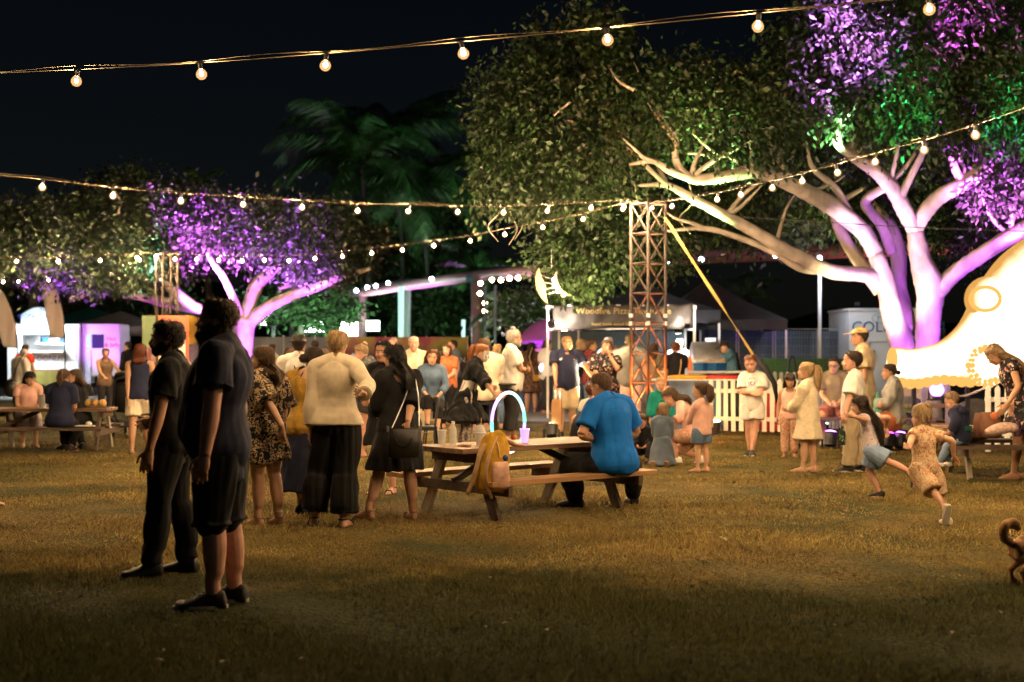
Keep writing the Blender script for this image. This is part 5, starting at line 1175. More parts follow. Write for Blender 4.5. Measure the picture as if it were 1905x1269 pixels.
# ================================================================== people
PENDING = []     # bodies and garments that are welded into one skin at the end
def welded(g, name, m, parent, voxel, smooth=2, fold=0., fseed=0, cuts=(), fscale=1.0):
    o = g.build(name, m, parent)
    r = o.modifiers.new('r', 'REMESH'); r.mode = 'VOXEL'; r.voxel_size = voxel; r.use_smooth_shade = True
    s = o.modifiers.new('s', 'SMOOTH'); s.factor = .5; s.iterations = smooth
    PENDING.append((o, fold, fseed, cuts, fscale)); return o
def flush():
    dg = bpy.context.evaluated_depsgraph_get()
    for o in TEXTS:      # lettering becomes plain mesh
        me = bpy.data.meshes.new_from_object(o.evaluated_get(dg)); q = bpy.data.objects.new(o.name, me); COL.objects.link(q)
        q.parent = o.parent; q.matrix_local = o.matrix_local.copy(); n = o.name; bpy.data.objects.remove(o); q.name = n
    for o, fold, fseed, cuts, fscale in PENDING:
        me = bpy.data.meshes.new_from_object(o.evaluated_get(dg))
        old = o.data; me.name = old.name
        n = len(me.vertices)
        if fold and n:
            co = np.empty(n * 3, np.float32); me.vertices.foreach_get('co', co); co = co.reshape(-1, 3)
            nr = np.empty(n * 3, np.float32); me.vertices.foreach_get('normal', nr); nr = nr.reshape(-1, 3)
            rg = np.random.default_rng(fseed); h = np.zeros(n)
            for q in range(5):
                k = rg.normal(size=3) * np.array([30, 30, 9]) * fscale; wv = rg.normal(size=3) * 7
                h += np.sin(co @ k + 1.6 * np.sin(co @ wv + q) + rg.uniform(0, 6.3))
            co = co + nr * (1.75 * fold * (np.clip(h / 2.2, -.75, 1.2) + .55))[:, None]
            me.vertices.foreach_set('co', co.astype(np.float32).ravel())
        if cuts:
            import bmesh
            bm = bmesh.new(); bm.from_mesh(me); dead = [v for v in bm.verts if any((v.co - c).length < r for c, r in cuts)]
            bmesh.ops.delete(bm, geom=dead, context='VERTS'); bm.to_mesh(me); bm.free()
        if not me.materials: me.materials.append(old.materials[0])
        me.polygons.foreach_set('use_smooth', [True] * len(me.polygons)); me.update()
        o.modifiers.clear(); o.data = me; bpy.data.meshes.remove(old)
    PENDING.clear()

SKIN = {'fair': mat('skin_fair', (.54, .31, .20), .5, .1, 14, .12, 120, spec=.4), 'tan': mat('skin_tan', (.40, .215, .125), .5, .1, 14, .12, 120, spec=.4),
        'rosy': mat('skin_rosy', (.56, .30, .21), .5, .12, 14, .12, 120, spec=.4), 'olive': mat('skin_olive', (.34, .185, .105), .5, .1, 14, .12, 120, spec=.4)}
def hairm(n, c): return mat('hair_' + n, c, .55, .5, 10, .9, 24, spec=.28, stretch=(9, 9, 1.2))
HAIR = {'black': hairm('black', (.012, .010, .010)), 'dark': hairm('dark', (.030, .018, .012)), 'brown': hairm('brown', (.075, .042, .022)), 'auburn': hairm('auburn', (.10, .028, .012)),
        'ginger': hairm('ginger', (.28, .095, .025)), 'blond': hairm('blond', (.36, .24, .12)), 'grey': hairm('grey', (.38, .36, .33)), 'sandy': hairm('sandy', (.20, .13, .07)), 'white': hairm('white', (.55, .52, .48))}
eye_w = mat('eye_white', (.62, .6, .58), .25, .03, 10); eye_d = mat('eye_iris', (.02, .015, .012), .15, .05, 10); lipm = mat('lips', (.36, .13, .11), .45, .08, 20)
solem = mat('pale_sole', (.55, .50, .42), .7, .1, 20); lens_m = mat('dark_lens', (.02, .02, .025), .1, .05, 10, spec=.7)

SLICES = [(-.02, .30, -.02, .10), (.0, .36, -.06, .15), (.06, .405, -.13, .215), (.15, .415, -.25, .262), (.25, .41, -.33, .287), (.35, .40, -.40, .303), (.45, .385, -.44, .325), (.50, .37, -.455, .332),
          (.58, .405, -.465, .336), (.70, .395, -.46, .338), (.82, .33, -.42, .308), (.91, .21, -.34, .24), (.97, .08, -.2, .14), (1.0, -.02, -.1, .05)]
_SZ = [s[0] for s in SLICES]
def headpt(th, z, off=0.):      # th: 0 = face, pi = nape; head units (chin 0, crown 1)
    yf = np.interp(z, _SZ, [s[1] for s in SLICES]); yb = np.interp(z, _SZ, [s[2] for s in SLICES]); w = np.interp(z, _SZ, [s[3] for s in SLICES])
    c, s = math.cos(th), math.sin(th); k = 2 / 2.25
    r = lambda v: math.copysign(abs(v) ** k, v)
    yc, hd = (yf + yb) / 2, (yf - yb) / 2
    p = Vector((w * r(s), yc + hd * r(c), z))
    n = Vector((s / max(w, .05), c / max(hd, .05), (1.6 if z > .85 else (.5 if z > .7 else 0)) * (z - .6) * 4)).normalized()
    return p + n * off
BODY_M = [(-.14, .052, .040, 0), (-.10, .085, .056, 0), (0, .100, .068, -.005), (.15, .098, .068, -.003), (.32, .088, .061, .002), (.48, .086, .059, .004), (.65, .095, .064, .004), (.80, .103, .067, .002), (.92, .100, .058, -.002), (1.0, .070, .045, -.006), (1.08, .040, .036, -.004)]
BODY_W = [(-.14, .055, .042, 0), (-.10, .090, .058, 0), (0, .106, .072, -.006), (.15, .102, .070, -.004), (.32, .082, .058, .0), (.48, .076, .054, .003), (.65, .084, .066, .010), (.78, .090, .070, .012), (.92, .086, .052, 0), (1.0, .060, .041, -.004), (1.08, .036, .033, -.002)]
BODY_K = [(-.14, .055, .045, 0), (-.10, .083, .060, 0), (0, .092, .070, 0), (.15, .090, .070, .002), (.32, .084, .068, .006), (.48, .082, .064, .006), (.65, .085, .062, .002), (.80, .088, .058, 0), (.92, .084, .050, 0), (1.0, .062, .042, -.002), (1.08, .040, .036, 0)]
def ik(a, c, l1, l2, pole):
    d = c - a; L = d.length
    if L > (l1 + l2) * .999: c = a + d * ((l1 + l2) * .999 / L); d = c - a; L = d.length
    L = max(L, abs(l1 - l2) + .01); x = (l1 * l1 - l2 * l2 + L * L) / (2 * L); h = math.sqrt(max(0, l1 * l1 - x * x))
    dn = d.normalized(); p = Vector(pole); p = p - dn * p.dot(dn); p = p.normalized() if p.length > 1e-5 else dn.orthogonal().normalized()
    return a + dn * x + p * h, c
def rot(x=0, y=0, z=0): return Matrix.Rotation(R(z), 3, 'Z') @ Matrix.Rotation(R(y), 3, 'Y') @ Matrix.Rotation(R(x), 3, 'X')

class Person:
    def __init__(s, label, cat, px, d, H, face, sex='m', age='a', skin='fair', b=1.0, belly=0., pelvis=None, lean=0., side=0., twist=0., head=(0, 0, 0), feet=None, hands=None, poles=None,
                 curl=.5, knee=(0, 1, .1), shoe=('shoe', None), group='people on the festival lawn', name='person', z0=0., pz=None, plean=0., hipw=1., thumb=None, neckf=0., flexk=None):
        s.loc = G(px, d) + Vector((0, 0, z0)); s.H = H; s.sex = sex; s.age = age; s.b = b
        s.root = thing('person', label, cat, s.loc, R(-face), group)
        s.vox = max(.0062, min(.0125, d / 1422 * .80)); s.d = d; s.inv = (Matrix.Translation(s.loc) @ Matrix.Rotation(R(-face), 4, 'Z')).inverted()
        kid = age != 'a'
        s.hh = hh = H * {'a': .131, 'c': .160, 't': .184}[age]; zch = H - hh; s.zsh = zsh = zch - .37 * hh; s.zhip = zhip = H * {'a': .505, 'c': .475, 't': .44}[age]
        if pelvis is None: pelvis = zhip
        s.P = P = Vector((0, 0, pelvis)) if not hasattr(pelvis, '__len__') else Vector(pelvis)
        Rp = rot(-plean, 0, 0); Rc = rot(-lean, side, twist); s.Rp, s.Rc = Rp, Rc
        Ls = zsh - zhip; qa, qb = Rp.to_quaternion(), Rc.to_quaternion(); s.sp = []; p = P.copy(); N = 14
        tab = {'m': BODY_M, 'f': BODY_W}[sex] if not kid else BODY_K; s.tab = tab
        s.tt = list(np.linspace(0, 1.1, N)); prev = 0
        for t in s.tt:
            q = qa.slerp(qb, min(1, t)); p = p + q @ Vector((0, 0, (t - prev) * Ls)); prev = t; s.sp.append((p.copy(), q.to_matrix()))
        s.Ls = Ls; s.belly = belly
        sw = H * ({'m': .112, 'f': .098}[sex] if not kid else .095) * (1 + (b - 1) * .4)
        c1, R1 = s.spine(.97)
        s.sh = [c1 + R1 @ Vector((q * sw, -.004 * H, -.006 * H)) for q in (-1, 1)]
        hp = H * .052 * hipw; s.hip = [P + Rp @ Vector((q * hp, 0, 0)) for q in (-1, 1)]
        l1, l2 = (zhip - .045 * H) * .51, (zhip - .045 * H) * .49
        if feet is None: feet = [(-.058, .0), (.058, .0)]
        s.feet = []; s.knees = []; s.ank = []
        for q in (0, 1):
            f = feet[q]
            if isinstance(f, Vector): f = (f, 0, 0)
            if isinstance(f[0], Vector): a = s.inv @ f[0]; yaw, pit = f[1], f[2]; a = a + Vector((0, 0, .045 * H * (1 if pit < 30 else .3)))
            else:
                a = Vector((f[0] * H, f[1] * H, (f[2] if len(f) > 2 else 0) * H + .045 * H)); yaw = f[3] if len(f) > 3 else (-8, 8)[q]; pit = f[4] if len(f) > 4 else 0
            kp = knee[q] if isinstance(knee[0], (tuple, Vector)) else knee
            k, a = ik(s.hip[q], a, l1, l2, kp); s.knees.append(k); s.ank.append(a); s.feet.append((yaw, pit))
        u, fo = {'a': (.168, .146), 'c': (.16, .14), 't': (.15, .13)}[age]; u *= H; fo *= H
        if hands is None: hands = ['hang', 'hang']
        s.el = []; s.wr = []; s.tip = []
        for q in (0, 1):
            h = hands[q]; sg = (-1, 1)[q]; up = None; tv = Vector((0, 1, 0))
            pole = Vector((sg * .45, -1, -.15))
            if h == 'hang': w = s.sh[q] + Vector((sg * .045 * H * (1 + (b - 1) * 1.2), .03 * H, -(u + fo) * .975)); fd = Vector((0, .12, -1))
            elif h == 'crossed': w = c1 + Rc @ Vector((-sg * .035 * H, .125 * H * b, -(.155 + .018 * q) * H)); fd = Rc @ Vector((-sg, .1, .12)); pole = Vector((sg, -.1, -.9)); tv = Vector((0, 0, 1))
            elif h == 'front': w = c1 + Rc @ Vector((sg * .03 * H, .17 * H, -.22 * H)); fd = Rc @ Vector((-sg * .5, 1, .15)); pole = Vector((sg * .6, -.4, -1)); tv = Vector((0, 0, 1))
            elif h == 'back': w = c1 + Vector((sg * .02 * H, -.09 * H, -.34 * H)); fd = Vector((-sg, -.1, -.3)); pole = Vector((sg, -.5, 0))
            elif h == 'hip': w = s.P + Vector((sg * .13 * H, 0, .06 * H)); fd = Vector((-sg * .3, 1, -.2)); pole = Vector((sg, -.7, 0))
            elif h == 'mouth': w = c1 + Rc @ Vector((sg * .03 * H, .115 * H, .015 * H)); fd = Vector((-sg * .35, -.2, 1)); pole = Vector((sg * .5, .2, -1))
            elif h == 'lap': w = s.P + Vector((sg * .05 * H, .17 * H, .065 * H)); fd = Vector((-sg * .5, 1, -.2)); pole = Vector((sg, -.5, -.3))
            else:
                hv, fd = h[0], Vector(h[1]); w = (s.inv @ hv) if isinstance(hv, Vector) else Vector(hv) * H
                if len(h) > 2: tv = Vector(h[2])
                if len(h) > 3: pole = Vector(h[3])
            if poles and poles[q]: pole = Vector(poles[q])
            e, w = ik(s.sh[q], w, u, fo, pole); s.el.append(e); s.wr.append(w); s.tip.append((fd.normalized(), tv))
        cN, RN = s.spine(1.05)
        s.neck0 = cN; s.npiv = c1 + R1 @ Vector((0, .01 * H, .26 * hh))
        s.Rh = Rc @ rot(-head[1], head[2], -head[0])
        s.H0 = s.npiv + s.Rh @ Vector((0, .08 * hh, .11 * hh)) + Vector((0, neckf * hh, 0)) + s.Rc @ Vector((0, .02 * hh, 0))
        s.shoe = shoe; s.curl = curl; s.skin = SKIN[skin]
        s.body()
    def spine(s, t):
        Rm = s.Rp if t < 0 else None
        if t < 0: return s.P + s.Rp @ Vector((0, 0, t * s.Ls)), s.Rp
        i = np.interp(t, s.tt, range(len(s.tt))); k = min(int(i), len(s.tt) - 2); f = i - k
        return s.sp[k][0].lerp(s.sp[k + 1][0], f), s.sp[k][1]
    def dims(s, t, off=0.):
        T = [x[0] for x in s.tab]; w, d, y = (np.interp(t, T, [x[i] for x in s.tab]) * s.H for i in (1, 2, 3))
        kb = 1 + (s.b - 1) * max(0, min(1, (1.05 - t) / .3)); bl = s.belly * s.H * math.exp(-((t - .33) / .3) ** 2)
        return w * kb + off, d * kb + off + bl * .5, y + bl * .55
    def torso(s, g, t0, t1, off, n=22, flare=0., step=.07, bottom=None):
        rs = []; ts = list(np.arange(t0, t1, step)) + [t1]
        for t in ts:
            c, Rm = s.spine(t); w, d, y = s.dims(t, off if t < .95 else off * .8)
            if flare and t < .45: e = flare * ((.45 - t) / max(.05, .45 - t0)) ** 1.3; w += e; d += e
            rs.append(g.ring(c + Rm @ Vector((0, y, 0)), Rm.col[0], Rm.col[1], w, d, n))
        g.rings(rs)
    def chain(s, g, pts, n=14):
        """pts: (centre, radius) stations"""
        g.tube([p for p, r in pts], [r for p, r in pts], n)
    def armst(s, q, a, b_, off=0., flare=0.):
        S, E, Wr = s.sh[q], s.el[q], s.wr[q]; H = s.H; kb = 1 + (s.b - 1) * .8; kid = 1.0 if s.age == 'a' else 1.06
        if s.sex == 'f' and s.age == 'a': kid = .92
        st = [(0, .0335), (.15, .034), (.4, .0295), (.8, .025), (1, .0235), (1.12, .0245), (1.3, .0245), (1.7, .0185), (2, .0155)]
        out = []
        for u in list(np.linspace(a, b_, 9)):
            p = S.lerp(E, u) if u <= 1 else E.lerp(Wr, u - 1); r = np.interp(u, [x[0] for x in st], [x[1] for x in st]) * H * kb * kid
            out.append((p, r + off + flare * (u - a) / max(.01, b_ - a)))
        return out
    def legst(s, q, a, b_, off=0., flare=0., n=11):
        Hp, K, A = s.hip[q], s.knees[q], s.ank[q]; H = s.H; kb = 1 + (s.b - 1) * .7; kid = 1.0 if s.age == 'a' else .98
        st = [(-.1, .052), (0, .058), (.25, .055), (.6, .045), (.9, .035), (1, .0335), (1.12, .033), (1.3, .035), (1.5, .0315), (1.8, .0225), (2, .0205)]
        out = []
        for u in list(np.linspace(a, b_, n)):
            p = Hp.lerp(K, u) if u <= 1 else K.lerp(A, u - 1); r = np.interp(u, [x[0] for x in st], [x[1] for x in st]) * H * kb * kid
            if 1.05 < u < 1.7: p = p + (A - K).cross(Vector((1, 0, 0))).normalized() * (.008 * H)
            out.append((p, r + off + flare * max(0, (u - a) / max(.01, b_ - a))))
        return out
    def footfr(s, q):
        yaw, pit = s.feet[q]; M = rot(0, 0, -yaw) @ rot(-pit, 0, 0); return M
    def foot(s, g, q, off=0., n=14, z_extra=0.):
        H = s.H; A = s.ank[q]; M = s.footfr(q); kid = 1.0 if s.age == 'a' else 1.02
        st = [(-.040, .016, .030), (-.032, .0225, .052), (-.012, .0245, .060), (.018, .0235, .050), (.048, .0265, .036), (.078, .028, .026), (.098, .023, .019), (.110, .012, .012)]
        rs = []
        for y, w, h in st:
            w = w * H * kid + off; hgt = h * H + off; c0 = -.045 * H - z_extra; i0 = len(g.v)
            for k in range(n):
                a = 2 * math.pi * k / n; x = w * math.cos(a); z = max(-.5, math.sin(a)) ; z = (z + .5) / 1.5 * hgt + c0
                g.v.append(A + M @ Vector((x, y * H * kid + (off if y > .05 else (-off if y < -.03 else 0)), z)))
            rs.append(list(range(i0, i0 + n)))
        g.rings(rs)
    def hand(s, g, q):
        H = s.H; w = s.wr[q]; f, tv = s.tip[q]; sg = (-1, 1)[q]
        T = tv - f * tv.dot(f); T = T.normalized() if T.length > 1e-4 else f.orthogonal().normalized(); nrm = f.cross(T) * (1 if sg < 0 else -1)
        k = H * (1.0 if s.age == 'a' else 1.0); fr = max(.0056 * H, .0072 if s.age != 'a' else .0078); e = s.el[q]
        g.tube([w - (w - e).normalized() * .02, w + f * .01 * k, w + f * .03 * k, w + f * .054 * k], [.0155 * k, .0195 * k, .0245 * k, .0225 * k], 12, flat=.55, up=nrm)
        for i, (o, ls) in enumerate(((1.5, .92), (.5, 1.05), (-.5, 1.0), (-1.5, .78))):
            p = w + f * .050 * k + T * (o * .0125 * k); d = f + T * o * .05; pts = [p]
            for j, L in enumerate((.024, .017, .014)):
                an = s.curl * (.35 + .5 * j) * (1 + .12 * (i - 1)); dj = (d * math.cos(an) + nrm * math.sin(an)).normalized(); p = p + dj * L * k * ls; pts.append(p)
            g.tube(pts, [fr, fr * .96, fr * .88, fr * .7], 8)
        p = w + f * .016 * k + T * .017 * k; d1 = (f * .62 + T * .65 + nrm * .35).normalized(); d2 = (f * .9 + T * .2 + nrm * .4).normalized()
        g.tube([p, p + d1 * .024 * k, p + d1 * .024 * k + d2 * .022 * k, p + d1 * .024 * k + d2 * .036 * k], [fr * 1.25, fr * 1.15, fr, fr * .75], 8)
    def hp(s, v): return s.H0 + s.Rh @ (Vector(v) * s.hh)
    def body(s):
        g = MB(); H = s.H; hh = s.hh
        s.torso(g, -.14, 1.08, 0.)
        for q in (0, 1):
            S = s.sh[q]; c, Rm = s.spine(1.0)
            s.chain(g, [(c + Rm @ Vector((0, -.004 * H, .026 * H)), .03 * H), (S + Rm @ Vector((0, 0, .0)), .028 * H * (1 + (s.b - 1) * .5))], 12)
            g.ball(S, .0335 * H * (1 + (s.b - 1) * .8) * (.88 if s.sex == 'f' else 1), 12, 8)
            s.chain(g, s.armst(q, 0, 1.0)); s.chain(g, s.armst(q, .95, 2.0)); s.hand(g, q)
            s.chain(g, s.legst(q, .04, 1.0)); s.chain(g, s.legst(q, .95, 2.0)); g.ball(s.ank[q], .021 * H, 8, 6)
            s.foot(g, q, -.001 if s.shoe[0] in ('bare', 'sandal') else -.008)
        nr = (.205 if s.sex == 'm' else .17) * hh * (1 if s.age == 'a' else .82) * (1 + (s.b - 1) * .6)
        base = s.spine(1.0)[0]; g.tube([base, s.npiv, s.hp((0, -.06, .12)), s.hp((0, -.05, .4))], [nr * 1.25, nr * 1.04, nr, nr * 1.05], 14)
        rs = []
        for z in [-.02, 0, .06, .15, .25, .35, .45, .5, .58, .7, .82, .91, .97, 1.0]:
            rs.append(g.pts([s.hp(headpt(2 * math.pi * k / 22, z)) for k in range(22)]))
        g.rings([r[::-1] for r in rs])
        kid = s.age != 'a'; nl = .8 if kid else 1.0
        g.tube([s.hp((0, .37, .56)), s.hp((0, .425 * (.97 + .03 * nl), .45)), s.hp((0, .40 + .105 * nl, .35)), s.hp((0, .42 + .03 * nl, .30))], [.035 * hh, .045 * hh, .062 * hh, .05 * hh], 8)
        for x in (-1, 1):
            g.ball(s.hp((x * .045, .415, .325)), .036 * hh, 8, 6)
            g.ball(s.hp((x * .345, -.04, .44)), (.035 * hh, .085 * hh, .13 * hh), 10, 7, s.Rh @ rot(12, 0, -x * 22))
            g.ball(s.hp((x * .14, .345, .585)), (.12 * hh, .07 * hh, .04 * hh), 8, 6, s.Rh)
            g.ball(s.hp((x * .19, .30, .33)), (.10 * hh, .09 * hh, .10 * hh), 8, 6, s.Rh)
        g.ball(s.hp((0, .375, .2)), (.11 * hh, .06 * hh, .05 * hh), 10, 6, s.Rh); g.ball(s.hp((0, .365, .07)), (.10 * hh, .07 * hh, .07 * hh), 10, 6, s.Rh)
        welded(g, 'body', s.skin, s.root, s.vox, 2)
        s.facefeatures()
    def facefeatures(s):
        if s.d > 27: return
        v = s.Rh.col[1]; w = Matrix.Rotation(s.root.rotation_euler.z, 3, 'Z') @ v
        if w.y > .75: return
        hh = s.hh
        for x in (-1, 1):
            g = MB(); g.ball(s.hp((x * .145, .345, .50)), (.068 * hh, .05 * hh, .034 * hh), 10, 6, s.Rh); g.cur = 1; g.ball(s.hp((x * .148, .378, .50)), (.030 * hh, .022 * hh, .030 * hh), 8, 6, s.Rh)
            g.build('eye', [eye_w, eye_d], s.root, smooth=True)
            g = MB(); g.tube([s.hp((x * .06, .425, .585)), s.hp((x * .15, .415, .615)), s.hp((x * .24, .345, .59))], [.014 * hh, .018 * hh, .009 * hh], 6); g.build('eyebrow', s.browm if hasattr(s, 'browm') else HAIR['dark'], s.root, smooth=True)
        g = MB(); g.tube([s.hp((-.10, .375, .208)), s.hp((-.04, .432, .222)), s.hp((0, .438, .215)), s.hp((.04, .432, .222)), s.hp((.10, .375, .208))], [.012 * hh, .026 * hh, .027 * hh, .026 * hh, .012 * hh], 6); g.build('lips', lipm, s.root, smooth=True)
    # ------------------------------------------------ hair
    def hair(s, col, style='short', thick=.06, length=.6, front=.84, curl=.0, nape=.14, seed=0, tie=None, part=0., width=1.0, fringe=False, tufts=None):
        m = HAIR[col]; rg = random.Random(seed + int(s.d * 100)); hh = s.hh; g = MB(); N, M = 44, 16
        if fringe: front = .62
        def zmin(th):
            a = abs((th + math.pi) % (2 * math.pi) - math.pi) * 180 / math.pi
            return float(np.interp(a, [0, 35, 55, 72, 84, 100, 118, 140, 180], [front, front - .01, front - .07 if not fringe else front, .64, .48, .47, .30, nape + .04, nape]))
        ph = [rg.uniform(0, 6.28) for _ in range(6)]; rows = []
        for j in range(M + 1):
            u = j / M; row = []
            for k in range(N):
                th = 2 * math.pi * k / N; z0 = zmin(th); z = z0 + (1.0 - z0) * (1 - (1 - u) ** 1.25)
                o = thick * min(1, u / .34) ** .7 - (.03 if j == 0 else 0)
                ln = .012 * math.sin(11 * th + 2.2 * math.sin(3 * z * 6 + ph[0]) + ph[1]) + .008 * math.sin(23 * th + 9 * z + ph[2])
                if curl: ln += curl * (math.sin(9 * th + ph[3]) * math.sin(14 * z + ph[4] + 4 * math.sin(5 * th)) + .5 * math.sin(17 * th + ph[5]) * math.sin(25 * z))
                row.append(s.hp(headpt(th, min(z, .9995), o + ln * min(1, u * 4))))
            rows.append(g.pts(row[::-1]))
        for a, b in zip(rows, rows[1:]): g.bridge(a, b)
        g.face(rows[-1])
        # loose tufts and strands over the cap
        T = tufts if tufts is not None else (1300 if s.d < 13.5 else 380)
        for _ in range(T):
            th = rg.uniform(0, 2 * math.pi); z0 = zmin(th); z = z0 + (1 - z0) * rg.uniform(-.03, .97); p = headpt(th, min(z, .998), thick * (.45 if z < z0 + .12 else .85)); n_ = (headpt(th, z, 1) - headpt(th, z, 0)).normalized()
            dn = Vector((0, -.25, -1)) if not curl and style != 'short' else Vector((rg.uniform(-1, 1), rg.uniform(-1, 1), rg.uniform(-1, .6)))
            dn = dn - n_ * dn.dot(n_); dn = dn.normalized() if dn.length > 1e-3 else Vector((1, 0, 0)); L = (.16 if style != 'short' else .10) * rg.uniform(.6, 1.5); sd = n_.cross(dn) * .012
            e = p + dn * L + n_ * (.035 + curl * .8) * rg.uniform(.3, 1.4); mid = p + dn * L * .5 + n_ * .035
            i = g.pts([s.hp(p - sd), s.hp(p + sd), s.hp(mid + sd * .8), s.hp(mid - sd * .8), s.hp(e)]); g.face((i[0], i[1], i[2], i[3])); g.face((i[3], i[2], i[4]))
        hairo = g.build('hair', m, s.root, smooth=True); s.browm = m
        down = Vector((0, 0, -1)); bk = -s.Rc.col[1]
        def lockset(sec, nst, seedk, w0=.02):
            """a hanging mass with separate locks: sec = list of (centre, half width, half depth)"""
            g = MB(); rx = s.Rh.col[0]; rs = []
            cs = catmull([Vector((c.x, c.y, c.z)) for c, a, b in sec], 3); aa = lerps([a for c, a, b in sec], len(cs)); bb = lerps([b for c, a, b in sec], len(cs))
            for i, c in enumerate(cs):
                d = (cs[min(i + 1, len(cs) - 1)] - cs[max(0, i - 1)]).normalized(); ux = rx - d * rx.dot(d); ux.normalize(); uy = d.cross(ux); i0 = len(g.v); n = 30
                for k in range(n):
                    th = 2 * math.pi * k / n; f = 1 + .07 * math.sin(9 * th + .5 * i + ph[1]) + .05 * math.sin(15 * th - .4 * i + ph[2]) + curl * 1.6 * math.sin(5 * th + 1.1 * i + ph[3])
                    g.v.append(c + ux * (aa[i] * f * math.cos(th)) + uy * (bb[i] * f * math.sin(th)))
                rs.append(list(range(i0, i0 + n)))
            g.rings(rs)
            for _ in range(nst):
                th = rg.uniform(0, 6.28); i0 = rg.randrange(0, max(1, len(cs) - 5)); pts = []
                for i in range(i0, min(len(cs), i0 + 6)):
                    d = (cs[min(i + 1, len(cs) - 1)] - cs[max(0, i - 1)]).normalized(); ux = rx - d * rx.dot(d); ux.normalize(); uy = d.cross(ux)
                    f = 1.05 + .07 * math.sin(i * 1.3 + th * 5) * (1 + curl * 8); pts.append(cs[i] + ux * (aa[i] * f * math.cos(th)) + uy * (bb[i] * f * math.sin(th)))
                if i0 > len(cs) - 9: pts.append(pts[-1] + (pts[-1] - pts[-2]) * .8)
                for a, b in zip(pts, pts[1:]):
                    sd = (b - a).cross(Vector((math.cos(th), math.sin(th), .3))); sd = sd.normalized() * .006 if sd.length > 1e-6 else Vector((.006, 0, 0))
                    f = g.pts([a - sd, a + sd, b + sd * .6, b - sd * .6]); g.face(f)
            return g
        L = length * hh
        if style == 'long':
            c0 = s.hp((0, -.10, .80)); c1 = s.hp((0, -.19, .45)); c2 = s.hp((0, -.26, .08)); wv = .40 * hh * width
            def onback(u):      # lies on the back once it is past the nape
                q = c2 + down * L * u; base, R1 = s.spine(1.0); t = max(-.1, min(1.0, 1.0 - (base.z - q.z) / max(.01, s.Ls * max(.3, R1.col[2].z))))
                p_, R_ = s.spine(t); w_, d_, y_ = s.dims(t, .02); b_ = p_ + R_ @ Vector((0, y_ - d_ - .02 * (1.2 - u), 0)); f = min(1, u * 2.2)
                rel = (s.Rc.col[1]).dot(b_ - q); return q + s.Rc.col[1] * min(0, rel) * f
            c3 = onback(.45) + bk * .05 * hh; c4 = onback(1.0) + bk * .03 * hh
            g = lockset([(c0, .30 * hh, .30 * hh), (c1, wv, .315 * hh), (c2, wv * 1.03, .24 * hh), (c3, wv * .95, .17 * hh), (c4, wv * .6, .06 * hh)], 150 if s.d < 15 else 60, 1)
            g.build('long_hair', m, s.root, smooth=True)
        elif style == 'bob':
            c0 = s.hp((0, -.06, .80)); c1 = s.hp((0, -.12, .45)); c2 = s.hp((0, -.15, .15)); wv = .43 * hh * width
            g = lockset([(c0, .31 * hh, .33 * hh), (c1, wv, .37 * hh), (c2, wv * 1.05, .33 * hh), (c2 + down * L * .3, wv * .9, .24 * hh)], 70, 1); g.build('bobbed_hair', m, s.root, smooth=True)
        elif style == 'pony':
            c0 = s.hp((0, -.46, .72)); c1 = s.hp((.02, -.66, .62)); c2 = s.hp((.02, -.70, .2)); c3 = c2 + down * L * .5; c4 = c2 + down * L
            r = .17 * hh * width
            g = lockset([(c0, r * .5, r * .5), (c1, r * .9, r * .9), (c2, r * 1.2, r), (c3, r, r * .8), (c4, r * .35, r * .3)], 60, 2); g.build('ponytail', m, s.root, smooth=True)
            if tie is not None: g = MB(); g.ball(c0.lerp(c1, .25), .10 * hh, 10, 6); g.build('hair_tie', tie, s.root, smooth=True)
        elif style in ('bun', 'topbun', 'lowbun'):
            v = {'bun': (0, -.42, .86), 'topbun': (0, -.1, 1.10), 'lowbun': (-.06, -.58, .36)}[style]; g = MB(); r = .175 * hh * width; c = s.hp(v)
            g.ball(c, r, 18, 12); g.v = [p + (p - c) * (.13 * math.sin(38 * (p - c).x / r * .3 + 6 * math.sin(5 * (p - c).z / r)) + .06 * rg.uniform(-1, 1)) for p in g.v]
            for _ in range(40):
                dv = Vector((rg.gauss(0, 1), rg.gauss(0, 1), rg.gauss(0, 1))).normalized(); a = c + dv * r; b = a + (dv * .4 + Vector((rg.uniform(-1, 1), rg.uniform(-1, 1), -.4))) * r * .5; sd = Vector((.004, 0, .002)); g.face(g.pts([a - sd, a + sd, b]))
            g.build('hair_bun', m, s.root, smooth=True)
        return hairo
    def beard(s, col, thick=.09, low=-.10, full=True, seed=1):
        m = HAIR[col]; rg = random.Random(seed); g = MB(); N, M = 26, 9; rows = []
        for j in range(M + 1):
            u = j / M; row = []
            for k in range(N):
                a = -118 + 236 * k / (N - 1); th = R(a); aa = abs(a); zt = float(np.interp(aa, [0, 16, 24, 45, 75, 95, 118], [.165, .17, .27, .30, .44, .50, .34])); zl = low + .12 * (aa / 118) ** 2
                z = zl + (zt - zl) * u; o = thick * math.sin(math.pi * min(1, .12 + u * .88)) ** .7 * float(np.interp(aa, [0, 70, 118], [1.15, .6, .25])) - (.02 if j in (0, M) else 0)
                p = headpt(th, max(z, .0), o + .012 * math.sin(13 * th + 7 * z)); 
                if z < .0: p = Vector((p.x * .9, p.y * (.98 + z), z))
                row.append(s.hp(p))
            rows.append(g.pts(row[::-1]))
        for a, b in zip(rows, rows[1:]):
            for k in range(N - 1): g.face((a[k], a[k + 1], b[k + 1], b[k]))
        lo = g.pts([s.hp((0, -.02, .08))])
        for k in range(N - 1): g.face((rows[0][k + 1], rows[0][k], lo[0]))
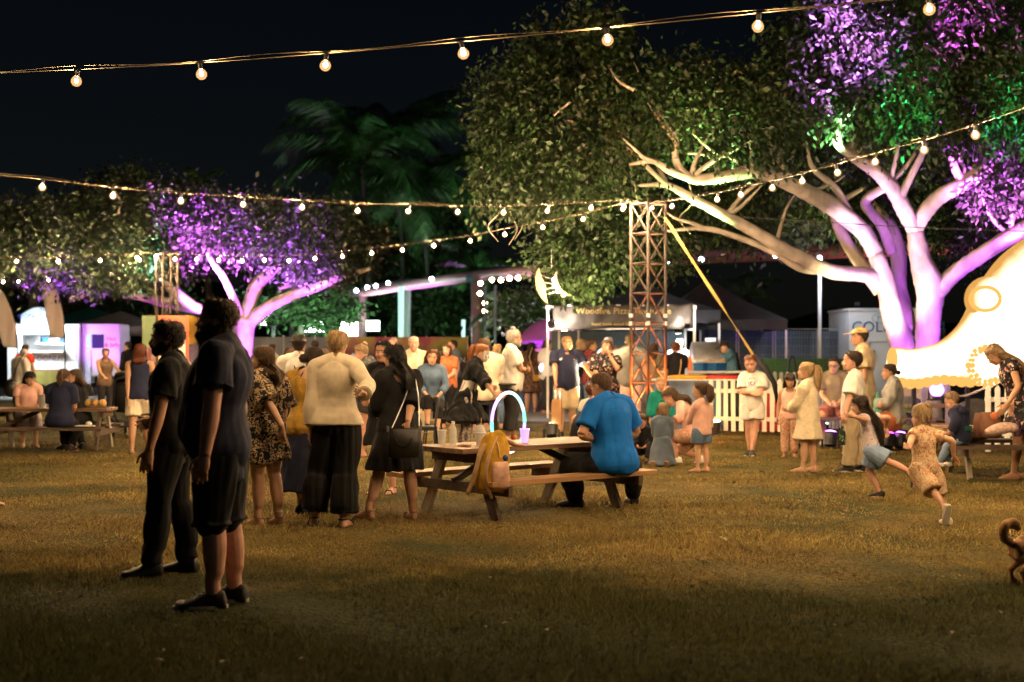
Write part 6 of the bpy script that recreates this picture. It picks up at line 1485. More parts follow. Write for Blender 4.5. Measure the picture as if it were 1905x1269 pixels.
        g.tube([s.hp((-.15, .37, .2)), s.hp((-.06, .45, .265)), s.hp((0, .46, .272)), s.hp((.06, .45, .265)), s.hp((.15, .37, .2))], [.02 * s.hh, .034 * s.hh, .03 * s.hh, .034 * s.hh, .02 * s.hh], 7)
        for _ in range(260 if full else 60):
            a = rg.uniform(-105, 105); th = R(a); z = rg.uniform(low * .7, .38 if abs(a) > 30 else .14); p = headpt(th, max(0, z), thick * .7); p.z = z; e = p + Vector((rg.uniform(-.03, .03), .05, -.10)) * rg.uniform(.5, 1.2) * (1.2 if full else .5); sd = Vector((.008, 0, 0)); i = g.pts([s.hp(p - sd), s.hp(p + sd), s.hp(e)]); g.face(i)
        g.build('beard', m, s.root, smooth=True)
    def glasses(s, m=None, dark=False, up=False):
        m = m or black; z, y = (.515, .41) if not up else (.90, .30); hh = s.hh
        gl = MB()
        for x in (-1, 1): gl.tube([s.hp((x * .155 + .095 * math.cos(a), y + .0 - .05 * abs(math.cos(a) * .5 + .5 * x) * 0, z + .07 * math.sin(a))) for a in np.linspace(0, 2 * math.pi, 15)], .008 * hh + .0012, 5); gl.tube([s.hp((x * .25, y, z + .03)), s.hp((x * .345, y - .12, z + .03)), s.hp((x * .355, y - .42, z - .01))], .008 * hh + .0012, 5)
        gl.tube([s.hp((-.06, y + .015, z + .02)), s.hp((.06, y + .015, z + .02))], .008 * hh + .001, 5); o = gl.build('glasses', m, s.root)
        if dark or up:
            g = MB()
            for x in (-1, 1): g.ball(s.hp((x * .155, y, z)), (.095 * hh, .012 * hh, .07 * hh), 10, 6, s.Rh)
            g.build('lens', lens_m, o)
    # ------------------------------------------------ clothes
    def top(s, m, sleeve=.62, hem=-.10, off=.014, so=.012, sf=.012, flare=0., fold=.004, cuts=(), neck=1.03, name='shirt', fscale=1., drop=None):
        if hem < -.05: flare = max(flare, .012)
        g = MB(); s.torso(g, hem, neck, off, flare=flare)
        if drop is not None: s.skirtloft(g, .2, drop[0], drop[1], off)
        for q in (0, 1):
            S = s.sh[q]; c, Rm = s.spine(1.0); w = .0285 * s.H * (1 + (s.b - 1) * .5) + off * .9 + .002
            if sleeve > 0 or sleeve == -1: s.chain(g, [(c + Rm @ Vector((0, -.004 * s.H, .024 * s.H)), .031 * s.H + off * .8 + .003), (S if sleeve > 0 else S.lerp(c, .35), w if sleeve > 0 else w * .8)], 12)
            if sleeve > 0:
                g.ball(S, .0335 * s.H * (1 + (s.b - 1) * .8) * (.88 if s.sex == 'f' else 1) + so, 12, 8)
                if sleeve <= 1: s.chain(g, s.armst(q, 0, sleeve, so, sf))
                else: s.chain(g, s.armst(q, 0, 1, so, sf * .4)); s.chain(g, [(p, r + sf * .4) for p, r in s.armst(q, .96, sleeve, so, sf * .6)]); g.ball(s.el[q], .0235 * s.H + so + sf * .4, 10, 7)
        if s.d < 15 and sleeve > 0:      # stitched hems
            for q in (0, 1):
                E = s.armst(q, 0 if sleeve <= 1 else .96, sleeve, so, sf if sleeve <= 1 else sf); (a, ra), (b_, rb) = E[-2], E[-1]; d = (b_ - a).normalized(); u = d.orthogonal().normalized(); v = d.cross(u)
                h = MB(); h.tube([b_ - d * .008 + (u * math.cos(x) + v * math.sin(x)) * (rb - .001) for x in np.linspace(0, 6.2832, 19)], .0045, 5); h.build('sleeve_hem', m, s.root, smooth=True)
        cc = [(s.inv_pt(c) if isinstance(c, tuple) else c, r) for c, r in cuts]
        return welded(g, name, m, s.root, max(s.vox, .008), 6, fold * s.H / 1.7, sum(map(ord, name)) % 97 + int(s.d * 10), cc, fscale)
    def inv_pt(s, c):   # (spine t, x, y) in heights -> local point
        p, Rm = s.spine(c[0]); return p + Rm @ Vector((c[1] * s.H, c[2] * s.H, 0))
    def pants(s, m, to=1.95, off=.012, flare=0., fold=.003, name='trousers', waist=.22, fscale=1.):
        g = MB(); s.torso(g, -.14, -.02, min(off, .018)); s.torso(g, -.05, waist, min(off, .008))
        for q in (0, 1):
            g.ball(s.hip[q], .058 * s.H * (1 + (s.b - 1) * .7) + off, 12, 8)
            if to <= 1: s.chain(g, s.legst(q, -.05, to, off, flare))
            else: s.chain(g, s.legst(q, -.05, 1, off, flare * .4)); s.chain(g, [(p, r + flare * .4) for p, r in s.legst(q, .96, to, off, flare * .6)]); g.ball(s.knees[q], .0335 * s.H + off + flare * .4, 10, 7)
        return welded(g, name, m, s.root, max(s.vox, .008), 2, fold * s.H / 1.7, sum(map(ord, name)) % 89 + int(s.d * 10), (), fscale)
    def skirtloft(s, g, t0, z, flare, off, n=30):
        c0, Rm = s.spine(t0); rs = []; hz = s.P.z
        for t in (t0, t0 * .5, 0):
            c, Rm = s.spine(t); w, d, y = s.dims(t, off); rs.append(g.ring(c + Vector((0, y, 0)), Rm.col[0], Rm.col[1], w, d, n))
        K = 8
        for j in range(1, K + 1):
            u = j / K; zz = hz + (z - hz) * u
            def at(q):
                a, k, f = s.hip[q], s.knees[q], s.ank[q]
                return a.lerp(k, min(1, max(0, (a.z - zz) / max(.01, a.z - k.z)))) if zz > k.z else k.lerp(f, min(1, (k.z - zz) / max(.01, k.z - f.z)))
            l, r_ = at(0), at(1); mid = (l + r_) / 2; w, d, y = s.dims(0, off)
            ww = max(w + flare * u, abs(r_.x - l.x) / 2 + .055 * s.H * (1 - .3 * u) + off); dd = max(d + flare * u, abs(r_.y - l.y) / 2 + .05 * s.H * (1 - .3 * u) + off)
            i0 = len(g.v)
            for k in range(n):
                a = 2 * math.pi * k / n; f = 1 + .05 * u * math.sin(8 * a + 1.3) + .03 * u * math.sin(13 * a + 2 * u)
                g.v.append(Vector((mid.x + ww * f * math.cos(a), mid.y + y + dd * f * math.sin(a), zz)))
            rs.append(list(range(i0, i0 + n)))
        g.rings([r[::-1] for r in rs])
    def skirt(s, m, z, flare=.05, off=.012, fold=.003, name='skirt', t0=.3):
        g = MB(); s.skirtloft(g, t0, z, flare, off); return welded(g, name, m, s.root, max(s.vox, .009), 1, fold, int(s.d * 10) + 3)
    def shoes(s, m, sole=None, high=0., laces=False, sandal=False):
        for q in (0, 1):
            A = s.ank[q]; M = s.footfr(q); H = s.H
            if sandal:
                g = MB(); n = 16; rs = []
                for z in (-.052, -.043):
                    i0 = len(g.v)
                    for k in range(n):
                        a = 2 * math.pi * k / n; y = .036 + .078 * math.sin(a); x = .027 * math.cos(a) * (1 + .12 * math.sin(a)); g.v.append(A + M @ Vector((x * H, y * H, z * H)))
                    rs.append(list(range(i0, i0 + n)))
                g.rings(rs)
                g.tube([A + M @ Vector((x * H, .07 * H, z * H)) for x, z in ((-.028, -.04), (-.015, -.018), (.015, -.018), (.028, -.04))], .006, 5)
                g.tube([A + M @ Vector((.024 * H * math.cos(a), (-.012 + .026 * math.sin(a)) * H, -.004 * H)) for a in np.linspace(0, 6.28, 13)], .005, 5)
                g.build('sandal', m, s.root); continue
            g = MB(); s.foot(g, q, .006, 16)
            if high: s.chain(g, [(A, .026 * H), (A + (s.knees[q] - A).normalized() * high * H, .030 * H)], 12)
            o = welded(g, 'shoe', m, s.root, .007, 1)
            if sole:
                g = MB(); n = 20; rs = []
                for z, k_ in ((-.0475, 1.0), (-.044, 1.04), (-.034, 1.03)):
                    i0 = len(g.v)
                    for k in range(n):
                        a = 2 * math.pi * k / n; y = .036 + .084 * math.sin(a); x = .0315 * math.cos(a) * (1 + .10 * math.sin(a)) * k_; g.v.append(A + M @ Vector((x * H, y * H * k_, z * H)))
                    rs.append(list(range(i0, i0 + n)))
                g.rings(rs); g.build('sole', sole, o)
                if laces:
                    g = MB(); g.ball(A + M @ Vector((0, .098 * H, -.030 * H)), (.024 * H, .022 * H, .014 * H), 10, 6, M); g.build('toe_cap', sole, o)
                    g = MB()
                    for k in range(5):
                        y = .022 + .011 * k; z = .012 - .007 * k; g.tube([A + M @ Vector((x * H, (y + .004 * k_) * H, z2 * H)) for x, z2, k_ in ((-.014, z - .004, 1), (0, z + .004, 0), (.014, z - .004, -1))], .0035, 5)
                    g.build('lace', sole, o)
    def strip(s, pts, r, m, name, n=6, flat=1.):
        g = MB(); g.tube(pts, r, n, flat=flat); return g.build(name, m, s.root)
    def chest(s, t, x, out=.006):   # a point on the front of the chest
        c, Rm = s.spine(t); w, d, y = s.dims(t, .014); k = math.sqrt(max(0, 1 - (x * s.H / w) ** 2)); return c + Rm @ Vector((x * s.H, y + d * k + out, 0))
# ================================================================== the crowd
def cloth(n, c, rough=.85, var=.14, bump=.25): return mat(n, c, rough, var, 12, bump, 240, spec=.2)
C_black = cloth('black_cloth', (.010, .010, .011)); C_navy = cloth('navy_cloth', (.016, .019, .046)); C_char = cloth('charcoal_cloth', (.035, .033, .035)); C_cream = cloth('cream_knit', (.62, .53, .40))
C_white = cloth('white_cloth', (.66, .62, .57)); C_must = mat('mustard_knit', (.38, .22, .035), .9, .2, 16, .7, 70, spec=.15); C_beige = cloth('beige_cloth', (.42, .33, .21)); C_denim = cloth('denim', (.09, .14, .22)); C_ldenim = cloth('light_denim', (.22, .30, .46))
C_blue = cloth('bright_blue_polo', (.004, .115, .45)); C_teal = cloth('teal_jersey', (.008, .20, .16)); C_pink = cloth('pink_knit', (.62, .36, .30)); C_grey = cloth('grey_linen', (.27, .26, .25)); C_rust = cloth('rust_cloth', (.42, .13, .05))
C_red = cloth('red_cloth', (.5, .045, .03)); C_brown = cloth('brown_cloth', (.14, .09, .055)); C_olive = cloth('olive_tee', (.22, .18, .11)); C_rosyshort = cloth('dusty_red_cloth', (.32, .10, .09)); C_slate = cloth('slate_blue_cloth', (.10, .13, .18)); C_greytee = cloth('grey_tee', (.16, .15, .14)); C_worker = cloth('worker_blue', (.10, .22, .30))
P_romper = patterned('scribble_print', (.012, .011, .012), [(.42, .30, .17), (.42, .30, .17)], 26, .50, kind='scribble')
P_dark = patterned('dark_floral', (.016, .014, .018), [(.45, .18, .15), (.02, .02, .03), (.5, .34, .28), (.1, .12, .1)], 22, .42)
P_brown = patterned('brown_floral', (.10, .055, .035), [(.32, .2, .13), (.05, .03, .02), (.25, .1, .06)], 30, .45)
P_kid = patterned('tan_floral', (.56, .42, .27), [(.36, .15, .07), (.46, .24, .12)], 34, .46)
P_pants = patterned('coral_floral', (.46, .26, .17), [(.5, .38, .28), (.3, .1, .06)], 30, .42)
P_plaid = patterned('red_plaid', (.30, .035, .03), [(.03, .02, .03), (.05, .02, .02)], 6, .62, kind='check')
P_check = patterned('cream_check', (.50, .42, .36), [(.10, .07, .07), (.25, .18, .16)], 7, .55, kind='check')
P_mottle = patterned('grey_mottle', (.05, .05, .05), [(.12, .11, .10), (.03, .03, .03)], 24, .4)
P_stripe = patterned('corset_stripe', (.60, .55, .50), [(.03, .025, .025)], 7.5, .86, kind='stripe')
P_pale = patterned('pale_print', (.5, .42, .44), [(.6, .5, .48), (.3, .22, .3)], 30, .42)
P_mix = patterned('black_white_print', (.03, .03, .03), [(.5, .48, .45), (.02, .02, .02)], 26, .4)
BOOT = mat('black_leather', (.012, .011, .011), .35, .1, 20, .1, 60, spec=.6); BLK = mat('black_suede', (.015, .014, .014), .7, .1, 20); TANS = mat('tan_leather', (.28, .16, .08), .5, .12, 20)
welded(BAG[0], 'bag_body', BAG[1], BAG[2], .008, 2, .007, 4, (), 1.2)
gp = 'people on the festival lawn'

# ---- 1 bearded man
p = Person('bearded man in glasses, navy tee and long black shorts seen from the side', 'man', 410, 8.15, 1.77, 272, 'm', skin='rosy', b=1.22, belly=.045, lean=-3, head=(2, 2, 0),
           feet=[(-.06, .01, 0, -12), (.055, -.035, 0, 10)], hands=[(W(379, 866, 7.80), (0, .25, -1)), 'hang'], curl=.75)
p.hair('brown', 'short', .075, curl=.010, nape=.10); p.beard('brown', .145, -.20); p.glasses()
p.top(C_navy, .60, -.30, .020, .020, .034, flare=.016, fold=.006); p.pants(C_black, 1.02, .022, .030, .003, 'shorts'); p.shoes(BLK, solem, laces=True)
# ---- 2 man with lanyard
p = Person('dark haired man in black with a lanyard and white badge', 'man', 318, 9.25, 1.665, 268, 'm', skin='fair', lean=-2, head=(-2, 3, 0),
           feet=[(-.05, .065, 0, -14), (.06, -.055, 0, 12)], hands=[(W(272, 862, 8.98), (0, .2, -1)), ((.13, .07, .60), (0, 1, -.3))], curl=.8, b=1.03)
p.hair('dark', 'short', .095, curl=.022, nape=.10); p.beard('dark', .032, -.05, False); p.glasses(up=True)
p.top(C_black, .62, -.22, .016, .016, .026, flare=.012, fold=.005, cuts=[((1.04, 0, .07), .035)]); p.pants(C_black, 1.96, .012, .012, .006, 'trousers'); p.shoes(BOOT, high=.07)
lan = mat('lanyard_ribbon', (.42, .30, .16), .6, .2, 30); a = [p.spine(1.06)[0] + Vector((x, y, 0)) for x, y in ((-.06, -.03), (.06, -.03))]
for i, x in ((0, -.055), (1, .055)):
    p.strip(catmull([a[i], p.chest(.98, x * .6, .004), p.chest(.75, x * .5, .010), p.chest(.35, x * .15, .012), p.chest(.18, 0, .015)], 4), .0065, lan, 'lanyard', 5, .5)
g = MB(); g.box(p.chest(.08, 0, .018), (.075, .006, .115)); g.build('badge', white_paint, p.root, bevel=.003)
# collar
for x in (-1, 1):
    g = MB(); c = p.spine(1.04)[0]; g.beam(c + Vector((x * .062, -.02, .012)), c + Vector((x * .035, .085, -.03)), .006, .035); g.build('collar', C_black, p.root, bevel=.003)

# ---- the standing group
p = Person('woman with brown hair in a black romper printed with gold scribbles', 'woman', 494, 11.9, 1.515, 302, 'f', skin='fair', b=1.12, lean=-2, head=(-18, 4, 0), feet=[(-.03, .03, 0, -6), (.05, -.05, 0, 8)], hands=[(W(536, 812, 11.6), (.2, .2, -1)), 'hang'])
p.hair('brown', 'long', .07, .72, width=1.05); p.top(P_romper, .92, -.10, .020, .028, .05, flare=.01, fold=.006); p.pants(P_romper, .62, .022, .05, .006, 'shorts', waist=.4); p.shoes(TANS, sandal=True)
g = MB(); g.tube([p.ank[1] + Vector((.034 * math.cos(a), .034 * math.sin(a), .045)) for a in np.linspace(0, 6.28, 13)], .003, 4); g.build('anklet', white_paint, p.root)
p = Person('dark haired woman in a slipping mustard sweater and long navy skirt', 'woman', 574, 12.7, 1.515, 22, 'f', skin='fair', b=1.12, lean=4, head=(24, 10, 4), hands=['front', 'front'], feet=[(-.06, .02), (.06, -.02)])
p.hair('dark', 'lowbun', .07, nape=.16, width=1.1); p.top(C_must, 1.75, -.26, .026, .028, .03, flare=.03, fold=.007, cuts=[((1.12, .02, -.02), .115)]); p.skirt(C_navy, .22, .075, .02, .006); p.shoes(BLK)
for x in (-.03, .03): p.strip(catmull([p.spine(1.0)[0] + Vector((x, -.06, .03)), p.spine(.9)[0] + Vector((x * 2, -.075, 0)), p.spine(.75)[0] + Vector((x * 1.6, -.085, 0))], 4), .004, C_black, 'tie_cord', 4)
p = Person('woman with short blond hair in a cream blouse and wide black trousers', 'woman', 624, 11.8, 1.645, 4, 'f', skin='fair', b=1.1, side=1, head=(2, 6, 0), feet=[(-.115, .02, 0, -14), (.045, -.01, 0, 10)],
           hands=[(W(578, 806, 11.75), (-.1, .15, -1)), (W(676, 735, 11.35), (-.5, 1, .1), (0, 0, 1), (1, -.4, -.8))])
p.hair('blond', 'short', .075, front=.8, nape=.16, tufts=500); p.top(C_cream, 1.86, .04, .022, .016, .018, flare=.03, fold=.0035); p.pants(C_black, 1.86, .020, .055, .006, 'trousers'); p.shoes(BLK, sandal=True)
cuff = p.wr[0].lerp(p.el[0], .18); g = MB(); g.tube([p.wr[0].lerp(p.el[0], .06), p.wr[0].lerp(p.el[0], .32)], [.043, .041], 14); g.build('cuff', C_cream, p.root, smooth=True)
for k in range(3): g = MB(); g.ball(p.wr[0].lerp(p.el[0], .10 + .07 * k) + Vector((.012, -.043, 0)), .006, 6, 4); g.build('button', BLK, p.root)
p = Person('woman with long black wavy hair in a scoop backed black dress', 'woman', 742, 12.35, 1.525, 322, 'f', skin='fair', b=1.16, lean=3, head=(-18, 6, 0), feet=[(-.19, .03, 0, -20), (.055, -.06, 0, 10)], hands=['front', (W(757, 800, 12.1), (0, .3, -1))], poles=[None, (.6, -1, -.2)])
p.hair('black', 'long', .085, 1.05, curl=.010, width=1.12); p.top(C_black, 1.25, -.12, .018, .024, .026, fold=.005, cuts=[((1.08, .0, -.10), .125)], name='dress', drop=(.44, .065)); p.shoes(TANS, sandal=True)
t = thing('handbag', 'black leather handbag with silver clasps hanging at the black dress', 'handbag', W(752, 822, 12.02))
leather = mat('black_grain_leather', (.014, .013, .012), .38, .15, 30, .3, 160, spec=.5)
g = MB(); g.rings([g.ring(Vector((0, 0, z)), Vector((1, .25, 0)).normalized(), Vector((-.25, 1, 0)).normalized(), w, dd, 20) for z, w, dd in ((-.135, .115, .04), (-.13, .135, .055), (0, .14, .06), (.10, .125, .045), (.115, .12, .03))]); g.build('bag_body', leather, t, smooth=True)
g = MB(); g.tube([(.07 * math.cos(a), -.06 - .004, .04 - .075 * math.sin(a)) for a in np.linspace(.1, math.pi - .1, 12)], .007, 6); g.build('handle', leather, t)
for x in (-.135, .135):
    g = MB(); g.box((x, -.03, .11), (.02, .014, .05)); g.build('clasp', steel, t)
ps = p.root.matrix_world; sh = Matrix.Translation(p.loc) @ Matrix.Rotation(p.root.rotation_euler.z, 4, 'Z') @ (p.sh[1] + Vector((0, 0, .075))); tl = W(752, 822, 12.02)
for x in (-.10, .13):
    g = MB(); g.tube(catmull([Vector((x, -.03, .12)), (sh - tl) * .5 + Vector((x * .5 + .02, -.06, .06)), sh - tl], 6), .0055, 5); g.build('strap', steel, t)
p = Person('dark haired woman facing the woman in the black dress, mostly hidden', 'woman', 716, 14.6, 1.575, 205, 'f', skin='rosy', head=(-8, 5, 0), hands=['front', 'front'])
p.hair('dark', 'bun', .085, curl=.01); p.top(C_black, .6, -.12, .016, .016, .016, name='dress', drop=(.5, .06)); p.shoes(BLK, sandal=True)

# ---- behind the group
p = Person('man in a dark fedora with pale band and white shirt with braces', 'man', 556, 17.2, 1.66, 352, 'm', skin='fair', head=(10, 0, 0), hands=['front', 'hang']); p.hair('dark', 'short', .05, nape=.1)
p.top(C_white, .6, -.1, .016, .018, .02); p.pants(C_char, 1.95)
g = MB(); rs = [g.ring(p.hp((0, -.02, z)), p.Rh.col[0], p.Rh.col[1], r * p.hh, r * p.hh * 1.12, 24) for z, r in ((.66, .56), (.69, .58), (.70, .40), (.98, .37), (1.08, .33), (1.10, .2))]; g.rings(rs); h_ = g.build('fedora_hat', mat('dark_felt', (.03, .025, .022), .85, .15, 30), p.root, smooth=True)
g = MB(); g.rings([g.ring(p.hp((0, -.02, z)), p.Rh.col[0], p.Rh.col[1], r * p.hh, r * p.hh * 1.12, 24) for z, r in ((.72, .41), (.80, .405))]); g.build('hat_band', mat('tan_band', (.4, .28, .16), .7), h_)
for x in (-.055, .055): p.strip(catmull([p.spine(1.02)[0] + Vector((x * 1.5, 0, .05)), p.spine(.75)[0] + Vector((x * .7, -.135, 0)), p.spine(.2)[0] + Vector((x * .3, -.13, 0))], 4), .012, C_black, 'brace', 5, .4)
p = Person('woman in a coral top partly hidden beyond the fedora man', 'woman', 536, 20.5, 1.53, 60, 'f', skin='rosy', head=(0, 5, 0)); p.hair('brown', 'long', .06, .5); p.top(C_rust, .5, -.1, .014); p.pants(C_denim, 1.95)
p = Person('brown haired person behind the shoulder of the cream blouse', 'woman', 600, 19.5, 1.51, 30, 'f', skin='fair'); p.hair('brown', 'bob', .07); p.top(C_char, .6, -.1, .016); p.pants(C_black, 1.95)
p = Person('woman with a brown bun resting her face on her raised hand', 'woman', 690, 19.6, 1.60, 285, 'f', skin='rosy', b=1.05, lean=8, head=(0, 20, 0), hands=['mouth', 'mouth'], feet=[(-.05, .06), (.05, -.03)])
p.hair('sandy', 'bun', .06); p.top(P_mottle, .55, -.15, .016, .018, .02); p.pants(C_char, .5, .016, .02, name='shorts')
p = Person('light brown haired woman in white beyond the woman with a bun', 'woman', 718, 24, 1.56, 95, 'f', skin='fair'); p.hair('sandy', 'long', .06, .5); p.top(C_white, .5, -.1, .014); p.pants(C_denim, 1.95)
p = Person('bald older man in a cream shirt in front of the festival banner', 'man', 770, 23, 1.72, 185, 'm', skin='rosy', b=1.1, belly=.03, head=(-10, 4, 0), hands=['front', 'front']); p.hair('white', 'short', .02, front=.93, tufts=10); p.top(C_cream, .62, -.12, .018, .02, .02); p.pants(C_beige, 1.95)
p = Person('smiling curly haired woman in a denim jacket sitting on a stool', 'woman', 803, 21.1, 1.63, 172, 'f', skin='fair', pelvis=.70, lean=5, head=(4, 6, 0), feet=[(-.02, .30, .12), (.06, .27, .2)], hands=['lap', 'lap'], knee=(0, 1, .6)); p.hair('auburn', 'long', .085, .5, curl=.02, width=1.35); p.top(C_denim, 1.6, -.08, .014, .012, .008); p.pants(C_black, 1.4, .014, name='trousers'); p.shoes(BLK)
p = Person('red haired woman in a white mask, striped corset and ragged black skirt', 'woman', 868, 18.7, 1.60, 96, 'f', skin='fair', lean=20, plean=8, head=(4, -2, 0), feet=[(-.05, -.06, 0, -10), (.05, .02, 0, 10)], hands=[(W(905, 722, 18.4), (0, 1, -.2)), (W(921, 735, 18.3), (.1, 1, -.3))])
p.hair('ginger', 'pony', .06, 2.6, width=1.25, tie=C_black); p.top(C_black, 1.3, .55, .022, .026, .04, name='jacket', fold=.008); g = MB(); p.torso(g, .02, .56, .014); welded(g, 'corset', P_stripe, p.root, .011, 1, .002); p.skirt(C_black, .55, .16, .014, .012); p.pants(P_check, 1.75, .012, name='leggings'); p.shoes(BOOT, high=.1)
g = MB()
rs = [g.pts([p.hp(headpt(R(a), z, .025)) for a in range(-70, 71, 14)]) for z in (.02, .15, .28, .4, .5, .6, .68)]
for a, b in zip(rs, rs[1:]):
    for k in range(len(a) - 1): g.face((a[k + 1], a[k], b[k], b[k + 1]))
o = g.build('mask', white_paint, p.root, smooth=True); o.modifiers.new('s', 'SOLIDIFY').thickness = .004
p = Person('short haired man in a cream shirt on a stool, turned from view', 'man', 905, 20.9, 1.78, 338, 'm', skin='fair', b=1.05, pelvis=.80, lean=6, head=(-30, 4, 0), feet=[(-.06, .18, .16), (.06, .17, .16)], hands=['front', 'front'], knee=(0, 1, .5)); p.hair('brown', 'short', .05, nape=.1); p.top(C_cream, .65, -.10, .018, .02, .02); p.pants(C_black, 1.95, .014); p.shoes(C_pink, solem)
p = Person('grey bearded man in glasses and white tee with arms crossed', 'man', 951, 21.6, 1.80, 82, 'm', skin='tan', b=1.1, belly=.02, head=(8, 2, 0), hands=['crossed', 'crossed'], feet=[(-.05, .03), (.06, -.04)]); p.hair('grey', 'topbun', .085, curl=.015, width=.8); p.beard('grey', .07, -.1); p.glasses(dark=False); p.top(C_white, .65, -.14, .020, .02, .03, flare=.014, fold=.006); p.pants(C_char, 1.55, .016, .012, name='trousers'); p.shoes(BLK, C_pink)
for q in (0, 1): g = MB(); g.tube([p.ank[q] + Vector((0, 0, .02)), p.ank[q] + Vector((0, 0, .10))], [.044, .047], 12); g.build('sock', C_pink if q else C_rust, p.root, smooth=True)
p = Person('blond woman half hidden behind the man with crossed arms', 'woman', 924, 27, 1.62, 20, 'f', skin='fair'); p.hair('blond', 'long', .06, .5); p.top(C_beige, .6, -.1, .014); p.pants(C_denim, 1.95)
p = Person('long dark haired woman in a brown floral dress with a tan bag, walking away', 'woman', 988, 34.3, 1.70, 8, 'f', skin='fair', b=1.2, head=(10, 4, 0)); p.hair('dark', 'long', .07, 1.1); p.top(P_brown, .7, -.1, .02, .025, .05, name='dress', drop=(.50, .10), fold=.008); p.shoes(BLK, sandal=True)
t = thing('shoulder_bag', 'small yellow bag on a thin strap at the brown floral dress', 'handbag', W(1000, 703, 34.0)); g = MB(); g.box((0, 0, 0), (.20, .09, .15)); g.build('bag_body', mus, t, bevel=.02); g = MB(); g.tube([(-.08, 0, .07), (-.2, .05, .5), (-.12, .12, .72)], .01, 5); g.build('strap', tanl, t)
p = Person('bald pale shirted man walking beyond the brown floral dress', 'man', 1003, 37, 1.76, 355, 'm', skin='fair'); p.hair('white', 'short', .02, front=.95, tufts=0); p.top(C_cream, .6, -.1, .018); p.pants(C_beige, 1.95)
p = Person('person in pale grey standing beneath the purple umbrella', 'man', 966, 36, 1.62, 30, 'm', skin='fair'); p.hair('dark', 'short', .05); p.top(C_grey, .6, -.1, .018); p.pants(C_denim, 1.95)

# ---- more of the crowd further back
for lab, px, d, H, fc, sx, hc, hs, tp, bt in (('bald headed man glimpsed above the dark haired women', 733, 31, 1.76, 190, 'm', 'white', 'short', C_pink, C_beige),
        ('brown haired woman in pale blue far behind the resting woman', 664, 33, 1.64, 140, 'f', 'brown', 'long', C_ldenim, C_char), ('man in dark blue by the end of the festival banner', 845, 33, 1.74, 250, 'm', 'dark', 'short', C_slate, C_char),
        ('woman in rust far behind the bar table', 890, 34, 1.62, 100, 'f', 'dark', 'bob', C_rust, C_denim), ('man in white passing the stall post', 1016, 33, 1.75, 60, 'm', 'brown', 'short', C_white, C_char),
        ('woman in olive waiting at the stall beyond the tower', 1217, 29.5, 1.64, 20, 'f', 'brown', 'long', C_olive, C_black), ('man in pale grey far behind the fedora hat', 586, 34, 1.73, 350, 'm', 'dark', 'short', C_grey, C_char),
        ('woman in cream in front of the grey screen', 505, 35, 1.66, 30, 'f', 'brown', 'long', C_cream, C_denim), ('woman in coral between the curly haired woman and the red haired woman', 833, 27, 1.60, 200, 'f', 'brown', 'bob', C_rust, C_black)):
    p = Person(lab, 'man' if sx == 'm' else 'woman', px, d, H, fc, sx, skin='rosy', hands=[random.choice(('hang', 'front')), 'front']); p.hair(hc, hs, .05 if sx == 'm' else .065, length=.6, front=.84 if hc != 'white' else .94); p.top(tp, .6, -.12, .018); p.pants(bt, 1.95)
# ---- middle
p = Person('man in a dark team polo with orange shoulders and beige shorts', 'man', 1054, 24.4, 1.735, 178, 'm', skin='tan', b=1.12, belly=.02, head=(-32, 2, 0), hands=[(W(1112, 715, 24.1), (0, .3, -1)), (W(1034, 722, 24.0), (0, .3, -1))]); p.hair('sandy', 'short', .04, nape=.12); p.top(C_navy, .66, -.14, .018, .018, .03, flare=.014, fold=.006, cuts=[((1.05, 0, .07), .045)]); p.pants(C_beige, .95, .018, .03, name='shorts'); p.shoes(BLK, solem)
ora = cloth('orange_yoke', (.62, .17, .03))
for q in (0, 1): g = MB(); c = p.spine(1.0)[0]; g.tube([c.lerp(p.sh[q], .45) + Vector((0, .01, .062)), p.sh[q] + Vector(((-1, 1)[q] * .012, .0, .056))], [.03, .026], 10, flat=.4); g.build('shoulder_yoke', ora, p.root, smooth=True)
g = MB(); c = p.chest(.82, .055, .004); g.ball(c, (.035, .008, .022), 12, 6); g.ball(c - Vector((0, 0, .05)), (.04, .008, .012), 10, 5); g.build('chest_emblem', white_paint, p.root)
g = MB(); c = p.chest(.82, -.055, .004); g.ball(c, (.035, .008, .009), 12, 6); g.ball(c - Vector((0, 0, .035)), (.03, .008, .008), 10, 5); g.build('chest_emblem', ora, p.root)
t = thing('paper_bag', 'brown paper bag under the hand of the man in the team polo', 'bag', W(1036, 790, 23.7)); g = MB(); g.rings([g.ring(Vector((0, 0, z)), Vector((.707, .707, 0)), Vector((-.707, .707, 0)), w, w * .8, 4) for z, w in ((0, .13), (.3, .135), (.42, .12))]); g.build('bag_body', mat('kraft_paper', (.30, .16, .07), .8, .15, 8), t)
t = thing('bottle_pack', 'two small silver bottles held by the man in the team polo', 'bottles', W(1037, 745, 23.75))
for x in (-.035, .035): g = MB(); g.lathe((x, 0, 0), [(.03, 0), (.032, .01), (.032, .11), (.018, .14), (.016, .17)], 10); g.build('bottle', mat('silver_foil', (.6, .58, .6), .25, .1, 10, metal=.6), t, smooth=True)
p = Person('blond woman in black between the team polo man and the plaid shirt', 'woman', 1079, 30, 1.74, 120, 'f', skin='fair', head=(-30, 0, 0)); p.hair('blond', 'long', .07, .6); p.top(C_black, .6, -.1, .014); p.pants(C_denim, 1.95)
p = Person('man in a red plaid shirt facing the pizza counter', 'man', 1097, 28, 1.715, 75, 'm', skin='tan', head=(10, 0, 0), hands=['front', 'front']); p.hair('brown', 'short', .045); p.top(P_plaid, 1.8, -.1, .018, .018, .012); p.pants(C_denim, 1.95)
